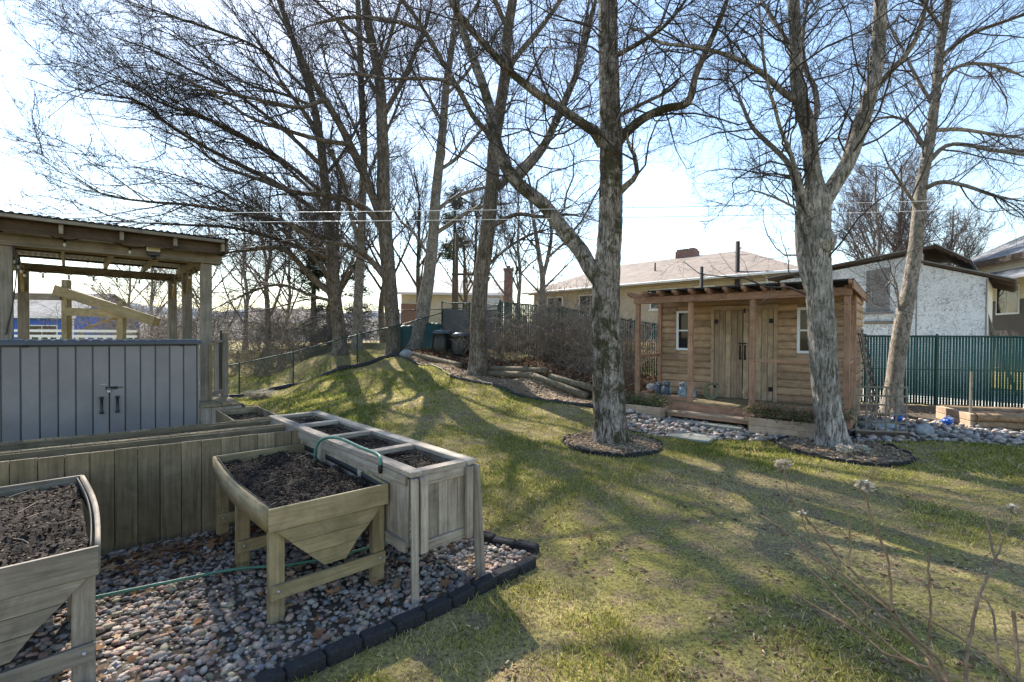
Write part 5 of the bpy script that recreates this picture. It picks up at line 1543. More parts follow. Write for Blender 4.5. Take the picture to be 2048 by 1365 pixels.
ridge('hill', -.95, -.2, 330, 17, .12, speckle('haze blue hill', [(.3, (.09, .11, .14)), (.7, (.14, .165, .20))], .05, .95, 0, coords='geo'), 4.2, None)  # distance haze is put into the hill's blue colour
ridge('woodland', -1.4, 1.4, 130, 5.5, .10, HILLM, 1.1, None)
TREES = {
 'mossy': [
  [(1.61,7.69,-0.10,0.252),(1.58,7.69,0.71,0.238),(1.53,7.69,1.53,0.224),(1.51,7.69,2.17,0.211),(1.52,7.69,2.82,0.197),(1.57,7.69,3.38,0.184),(1.58,7.69,3.95,0.170),(1.58,7.69,4.75,0.163),(1.55,7.69,5.55,0.150),(1.52,7.69,6.35,0.143),(1.51,7.69,7.15,0.136),(1.51,7.69,8.34,0.109),(1.56,7.69,9.76,0.082),(1.47,7.69,11.26,0.054)],
  [(1.48,7.69,2.54,0.120),(1.26,7.75,2.87,0.127),(1.11,7.83,3.16,0.122),(0.79,7.92,3.58,0.117),(0.52,8.02,3.95,0.112),(0.21,8.12,4.23,0.107),(-0.05,8.22,4.52,0.102),(-0.23,8.33,4.94,0.097),(-0.37,8.44,5.42,0.092),(-0.41,8.56,5.79,0.087),(-0.55,8.67,6.27,0.081),(-0.73,8.79,6.80,0.075),(-0.91,8.91,7.31,0.069),(-1.10,9.04,7.90,0.063),(-1.42,9.16,8.92,0.050),(-1.73,9.29,10.16,0.029)],
  [(0.04,8.69,4.57,0.081),(0.29,8.79,4.89,0.082),(0.57,8.92,5.29,0.076),(0.82,9.06,5.86,0.070),(1.07,9.21,6.46,0.065),(1.30,9.37,7.08,0.058),(1.43,9.54,7.72,0.052),(1.60,9.71,8.34,0.045),(1.87,9.89,9.51,0.031)],
  [(1.44,7.69,4.83,0.090),(1.30,7.59,4.99,0.083),(1.10,7.46,5.05,0.070),(0.66,7.32,5.27,0.063),(0.31,7.16,5.41,0.056),(-0.05,7.00,5.61,0.049),(-0.30,6.83,5.78,0.048),(-0.60,6.65,6.00,0.041),(-0.83,6.47,6.21,0.035),(-1.11,6.29,6.73,0.020)],
  [(1.66,7.69,4.83,0.084),(1.78,7.63,4.98,0.077),(2.04,7.54,5.18,0.065),(2.36,7.45,5.30,0.058),(2.68,7.35,5.35,0.051),(2.76,7.25,5.71,0.045),(2.89,7.14,6.06,0.039),(3.02,7.02,6.40,0.033),(3.15,6.91,6.89,0.022),(3.19,6.79,7.58,0.016)],
  [(1.73,7.69,4.07,0.054),(1.89,7.62,4.23,0.047),(1.96,7.52,4.29,0.041),(1.88,7.42,4.57,0.029),(1.75,7.31,4.72,0.023),(1.74,7.19,5.01,0.017)],
  [(1.65,7.69,5.27,0.036),(2.19,7.96,5.64,0.031),(2.72,8.30,6.03,0.026),(3.07,8.69,6.50,0.020)],
  [(1.55,7.69,7.38,0.072),(2.03,8.09,8.35,0.057),(2.78,8.61,9.75,0.040),(3.34,9.19,11.33,0.021)],
  [(1.53,7.69,6.19,0.042),(1.99,7.26,6.25,0.034),(2.19,6.71,6.18,0.026),(2.36,6.09,6.28,0.014)],
 ],
 'forked': [
  [(5.11,7.50,-0.07,0.199),(5.00,7.50,0.60,0.179),(4.93,7.50,1.24,0.179),(4.89,7.50,1.87,0.179),(4.84,7.50,2.50,0.164),(4.80,7.50,3.13,0.164),(4.81,7.50,3.60,0.154),(4.78,7.50,3.91,0.164),(4.73,7.50,4.22,0.109),(4.68,7.50,4.62,0.095),(4.64,7.50,5.01,0.090),(4.51,7.50,5.43,0.085),(4.44,7.50,5.86,0.075),(4.41,7.50,6.41,0.070),(4.37,7.50,7.03,0.065),(4.31,7.50,7.96,0.050),(4.21,7.50,9.19,0.030)],
  [(4.87,7.50,3.83,0.114),(5.03,7.47,4.14,0.109),(5.21,7.43,4.47,0.104),(5.33,7.38,4.88,0.099),(5.43,7.33,5.32,0.094),(5.50,7.28,5.75,0.089),(5.51,7.23,6.17,0.084),(5.48,7.17,6.66,0.080),(5.46,7.12,7.21,0.071),(5.48,7.06,8.18,0.049),(5.52,7.00,9.43,0.025)],
  [(5.67,7.50,5.64,0.048),(5.77,7.38,5.81,0.047),(5.88,7.23,5.97,0.042),(5.94,7.06,6.18,0.033),(5.91,6.89,6.47,0.028),(5.82,6.70,6.82,0.020),(5.76,6.50,7.34,0.011)],
  [(4.55,7.50,5.40,0.053),(4.19,7.38,5.51,0.047),(3.79,7.22,5.70,0.042),(3.33,7.04,5.82,0.033),(2.81,6.85,5.85,0.028),(2.38,6.65,5.79,0.023),(1.97,6.44,5.70,0.019),(1.64,6.22,5.72,0.015),(1.30,6.00,5.66,0.011)],
  [(4.67,7.50,3.36,0.053),(4.61,7.61,3.74,0.053),(4.60,7.75,4.18,0.045),(4.54,7.90,4.64,0.041),(4.34,8.07,5.00,0.038),(4.13,8.24,5.36,0.034),(4.01,8.42,5.88,0.029),(3.94,8.61,6.33,0.025),(3.80,8.80,6.66,0.015)],
  [(4.72,7.50,3.60,0.048),(4.53,7.44,3.97,0.043),(4.36,7.35,4.29,0.034),(4.20,7.26,4.60,0.030),(4.01,7.16,4.86,0.025),(3.85,7.06,5.18,0.025),(3.69,6.95,5.45,0.020),(3.56,6.83,5.78,0.020),(3.46,6.72,6.20,0.016),(3.31,6.60,6.80,0.012)],
  [(4.64,7.50,4.99,0.048),(4.83,7.60,5.33,0.044),(4.87,7.74,5.80,0.041),(4.82,7.89,6.16,0.037),(4.86,8.05,6.75,0.028),(5.01,8.22,7.37,0.024),(5.18,8.40,8.36,0.015)],
  [(4.39,7.50,6.17,0.039),(4.31,7.67,6.59,0.036),(4.22,7.89,7.06,0.032),(4.11,8.14,7.64,0.024),(3.95,8.40,8.53,0.015)],
  [(4.86,7.50,2.02,0.061),(4.63,7.56,2.82,0.066),(4.60,7.63,3.39,0.062),(4.63,7.71,3.81,0.050),(4.65,7.80,4.12,0.036)],
  [(4.52,7.50,3.75,0.022),(4.11,7.34,3.86,0.017),(3.70,7.13,3.91,0.012),(3.36,6.90,3.88,0.008)],
  [(5.07,7.50,4.13,0.035),(5.28,7.59,4.65,0.035),(5.48,7.72,5.14,0.032),(5.82,7.85,5.74,0.028),(6.13,8.00,6.15,0.023)],
 ],
 'leaning': [
  [(8.48,10.60,0.02,0.190),(8.54,10.60,0.70,0.167),(8.62,10.60,1.48,0.159),(8.72,10.60,2.15,0.152),(8.84,10.60,2.82,0.137),(8.95,10.60,3.60,0.129),(9.02,10.60,4.37,0.121),(9.08,10.60,5.15,0.106),(9.20,10.60,5.82,0.099),(9.29,10.60,6.48,0.091),(9.38,10.60,7.36,0.083),(9.45,10.60,8.24,0.076),(9.60,10.60,9.12,0.068),(9.72,10.60,10.00,0.061),(9.94,10.60,11.64,0.038)],
  [(9.17,10.60,5.59,0.053),(9.46,10.46,5.95,0.046),(9.72,10.27,5.91,0.039),(10.05,10.06,5.72,0.038),(10.53,9.83,5.53,0.031),(11.00,9.60,5.25,0.018)],
  [(9.27,10.60,6.35,0.047),(10.12,10.81,6.47,0.041),(11.19,11.09,6.48,0.035),(12.34,11.40,6.52,0.029)],
  [(9.08,10.60,5.02,0.053),(9.24,10.32,5.12,0.045),(9.43,9.95,4.93,0.038),(9.65,9.54,4.60,0.030),(9.87,9.10,4.35,0.023)],
  [(9.42,10.60,7.91,0.053),(9.79,10.39,8.28,0.046),(10.16,10.11,8.37,0.038),(10.56,9.80,8.39,0.031)],
  [(9.37,10.60,7.31,0.047),(10.01,10.79,7.86,0.041),(10.76,11.04,8.08,0.035),(11.62,11.31,8.12,0.036),(12.53,11.60,8.02,0.029)],
  [(9.17,10.60,5.93,0.040),(8.97,10.87,6.65,0.034),(8.73,11.21,6.92,0.028),(8.42,11.60,6.85,0.022)],
  [(9.03,10.60,4.60,0.033),(8.14,10.16,5.22,0.026),(7.48,9.60,5.33,0.018)],
  [(9.33,10.60,6.86,0.040),(9.10,10.84,7.71,0.034),(9.00,11.15,8.58,0.028),(8.91,11.50,9.50,0.022)],
  [(9.49,10.60,8.57,0.040),(8.87,10.34,8.94,0.033),(8.05,10.00,9.42,0.019)],
  [(8.65,10.60,2.15,0.020),(8.48,10.54,3.03,0.020),(8.20,10.47,2.86,0.013),(7.83,10.39,2.76,0.013),(7.69,10.30,2.89,0.006)],
 ],
 'rough': [
  [(-0.95,13.50,0.48,0.313),(-0.96,13.50,1.26,0.248),(-0.96,13.50,2.19,0.227),(-0.89,13.50,3.32,0.216),(-0.78,13.50,4.17,0.205),(-0.65,13.50,5.30,0.194),(-0.58,13.50,6.06,0.184),(-0.54,13.50,7.09,0.173),(-0.38,13.50,8.12,0.162),(-0.24,13.50,9.16,0.151),(-0.19,13.50,10.18,0.140),(-0.04,13.50,11.21,0.130),(0.09,13.50,12.60,0.097),(0.29,13.50,14.69,0.054)],
  [(-0.59,13.50,7.21,0.086),(-0.74,13.43,7.47,0.085),(-1.10,13.34,7.83,0.075),(-1.49,13.23,8.50,0.075),(-1.84,13.12,9.04,0.065),(-2.18,13.01,9.61,0.064),(-2.41,12.89,9.93,0.054),(-2.68,12.76,10.29,0.054),(-3.01,12.63,10.71,0.044),(-3.50,12.50,11.65,0.026)],
  [(-2.33,12.50,9.69,0.053),(-3.05,12.28,9.79,0.052),(-3.61,12.00,9.69,0.042),(-4.12,11.69,9.48,0.041),(-4.60,11.35,9.13,0.032),(-4.91,11.00,8.74,0.023)],
  [(-0.58,13.50,5.80,0.105),(0.06,13.65,6.41,0.096),(0.49,13.83,6.87,0.097),(1.08,14.04,7.65,0.089),(1.69,14.27,9.09,0.080),(2.01,14.50,10.27,0.071),(2.22,14.75,11.48,0.062),(2.45,15.00,13.05,0.042)],
  [(-0.21,13.50,9.10,0.086),(0.07,13.64,9.68,0.077),(0.47,13.83,10.27,0.078),(0.91,14.04,10.94,0.069),(1.37,14.27,11.75,0.060),(1.84,14.50,12.97,0.041)],
  [(-0.71,13.50,4.74,0.067),(0.06,13.31,5.12,0.056),(0.75,13.06,5.01,0.046),(1.54,12.79,5.00,0.036),(2.09,12.50,4.79,0.026)],
  [(-1.46,13.00,8.49,0.046),(-1.97,12.78,8.57,0.045),(-2.58,12.50,8.45,0.044),(-3.15,12.19,8.27,0.034),(-3.81,11.85,8.19,0.033),(-4.66,11.50,8.01,0.024)],
  [(-0.17,13.50,10.37,0.076),(-0.53,13.23,11.01,0.065),(-0.92,12.89,11.84,0.045),(-1.29,12.50,12.82,0.026)],
  [(-0.83,13.50,3.60,0.048),(-0.22,13.85,4.24,0.039),(0.52,14.30,4.77,0.040),(1.31,14.80,5.11,0.031)],
 ],
 'smooth': [
  [(-3.58,17.80,1.15,0.341),(-3.41,17.80,2.12,0.262),(-3.27,17.80,3.06,0.249),(-3.10,17.80,4.18,0.223),(-2.98,17.80,5.30,0.210),(-2.89,17.80,6.79,0.184),(-2.76,17.80,8.10,0.171),(-2.62,17.80,9.58,0.144),(-2.50,17.80,11.06,0.131),(-2.37,17.80,11.99,0.118),(-2.23,17.80,13.10,0.105),(-2.10,17.80,14.20,0.092),(-1.87,17.80,15.86,0.066)],
  [(-2.94,17.80,5.49,0.081),(-2.32,17.61,5.86,0.080),(-1.65,17.36,6.22,0.068),(-0.91,17.09,6.39,0.055),(0.25,16.80,6.44,0.044)],
  [(-2.72,17.80,7.91,0.069),(-2.11,18.12,8.50,0.071),(-1.48,18.54,9.43,0.060),(-0.83,19.00,10.42,0.049)],
  [(-2.85,17.80,6.42,0.069),(-2.21,18.20,7.01,0.071),(-1.29,18.72,7.50,0.061),(-0.32,19.30,7.84,0.050)],
  [(-2.60,17.80,9.58,0.058),(-3.15,18.01,10.61,0.058),(-3.77,18.29,11.69,0.047),(-4.42,18.60,13.02,0.036)],
  [(-2.49,17.80,10.69,0.058),(-1.78,17.53,11.29,0.057),(-1.21,17.19,11.91,0.045),(-0.49,16.80,12.47,0.033)],
  [(-3.05,17.80,4.56,0.058),(-3.70,18.07,5.54,0.047),(-4.36,18.41,6.19,0.048),(-4.85,18.80,7.07,0.037)],
  [(-2.28,17.80,12.73,0.058),(-1.75,18.02,13.61,0.047),(-1.11,18.30,14.94,0.036)],
 ],
 'third': [
  [(-4.25,17.20,0.91,0.327),(-4.31,17.20,1.93,0.267),(-4.39,17.20,3.01,0.252),(-4.48,17.20,4.09,0.252),(-4.59,17.20,5.35,0.252),(-4.67,17.20,6.61,0.238),(-4.69,17.20,8.05,0.208),(-4.73,17.20,9.48,0.193),(-4.79,17.20,10.56,0.178),(-4.90,17.20,11.27,0.163),(-5.08,17.20,12.16,0.148),(-5.26,17.20,13.05,0.148),(-5.39,17.20,14.30,0.134),(-5.63,17.20,16.43,0.074)],
  [(-4.59,17.20,5.53,0.170),(-4.96,17.04,6.57,0.155),(-5.37,16.84,7.65,0.153),(-5.68,16.61,8.35,0.139),(-5.94,16.37,8.93,0.124),(-6.35,16.11,9.65,0.110),(-6.61,15.85,10.10,0.096),(-6.83,15.57,10.60,0.083),(-7.07,15.29,11.23,0.070),(-7.41,15.00,11.82,0.057),(-7.80,14.70,12.61,0.033)],
  [(-4.71,17.20,9.57,0.105),(-4.29,17.32,10.44,0.092),(-3.93,17.47,11.24,0.093),(-3.60,17.63,12.25,0.080),(-3.27,17.81,13.28,0.068),(-2.97,18.00,14.71,0.041)],
  [(-4.57,17.20,5.17,0.118),(-4.97,16.87,5.99,0.115),(-5.53,16.44,6.31,0.100),(-6.29,15.97,6.42,0.085),(-7.07,15.46,6.35,0.070),(-7.92,14.92,6.57,0.057),(-8.83,14.37,6.83,0.044),(-9.48,13.79,7.34,0.031),(-10.04,13.20,7.51,0.020)],
  [(-4.75,17.20,10.20,0.078),(-5.19,17.29,10.87,0.079),(-5.69,17.42,11.75,0.066),(-6.19,17.55,12.74,0.053),(-6.80,17.70,13.74,0.040)],
  [(-4.42,17.20,3.55,0.105),(-4.96,16.86,4.31,0.102),(-5.35,16.42,4.67,0.087),(-5.78,15.93,4.78,0.073),(-6.40,15.41,4.80,0.059),(-7.26,14.86,5.31,0.045),(-8.18,14.29,5.32,0.033),(-8.71,13.70,5.02,0.021)],
  [(-4.88,17.20,11.27,0.078),(-4.50,17.07,12.08,0.065),(-4.20,16.89,12.86,0.064),(-3.80,16.70,13.94,0.038)],
  [(-5.08,17.20,12.16,0.078),(-5.75,16.80,12.44,0.064),(-6.59,16.28,12.94,0.049),(-7.18,15.70,13.35,0.036)],
  [(-5.92,15.00,9.11,0.068),(-6.55,14.67,8.71,0.056),(-7.25,14.23,8.65,0.054),(-8.01,13.75,8.62,0.042),(-8.82,13.24,8.50,0.030),(-9.39,12.70,8.09,0.019)],
  [(-5.33,15.60,7.95,0.083),(-6.15,15.20,7.94,0.069),(-7.02,14.69,8.03,0.056),(-7.78,14.12,8.15,0.043),(-8.44,13.51,8.50,0.041),(-9.11,12.87,8.71,0.029),(-9.53,12.20,8.59,0.019)],
 ],
 'second': [
  [(-6.26,19.20,1.01,0.234),(-6.25,19.20,2.14,0.192),(-6.21,19.20,3.55,0.179),(-6.11,19.20,5.16,0.165),(-6.06,19.20,7.17,0.151),(-6.00,19.20,9.18,0.137),(-6.09,19.20,11.18,0.124),(-6.17,19.20,13.17,0.110),(-6.27,19.20,15.16,0.096),(-6.48,19.20,17.54,0.055)],
  [(-6.11,19.20,5.16,0.109),(-6.49,18.99,6.72,0.096),(-6.69,18.73,7.92,0.094),(-7.17,18.43,8.97,0.081),(-7.71,18.11,9.88,0.068),(-8.31,17.78,10.65,0.056),(-8.97,17.43,11.19,0.044),(-9.77,17.07,11.79,0.032),(-10.60,16.70,12.17,0.021)],
  [(-6.04,19.20,7.57,0.073),(-5.61,19.39,8.85,0.061),(-5.17,19.64,10.17,0.062),(-4.73,19.91,11.53,0.050),(-4.38,20.20,12.94,0.038)],
  [(-6.04,19.20,9.38,0.060),(-6.66,19.48,10.60,0.061),(-7.41,19.85,11.90,0.050),(-7.99,20.26,13.37,0.038),(-8.38,20.70,14.91,0.026)],
  [(-6.13,19.20,11.58,0.060),(-5.50,18.99,12.46,0.048),(-5.04,18.71,13.47,0.035),(-4.67,18.40,14.61,0.023)],
  [(-6.19,19.20,3.95,0.060),(-6.89,19.57,4.82,0.049),(-7.69,20.06,5.31,0.051),(-8.76,20.60,5.51,0.039)],
 ],
 'first': [
  [(-6.34,17.60,0.84,0.293),(-6.43,17.60,2.10,0.232),(-6.56,17.60,3.21,0.220),(-6.69,17.60,4.69,0.196),(-6.82,17.60,6.16,0.183),(-6.96,17.60,7.54,0.159),(-7.10,17.60,8.82,0.147),(-7.38,17.60,10.29,0.122),(-7.83,17.60,11.75,0.110),(-8.29,17.60,13.03,0.098),(-8.82,17.60,14.57,0.086),(-9.52,17.60,16.57,0.049)],
  [(-6.56,17.60,3.17,0.108),(-6.94,17.31,3.49,0.106),(-7.35,16.93,4.00,0.104),(-7.62,16.51,4.46,0.091),(-7.93,16.07,4.66,0.079),(-8.44,15.60,4.53,0.067),(-8.97,15.11,4.33,0.046),(-9.13,14.60,4.09,0.036)],
  [(-6.81,17.60,5.98,0.097),(-7.53,17.06,6.50,0.083),(-8.25,16.37,6.99,0.080),(-8.93,15.60,7.27,0.067),(-9.46,14.77,7.48,0.054),(-9.99,13.90,7.79,0.042),(-10.16,13.00,8.03,0.032),(-10.37,12.06,7.78,0.022),(-10.42,11.10,7.51,0.014)],
  [(-6.71,17.60,5.15,0.097),(-7.64,17.11,5.57,0.084),(-8.47,16.46,5.69,0.070),(-9.26,15.75,5.78,0.058),(-10.15,14.99,5.79,0.046),(-10.80,14.19,5.66,0.035),(-11.42,13.35,5.62,0.024),(-11.73,12.49,5.95,0.015),(-11.62,11.60,6.19,0.011)],
  [(-7.01,17.60,7.91,0.086),(-7.82,17.12,8.71,0.073),(-8.57,16.49,9.31,0.060),(-9.37,15.79,9.81,0.048),(-10.18,15.05,10.04,0.037),(-10.84,14.26,10.20,0.026),(-11.34,13.44,10.10,0.016),(-11.94,12.60,10.11,0.012)],
  [(-6.88,17.60,6.81,0.086),(-7.85,16.78,7.67,0.072),(-8.67,15.73,8.14,0.058),(-9.24,14.55,8.26,0.044),(-9.70,13.30,8.11,0.033),(-9.73,11.98,8.03,0.022),(-9.72,10.60,7.69,0.013)],
  [(-7.46,17.60,10.56,0.065),(-8.32,17.02,11.33,0.052),(-8.97,16.27,11.61,0.040),(-9.80,15.43,11.57,0.038),(-11.05,14.54,11.60,0.027),(-11.47,13.60,11.35,0.017)],
  [(-6.67,17.60,4.50,0.086),(-7.40,16.97,4.76,0.073),(-8.23,16.15,5.03,0.059),(-9.05,15.25,5.15,0.047),(-9.82,14.28,5.00,0.035),(-10.51,13.26,4.83,0.024),(-10.82,12.20,4.64,0.015),(-11.25,11.10,4.49,0.010)],
  [(-7.12,17.60,8.92,0.075),(-7.73,17.32,9.97,0.064),(-8.28,16.95,10.76,0.052),(-8.77,16.54,11.74,0.040),(-9.38,16.10,12.64,0.030)],
  [(-6.60,17.60,3.58,0.065),(-7.00,16.87,4.39,0.062),(-7.53,15.93,5.07,0.049),(-8.05,14.89,5.62,0.036),(-8.46,13.77,5.83,0.025),(-8.92,12.59,5.93,0.015),(-9.25,11.37,5.76,0.010),(-9.59,10.10,5.72,0.006)],
  [(-6.96,17.60,7.54,0.065),(-6.30,17.87,8.66,0.055),(-5.85,18.21,9.93,0.045),(-5.58,18.60,11.46,0.034)],
  [(-6.52,17.60,2.93,0.065),(-7.33,17.22,3.17,0.053),(-8.17,16.73,3.48,0.051),(-8.93,16.18,3.16,0.040),(-9.34,15.60,2.70,0.029)],
  [(-7.31,17.60,10.11,0.065),(-8.03,16.80,10.16,0.051),(-8.69,15.77,9.96,0.039),(-9.28,14.62,10.12,0.027),(-9.62,13.39,10.24,0.016),(-9.70,12.10,9.92,0.011)],
  [(-6.82,17.60,6.35,0.065),(-7.60,17.02,7.26,0.052),(-8.29,16.27,7.85,0.050),(-8.99,15.43,8.18,0.038),(-9.69,14.53,8.48,0.027),(-10.20,13.59,8.67,0.017),(-10.78,12.61,9.21,0.012),(-10.88,11.60,9.09,0.007)],
 ],
 'slim': [
  [(0.87,14.20,0.99,0.108),(0.86,14.20,1.92,0.094),(0.89,14.20,2.82,0.094),(0.90,14.20,3.49,0.081),(0.79,14.20,4.16,0.067),(0.67,14.20,4.90,0.054),(0.54,14.20,5.64,0.040),(0.36,14.20,6.38,0.027)],
  [(0.90,14.20,3.41,0.059),(1.06,14.28,4.10,0.060),(1.17,14.37,4.79,0.048),(1.10,14.48,5.57,0.036),(1.21,14.60,6.37,0.024)],
  [(1.06,14.20,4.08,0.036),(1.47,14.07,4.43,0.035),(1.82,13.89,4.62,0.023),(2.08,13.70,5.09,0.017)],
  [(0.76,14.20,4.31,0.036),(0.37,14.42,4.80,0.024),(0.07,14.70,5.47,0.025)],
  [(0.90,14.20,3.12,0.036),(1.45,14.50,3.68,0.024),(1.88,14.90,4.13,0.019)],
  [(0.87,14.20,2.97,0.036),(0.37,13.94,3.45,0.023),(0.07,13.60,3.77,0.017)],
 ],
}
# ================================================================== trees
def bark(name, dark, mid, light, moss=None, moss_amt=0.0, zs=5, sc=1.0):
    m, nt, b = new_mat(name)
    v = obj_vec(nt, False)[0]
    fine = noise(nt, mapping(nt, v, (26 * sc, 26 * sc, zs * sc)), 1.0, 7, .74, 1.0)
    big = noise(nt, v, 2.2, 4, .6)
    c = ramp(nt, fine, [(.34, tuple(x * .7 for x in dark)), (.42, dark), (.485, mid), (.60, light)])
    c = mix(nt, ramp(nt, big, [(.40, (0, 0, 0)), (.62, (.45,) * 3)]), c, tuple(x * .62 for x in mid))
    lich = noise(nt, v, 9, 5, .7)
    c = mix(nt, ramp(nt, lich, [(.60, (0, 0, 0)), (.68, (.55,) * 3)]), c, (.33, .35, .31))
    if moss:
        mn = noise(nt, v, 3.4, 6, .72, .3); mf = noise(nt, v, 45, 3, .6)
        k = math_n(nt, 'MULTIPLY', ramp(nt, mn, [(.47, (0, 0, 0)), (.56, (1, 1, 1))]), ramp(nt, mf, [(.25, (.5,) * 3), (.5, (1, 1, 1))]))
        c = mix(nt, math_n(nt, 'MULTIPLY', k, moss_amt), c, moss)
    nt.links.new(c, b.inputs['Base Color'])
    b.inputs['Roughness'].default_value = .9; b.inputs['Specular IOR Level'].default_value = .15
    bump(nt, b, fine, 1.0, .03)
    return m
BARK_M = bark('mossy bark', (.055, .044, .036), (.225, .19, .16), (.45, .40, .35), (.040, .036, .012), .9)
BARK_F = bark('grey ridged bark', (.075, .064, .056), (.31, .28, .25), (.55, .51, .47), (.06, .06, .03), .45)
BARK_S = bark('smooth grey bark', (.11, .092, .076), (.25, .215, .18), (.39, .345, .295), (.085, .085, .05), .3, 12, .6)
BARK_R = bark('rough brown bark', (.05, .039, .03), (.17, .135, .107), (.31, .262, .215), (.05, .042, .015), .5)
TWIG = speckle('twigs', [(.3, (.03, .025, .023)), (.7, (.075, .064, .058))], 3, .8, 0)
TWIG_R = speckle('reddish twigs', [(.3, (.07, .047, .042)), (.7, (.16, .115, .10))], 3, .8, 0)

def unit(v): return v / (np.linalg.norm(v, axis=-1, keepdims=True) + 1e-9)

def grow_children(P, Rd, per, len_fn, ang, rng, k=6, gnarl=.22, up=.05, rfac=.55, u0=.15, rmin=.003, tip_follow=True):
    """P (M,K,3), Rd (M,K): spawn per children on each polyline -> new (M*per,k,3),(M*per,k)"""
    M_, K, _ = P.shape
    u = u0 + (1 - u0) * ((np.arange(per)[None] + rng.uniform(0, 1, (M_, per))) / per)
    f = u * (K - 1); i = np.minimum(f.astype(int), K - 2); w = (f - i)[..., None]
    rows = np.arange(M_)[:, None]
    st = P[rows, i] * (1 - w) + P[rows, i + 1] * w
    tg = unit(P[rows, i + 1] - P[rows, i])
    r = Rd[rows, i] * (1 - w[..., 0]) + Rd[rows, i + 1] * w[..., 0]
    rv = unit(rng.normal(0, 1, st.shape)); side = unit(np.cross(tg, rv))
    a = rng.normal(ang, .22, u.shape)[..., None]
    d = unit(tg * np.cos(a) + side * np.sin(a))
    L = len_fn(M_, per, u) * rng.uniform(.55, 1.3, u.shape)
    st, d, L, r = st.reshape(-1, 3), d.reshape(-1, 3), L.reshape(-1), r.reshape(-1)
    r0 = np.maximum(np.minimum(r * rfac, .0058 * L + rmin), rmin)
    Q = np.empty((len(st), k, 3)); Q[:, 0] = st
    dd = d.copy()
    for j in range(1, k):
        dd = unit(dd + rng.normal(0, gnarl, dd.shape) + np.array([0, 0, up]))
        Q[:, j] = Q[:, j - 1] + dd * (L / (k - 1))[:, None]
    t = np.linspace(0, 1, k)[None]
    return Q, r0[:, None] * (1 - t) + np.minimum(rmin * .75, r0)[:, None] * t

def resample(pts, n):
    p = smooth_path(pts, .08)
    d = np.concatenate([[0], np.cumsum(np.linalg.norm(np.diff(p[:, :3], axis=0), axis=1))])
    s = np.linspace(0, d[-1], n)
    return np.stack([np.interp(s, d, p[:, c]) for c in range(4)], -1), d[-1]

def limb_mesh(pts, sides, step, rough, flare, rng, ridges=0, seed=0.0):
    L = np.linalg.norm(np.diff(np.array(pts)[:, :3], axis=0), axis=1).sum()
    n = max(6, int(L / step)); p, _ = resample(pts, n)
    c = p[:, :3].copy(); r = np.maximum(p[:, 3], .004)
    if not flare: r = r * np.clip((1 - np.linspace(0, 1, n)) / .22, .22, 1)
    if flare:
        h = c[:, 2] - c[0, 2]
        r = r * (1 + .42 * np.exp(-h / .17))
    T = unit(np.gradient(c, axis=0)); ref = np.array([0, 1., 0]) if abs(T[0, 2]) > .5 else np.array([0, 0, 1.])
    A = unit(np.cross(T, ref)); B = np.cross(T, A)
    a = np.linspace(0, 2 * np.pi, sides, endpoint=False)
    rad = np.repeat(r[:, None], sides, 1)
    ar = np.arange(n)[:, None] * (L / n)
    ca, sa = np.cos(a)[None], np.sin(a)[None]
    R0 = r[:1, None]
    rad = rad * (1 + .06 * vnoise(ca * 1.6 + seed + 7, sa * 1.6, ar * 1.1))
    if ridges:
        rid = 1 - np.abs(vnoise(ca * ridges + seed, sa * ridges, ar * 3.2)) * 2
        rid2 = 1 - np.abs(vnoise(ca * ridges * 2.1, sa * ridges * 2.1 + seed, ar * 9)) * 2
        rad = rad + rough * (rid * .7 + rid2 * .45)
    if flare:
        h = (c[:, 2] - c[0, 2])[:, None]
        rad = rad * (1 + .22 * np.exp(-h / .22) * np.cos(a[None] * 5 + seed) )
    V = c[:, None] + rad[..., None] * (A[:, None] * np.cos(a)[None, :, None] + B[:, None] * np.sin(a)[None, :, None])
    i = np.arange(n - 1)[:, None] * sides; j = np.arange(sides)[None]; j2 = (j + 1) % sides
    F = np.stack([i + j, i + j2, i + j2 + sides, i + j + sides], -1).reshape(-1, 4)
    return V.reshape(-1, 3), F

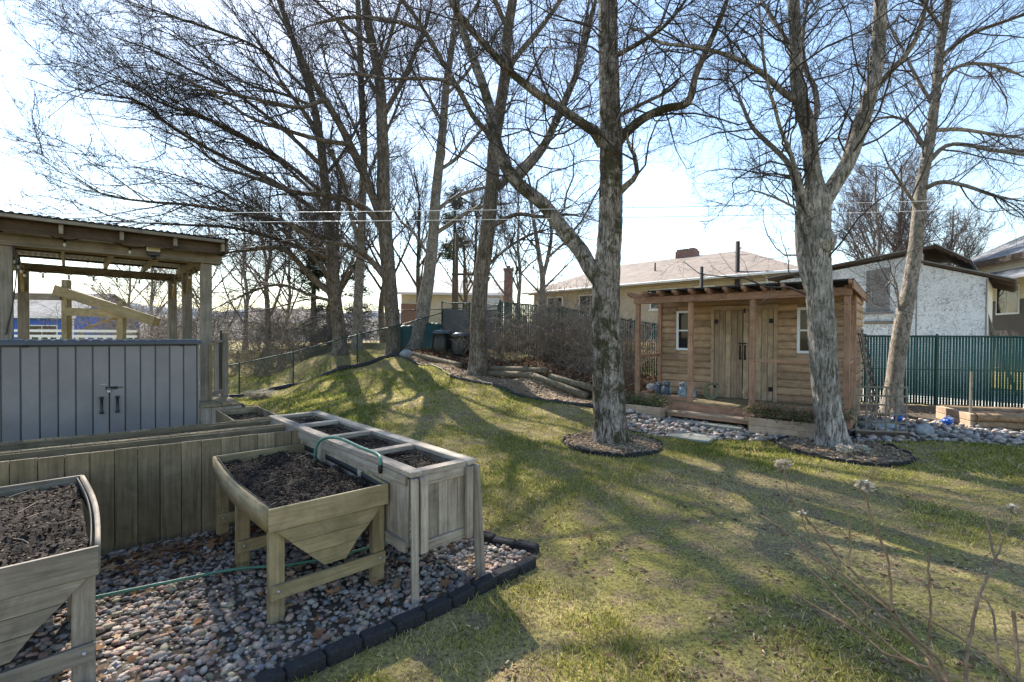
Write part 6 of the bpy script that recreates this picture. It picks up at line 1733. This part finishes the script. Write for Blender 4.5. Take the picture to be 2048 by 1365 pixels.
def build_tree(name, limbs, label, matt, seed, near=False, cat='tree', group=None, n1=1.6, L1=1.6, n2=9, n3=6, twig=.0042, ang=.75, up1=.03, twm=None, leaves_n=0, burl=None, k2=5, l2=.42, l3=.45, gn=.24):
    rng = np.random.default_rng(seed)
    o = np.array(limbs[0][0][:3])
    t = thing(name, label, cat, tuple(o), 0, group)
    limbs = [[(x - o[0], y - o[1], z - o[2], r) for (x, y, z, r) in l] for l in limbs]
    main = limb_mesh(limbs[0], 56 if near else 20, .026 if near else .12, (.02 if near else .006), True, rng, 5 if near else 3, seed)
    mesh_obj('trunk', np_mesh('trunk', *main, True), matt, t)
    for k, l in enumerate(limbs[1:]):
        big = l[0][3] > .06
        V, F = limb_mesh(l, 28 if (near and big) else 10, .04 if (near and big) else .12, .006, False, rng, 4 if near and big else 0, seed + k * 3.1)
        mesh_obj('limb', np_mesh('limb', V, F, True), matt, t)
    if burl:
        BV, BF = unit_rock(4)
        bp, br = np.array(burl[:3]) - o, burl[3]
        Vb = BV * (br * (1 + .16 * vnoise(BV[:, 0] * 2.5, BV[:, 1] * 2.5, BV[:, 2] * 2.5) + .05 * vnoise(BV[:, 0] * 9, BV[:, 1] * 9, BV[:, 2] * 9)))[:, None] * np.array([1, 1, 1.25]) + bp
        mesh_obj('burl', np_mesh('burl', Vb, BF, True), matt, t)
    # side branches on every limb, then two finer orders
    K = 14; PP, RR, LL = [], [], []
    for k, l in enumerate(limbs):
        p, L = resample(l, K)
        if k == 0:   # trunk carries branches only in its upper part
            p, _ = resample([tuple(q) for q in p[5:]], K); L *= .6
        c = max(2, int(L * n1)); 
        Q, rq = grow_children(p[None, :, :3], p[None, :, 3], c, lambda m, n, u: L1 * (1.15 - .55 * u), ang, rng, 7, gn, up1, .6, .12, twig * 1.4)
        PP.append(Q); RR.append(rq)
        # the limb end itself goes on as a branch
    B1, R1 = np.concatenate(PP), np.concatenate(RR)
    # most side branches above the view are dropped so the lawn gets less shade
    wz, wy = B1[:, 0, 2] + o[2], B1[:, 0, 1] + o[1]
    kp = (wz < 2.4 + .74 * wy) | (rng.uniform(0, 1, len(B1)) < .3)
    B1, R1 = B1[kp], R1[kp]
    ln = np.linalg.norm(B1[:, -1] - B1[:, 0], axis=1)
    B2, R2 = grow_children(B1, R1, n2, lambda m, n, u: (l2 * ln)[:, None] * (1.2 - .5 * u), .8, rng, k2, gn * 1.15, .04, .65, .15, twig)
    E0 = []
    for l in limbs:
        p, L = resample(l, K); E0.append((p[None, K // 2:, :3], p[None, K // 2:, 3]))
    e, er = np.concatenate([a for a, b in E0]), np.concatenate([b for a, b in E0])
    Be, Re = grow_children(e, er, 14, lambda m, n, u: .55 * L1 * l2 * 2 * (1.2 - .5 * u), .7, rng, k2, gn, .05, .6, .1, twig)
    B2 = np.concatenate([B2, Be]); R2 = np.concatenate([R2, Re])
    ln2 = np.linalg.norm(B2[:, -1] - B2[:, 0], axis=1)
    B3, R3 = grow_children(B2, R2, n3, lambda m, n, u: (l3 * ln2)[:, None] * (1.2 - .4 * u), .75, rng, 2, gn * 1.2, .05, .7, .2, twig * .8)
    Vs = [tubes(B1, R1, 4), tubes(B2, R2 * .62, 3), tubes(B3, np.maximum(R3 * .42, twig * .30), 3)]
    V, F = merge(Vs)
    mesh_obj('crown', np_mesh('crown', V, F, False), twm or TWIG, t)
    if leaves_n:
        tips = B3[:, -1]; sel = tips[rng.integers(0, len(tips), leaves_n * 4)]
        sel = sel[np.argsort(sel[:, 0] + .6 * rng.normal(0, 1, len(sel)))][:leaves_n]
        s = rng.uniform(.03, .07, leaves_n)
        V, F = scatter(LFV, LFF, sel, np.stack([s, s, s * 2], -1), rng.uniform(0, 6.28, leaves_n), rng.normal(1.2, .6, leaves_n))
        mesh_obj('foliage', np_mesh('foliage', V, F, False, np.full((len(V), 3), .07)), LEAFM, t)
    return t, len(F)

KEEP = 'bare yard trees'
build_tree('maple_tree', TREES['mossy'], 'big bare tree with dark mossy trunk in a ring of chips', BARK_M, 3, True, group=KEEP, n1=4.6, L1=1.9, n2=13, n3=7, twig=.0044, ang=.85, gn=.3)
build_tree('maple_tree', TREES['forked'], 'bare grey tree forking in two above a burl, beside the cabin', BARK_F, 14, True, group=KEEP, n1=4.6, L1=1.8, n2=13, n3=7, twig=.0042, burl=(4.85, 7.40, 3.24, .15), ang=.85, gn=.3)
build_tree('leaning_tree', TREES['leaning'], 'slim leaning tree before the slatted fence', BARK_S, 25, False, group=KEEP, n1=4.2, L1=2.0, n2=12, n3=6, twig=.0048, ang=.6, gn=.2)
build_tree('maple_tree', TREES['rough'], 'rough barked tree standing in the timber edging', BARK_R, 36, False, group=KEEP, n1=3.8, L1=2.4, n2=13, n3=6, twig=.0060, ang=.8, gn=.26)
build_tree('maple_tree', TREES['smooth'], 'smooth grey trunk beside the compost bins', BARK_S, 47, False, group=KEEP, n1=3.8, L1=2.5, n2=12, n3=6, twig=.0070, gn=.24)
build_tree('maple_tree', TREES['third'], 'straight dark trunk at the top corner of the chain link fence', BARK_R, 58, False, group=KEEP, n1=3.6, L1=2.6, n2=13, n3=6, twig=.0064, ang=.6, gn=.2)
build_tree('maple_tree', TREES['second'], 'thinner trunk between the two dark trunks on the bank', BARK_S, 69, False, group=KEEP, n1=3.4, L1=2.6, n2=12, n3=6, twig=.0064, ang=.65, gn=.2)
build_tree('maple_tree', TREES['first'], 'dark trunk with long limbs sweeping out over the deck', BARK_R, 80, False, group=KEEP, n1=3.8, L1=2.6, n2=14, n3=7, twig=.0062, ang=.42, up1=.03, leaves_n=260, gn=.15, l2=.34)
build_tree('sapling', TREES['slim'], 'slim forked young tree in the thicket bed', BARK_S, 91, False, group=KEEP, n1=3, L1=1.0, n2=6, n3=4, twig=.0055)

# ---- trees beyond the yard: three kinds, each built once and copied
def far_tree(x, y, H, label, seed, spread, mat, tw, n, start, r0, twig):
    rng = np.random.default_rng(seed)
    z = gz(x, y)
    limbs = [[(x, y, z - .2, r0 * 1.3)] + [(x + rng.normal(0, .012 * H), y + rng.normal(0, .01 * H), z + H * k / 5 * .95, r0 * (1 - .17 * k)) for k in range(1, 6)]]
    for k in range(n):
        u = start + .65 * (k + rng.uniform(0, 1)) / n; a = rng.uniform(0, 6.28); L = H * (.62 - .45 * u) * rng.uniform(.8, 1.15)
        base = np.array([x, y, z + H * .95 * u]); out = np.array([math.cos(a) * spread * 2, math.sin(a) * spread * 2, 1.0]); out /= np.linalg.norm(out)
        pts = [base]
        for j in range(4):
            out = out + rng.normal(0, .09, 3) + [0, 0, .07]; out /= np.linalg.norm(out); pts.append(pts[-1] + out * L / 4)
        limbs.append([(*p, r0 * (1 - u) * .62 * (1 - .2 * j)) for j, p in enumerate(pts)])
    return build_tree('bare_tree', limbs, label, mat, seed, False, 'tree', 'bare trees beyond the yard', n1=1.9, L1=H * .18, n2=10, n3=6, twig=twig, ang=.5, twm=tw, gn=.17, k2=4)[0]
def copy_tree(src, x, y, H, H0, label, rz):
    r = src.copy(); COL.objects.link(r); r.location = (x, y, gz(x, y) - .2); r.rotation_euler = (0, 0, rz); s = H / H0; r.scale = (s, s, s); r['label'] = label
    for ch in list(src.children):
        c = ch.copy(); COL.objects.link(c); c.parent = r
KINDS = [far_tree(20.6, 27, 11.5, 'tall upright bare tree behind the stucco building, nearest the forked tree', 201, .27, BARK_S, TWIG_R, 18, .10, .17, .011),
         far_tree(-8.6, 23, 10, 'bare tree just behind the first dark trunk', 212, .36, BARK_R, TWIG, 12, .2, .16, .0095),
         far_tree(-12.3, 24, 9, 'bare tree over the far tangle of shrubs', 223, .46, BARK_S, TWIG_R, 12, .18, .14, .0095)]
KH = (11.5, 10, 9)
for k, (kd, x, y, H, lab) in enumerate([
    (0, 22.9, 28, 12.0, 'tall upright bare tree behind the stucco building, behind the leaning trunk'), (0, 25.8, 28, 9.5, 'shorter bare tree behind the peak of the stucco roof'),
    (2, 17.2, 30, 6.0, 'small bare tree rising behind the bungalow roof'), (1, -1.9, 24, 7.5, 'bare tree behind the compost bins'), (2, .3, 22.5, 7.5, 'bare tree by the brick chimney'),
    (1, -7.0, 26, 11, 'slender bare tree behind the paired trunks'), (1, -4.9, 24.5, 9.5, 'bare tree between the paired trunks and the smooth trunk'), (2, -14.6, 26, 8, 'bare tree beside the railing post'),
    (2, -18.5, 29, 8.5, 'bare tree seen through the pergola on its right side'), (2, -23.5, 31, 8, 'wide bare tree in the middle of the pergola opening'), (1, -11, 30, 10.5, 'bare tree in the row far behind the evergreen'),
    (1, -16, 34, 9.5, 'bare tree at the back of the far row'), (0, -10.4, 27, 10, 'upright bare tree left of the evergreen'), (1, -2.9, 30, 9, 'far bare tree behind the cream house corner'), (2, -29, 36, 9, 'bare tree near the blue house')]):
    copy_tree(KINDS[kd], x, y, H, KH[kd], lab, 1.3 + k * 2.1)
# ================================================================== shrubs and small growth
BRIAR = speckle('briar stems', [(.3, (.13, .105, .085)), (.7, (.30, .25, .205))], 5, .75, 0)
BRIAR_G = speckle('grey brush', [(.3, (.10, .085, .072)), (.7, (.235, .20, .172))], 5, .8, 0)
def shrub(name, x, y, H, W, stems, label, seed, mat=BRIAR, twig=.004, arch=.0, n2=9, n3=5, group='bare leafless shrubs', cat='shrub', z=None, gn=.24):
    rng = np.random.default_rng(seed)
    z = gz(x, y) if z is None else z
    t = thing(name, label, cat, (x, y, z), 0, group)
    k = 10
    a = rng.uniform(0, 6.28, stems); r = W * .35 * np.sqrt(rng.uniform(0, 1, stems))
    P0 = np.stack([r * np.cos(a), r * np.sin(a), np.full(stems, -.03)], -1)
    d = unit(np.stack([np.cos(a) * rng.uniform(.1, .9, stems), np.sin(a) * rng.uniform(.1, .9, stems), np.ones(stems)], -1))
    L = H * rng.uniform(.65, 1.25, stems)
    Q = np.empty((stems, k, 3)); Q[:, 0] = P0
    for j in range(1, k):
        d = unit(d + rng.normal(0, .13, d.shape) + np.array([0, 0, .05 - arch * (j / k) * 2])); Q[:, j] = Q[:, j - 1] + d * (L / (k - 1))[:, None]
    Q[..., 2] = np.maximum(Q[..., 2], -.03)
    R1 = (.004 + .006 * rng.uniform(.4, 1, stems))[:, None] * np.linspace(1, .4, k)[None] * (H / 1.8)
    B2, R2 = grow_children(Q, R1, n2, lambda m, n, u: (.38 * L)[:, None] * (1.2 - .5 * u), .8, rng, 4, gn, .02 - arch * .3, .7, .12, twig)
    ln = np.linalg.norm(B2[:, -1] - B2[:, 0], axis=1)
    B3, R3 = grow_children(B2, R2, n3, lambda m, n, u: (.45 * ln)[:, None] * np.ones_like(u), .8, rng, 3, gn, .0, .75, .2, twig * .8)
    mesh_obj('stems', np_mesh('stems', *tubes(Q, R1, 5), True), mat, t)
    mesh_obj('crown', np_mesh('crown', *merge([tubes(B2, R2, 3), tubes(B3, R3, 3)])), mat, t)
    return t
for k, (x, y, H, W, n, lab) in enumerate([
    (-.35, 14.7, 1.5, 1.3, 22, 'tangled bare shrub just right of the rough trunk'), (.55, 14.4, 2.1, 1.6, 30, 'dense bare shrub left of the slim young tree'),
    (1.25, 13.9, 2.0, 1.3, 22, 'bare shrub at the foot of the slim young tree'), (1.75, 13.5, 2.2, 1.6, 30, 'tall arching shrub right of the slim young tree'),
    (2.15, 12.6, 1.4, 1.1, 18, 'bare shrub hidden partly by the mossy trunk'), (2.75, 12.9, 1.7, 1.3, 24, 'pale twiggy shrub between the mossy trunk and the porch'),
    (3.3, 13.3, 1.6, 1.1, 18, 'bare shrub seen through the porch side opening'), (.3, 15.1, 1.6, 1.3, 18, 'bare shrub against the slatted fence behind the thicket'),
    (2.6, 11.9, .9, .9, 12, 'low spindly shrub beside the porch post')]):
    shrub('bare_shrub', x, y, H, W, n, lab, 500 + k * 7, BRIAR if k % 2 else BRIAR_G, .0042, .10)
for k, (x, y, H, W, n, lab) in enumerate([
    (-9.6, 18.8, 2.0, 1.8, 24, 'bare brown shrub behind the fence post nearest the deck'), (-8.3, 19.2, 1.8, 1.8, 26, 'dense brown tangle left of the first dark trunk'),
    (-11.2, 20.5, 2.2, 2.0, 22, 'grey tangle of twigs under the leaning far tree'), (-7.4, 20.2, 1.9, 1.5, 20, 'brown twiggy shrub below the evergreen'),
    (-12.6, 19.0, 1.8, 1.6, 18, 'thin shrub beside the railing post'), (-14.2, 21.5, 2.6, 2.6, 26, 'broad brush heap past the railing post'),
    (-16.5, 22.0, 3.2, 3.0, 28, 'brush thicket seen at the right of the pergola opening'), (-19.5, 24.0, 3.6, 3.2, 28, 'reddish brush thicket in the middle of the pergola opening'), (-6.2, 21.0, 1.7, 1.4, 16, 'shrub between the paired trunks'), (-12.0, 23.5, 2.4, 2.4, 26, 'brown brush behind the grey tangle of twigs'), (-15.4, 19.0, 2.2, 2.2, 22, 'loose brush right behind the deck rail'), (-10.2, 21.6, 2.3, 2.2, 26, 'thick brown brush left of the dark evergreen')]):
    shrub('bare_shrub', x, y, H, W, n, lab, 700 + k * 7, BRIAR_G if k % 2 else BRIAR, .008, .06, 9, 4)

# evergreen and pine beyond the fence
NEEDLE = attr_mat('needles', .7, .2, .2)
def conifer(x, y, H, W, label, seed, n, bare=.12, cols=((.025, .045, .016), (.045, .065, .022), (.07, .085, .03), (.016, .03, .012)), name='evergreen_tree', cluster=46, sz=(.10, .24)):
    rng = np.random.default_rng(seed); z = gz(x, y)
    t = thing(name, label, 'tree', (x, y, z), 0)
    lathe('trunk', [(.16, -.1), (.13, H * .4), (.06, H * .8), (.015, H)], BARK_R, t, (0, 0, 0), 10)
    cl = []
    segs = []
    for k in range(cluster):
        u = bare + (1 - bare) * rng.uniform(0, 1); a = rng.uniform(0, 6.28); rr = W / 2 * (1 - u) ** .6 * rng.uniform(.55, 1.1)
        e = np.array([rr * math.cos(a), rr * math.sin(a), H * u + .1 * rr]); segs.append((np.array([0, 0, H * u - .15]), e))
        for q in np.linspace(.35, 1, 5): cl.append(e * np.array([q, q, 1]) + rng.normal(0, .05, 3))
    P = np.array(segs); mesh_obj('boughs', np_mesh('boughs', *tubes(P, np.array([[.03, .008]] * len(P)), 5)), BARK_R, t)
    cl = np.array(cl); c = cl[rng.integers(0, len(cl), n)] + rng.normal(0, 1, (n, 3)) * np.array([.16, .16, .09])
    base = np.array([[0, 0, 0], [.5, .10, .03], [1, 0, -.04], [.5, -.10, .03]]); s = rng.uniform(*sz, n)
    V, F = scatter(base, np.array([[0, 1, 2, 3]]), c, np.stack([s, s, s], -1), rng.uniform(0, 6.28, n), rng.normal(.2, .7, n))
    col = np.array(cols)[rng.integers(0, len(cols), n)] * rng.uniform(.6, 1.4, (n, 1))
    mesh_obj('crown', np_mesh('crown', V, F, False, np.repeat(col, 4, 0)), NEEDLE, t)
    return t
conifer(-9.4, 22.5, 4.6, 3.0, 'dark evergreen behind the first dark trunk', 31, 9000, .05)
conifer(-7.5, 23.3, 3.9, 2.4, 'smaller evergreen between the paired trunks', 32, 5000, .05)
conifer(-3.1, 25.5, 8.2, 3.4, 'thin pine with sparse needles behind the pole', 33, 3600, .5, ((.06, .09, .03), (.10, .13, .05), (.04, .06, .025)), 'pine_tree', 22, (.12, .3))

# hydrangea in the foreground
STEM = speckle('hydrangea stems', [(.3, (.10, .062, .036)), (.55, (.20, .135, .08)), (.8, (.34, .26, .17))], 30, .7, .3, .003)
hy = thing('hydrangea', 'leafless hydrangea stems with dried flower heads at the lower right corner', 'shrub', (1.95, 1.9, 0))
HO = np.array([1.95, 1.9, 0])
HS = [
 ([(1.95,1.93,-.02),(1.93,2.0,.13),(1.92,2.05,.23),(1.91,2.11,.32),(1.83,2.17,.40),(1.82,2.23,.45),(1.76,2.29,.52),(1.70,2.36,.59),(1.68,2.42,.62),(1.67,2.48,.66),(1.62,2.54,.74),(1.54,2.6,.86)], .0075, .003),
 ([(1.93,1.95,-.02),(1.87,2.05,.25),(1.88,2.16,.32),(1.82,2.27,.44),(1.76,2.38,.49),(1.74,2.49,.51),(1.65,2.6,.54)], .007, .0035),
 ([(1.97,1.97,-.02),(1.92,2.05,.20),(1.94,2.14,.23),(1.79,2.23,.25),(1.75,2.32,.27),(1.69,2.42,.30),(1.65,2.51,.30),(1.55,2.6,.35)], .0065, .003),
 ([(1.802,2.22,.461),(1.809,2.24,.468),(1.817,2.26,.577),(1.817,2.28,.692),(1.794,2.318,.81),(1.77,2.34,.90),(1.765,2.36,.98)], .0055, .003),
 ([(1.687,2.36,.601),(1.709,2.39,.611),(1.739,2.42,.696),(1.74,2.45,.84)], .004, .0025),
 ([(1.86,1.98,-.02),(1.88,2.05,.20),(1.99,2.23,.26),(2.02,2.27,.45),(2.05,2.32,.70)], .005, .003),
 ([(2.0,1.96,-.02),(1.99,2.05,.23),(2.10,2.16,.33),(2.26,2.27,.53),(2.44,2.38,.61),(2.53,2.49,.68),(2.61,2.6,.79)], .0075, .003),
 ([(2.1,1.95,-.02),(2.20,2.05,.23),(2.29,2.23,.22),(2.33,2.42,.20),(2.27,2.6,.22)], .007, .004),
 ([(2.12,1.98,-.02),(2.16,2.05,.20),(2.28,2.19,.22),(2.39,2.32,.25),(2.51,2.46,.33),(2.59,2.6,.34)], .006, .003),
 ([(2.2,2.0,-.02),(2.27,2.1,.23),(2.36,2.2,.33),(2.4,2.25,.45)], .007, .005),
 ([(2.445,2.38,.61),(2.54,2.44,.58),(2.70,2.5,.50)], .004, .0025),
 ([(1.94,1.94,-.02),(1.87,2.05,.29),(1.83,2.13,.36),(1.73,2.21,.45),(1.64,2.29,.53),(1.57,2.36,.61),(1.50,2.44,.68),(1.41,2.52,.75),(1.37,2.6,.77)], .006, .0025),
 ([(1.90,1.96,-.02),(1.87,2.05,.24),(1.81,2.19,.28),(1.72,2.32,.36),(1.67,2.46,.43),(1.62,2.6,.50)], .006, .003),
 ([(1.62,2.54,.74),(1.53,2.56,.86),(1.50,2.58,.95),(1.49,2.60,1.03)], .003, .002),
 ([(1.67,2.48,.66),(1.58,2.515,.71),(1.57,2.55,.78)], .003, .002),
 ([(2.44,2.38,.61),(2.54,2.44,.71),(2.65,2.5,.83)], .004, .002),
]
for pts, r0, r1 in HS:
    p = np.array(pts) - HO
    tube_obj('stem', p, [r0 * 1.2, (r0 + r1) / 2 * 1.3, r1 * 1.5], STEM, hy, 6, .03, .0022)
    q = smooth_path(p, .03)
    for j in range(6, len(q) - 2, 9):      # buds
        a = random.uniform(0, 6.28); u = (q[j + 1] - q[j]) / np.linalg.norm(q[j + 1] - q[j])
        tube_obj('bud', [q[j], q[j] + u * .012 + np.array([math.cos(a), math.sin(a), .3]) * .010], [.0035, .001], STEM, hy, 5, .01)
DRY = attr_mat('dried petals', .8, .35, .1)
def head(c, r, n=110):
    p = RNG.normal(0, 1, (n, 3)); p = p / np.linalg.norm(p, axis=1, keepdims=True) * RNG.uniform(.35, 1.0, (n, 1)) * r * np.array([1, 1, .65])
    pos = p + (np.array(c) - HO)
    base = np.array([[-.5, -.5, 0], [.5, -.5, .12], [.5, .5, 0], [-.5, .5, .12]]); s = RNG.uniform(.010, .019, n)
    V, F = scatter(base, np.array([[0, 1, 2, 3]]), pos, np.stack([s, s, s], -1), RNG.uniform(0, 6.28, n), RNG.normal(0, 1.1, n))
    col = np.array([(.52, .46, .37), (.42, .35, .26), (.60, .56, .48), (.34, .27, .19)])[RNG.integers(0, 4, n)] * RNG.uniform(.75, 1.2, (n, 1))
    mesh_obj('flower_head', np_mesh('flower_head', V, F, False, np.repeat(col, 4, 0)), DRY, hy)
    S = np.stack([np.repeat((np.array(c) - HO - [0, 0, r])[None], 14, 0), pos[:14]], 1)
    mesh_obj('flower_stalks', np_mesh('flower_stalks', *tubes(S, np.full((14, 2), .0012), 3)), STEM, hy)
head((1.49, 2.60, 1.05), .048); head((1.765, 2.36, 1.01), .045, 90); head((1.57, 2.55, .80), .022, 40); head((2.65, 2.5, .85), .03, 40)
d2 = thing('dried_flowers', 'pale dried flower heads standing in the chips before the forked tree', 'flowers', (5.0, 6.95, .03)); HO = np.array([5.0, 6.95, .03])
def head2(c, r, n=120):
    pos = RNG.normal(0, 1, (n, 3)); pos = pos / np.linalg.norm(pos, axis=1, keepdims=True) * RNG.uniform(.3, 1, (n, 1)) * np.array([r, r, r * .7]) + np.array(c)
    base = np.array([[-.5, -.5, 0], [.5, -.5, .12], [.5, .5, 0], [-.5, .5, .12]]); s = RNG.uniform(.018, .034, n)
    V, F = scatter(base, np.array([[0, 1, 2, 3]]), pos, np.stack([s, s, s], -1), RNG.uniform(0, 6.28, n), RNG.normal(0, 1.1, n))
    col = np.array([(.56, .52, .45), (.45, .40, .33), (.62, .60, .55)])[RNG.integers(0, 3, n)] * RNG.uniform(.75, 1.2, (n, 1))
    mesh_obj('flower_head', np_mesh('flower_head', V, F, False, np.repeat(col, 4, 0)), DRY, d2)
    tube_obj('stem', [(c[0] + .03, c[1] + .05, -.02), (c[0], c[1], c[2])], .004, STEM, d2, 5, .05)
for q in ((-.15, 0, .10), (-.02, .03, .08), (.10, -.02, .11), (.2, .02, .07)): head2(q, .085)

# straw-coloured grass tuft by the deck corner
tf = thing('grass_tuft', 'pale dry ornamental grass tuft at the deck corner', 'grass tuft', (-6.9, 13.0, gz(-6.9, 13.0)))
n = 420; a = RNG.uniform(0, 6.28, n); L = RNG.uniform(.2, .5, n); o = RNG.normal(0, .10, (n, 2))
S = np.stack([np.stack([o[:, 0], o[:, 1], 0 * a - .02], -1), np.stack([o[:, 0] + np.cos(a) * L * .25, o[:, 1] + np.sin(a) * L * .25, L * .45], -1), np.stack([o[:, 0] + np.cos(a) * L * .8, o[:, 1] + np.sin(a) * L * .8, L * .55], -1)], 1)
V, F = tubes(S, np.repeat(np.array([[.006, .005, .002]]), n, 0), 3)
mesh_obj('blades', np_mesh('blades', V, F), plain('dry blades', (.40, .36, .27), .8), tf)
print('triangles', sum(len(m.loops) - 2 * len(m.polygons) for m in bpy.data.meshes))
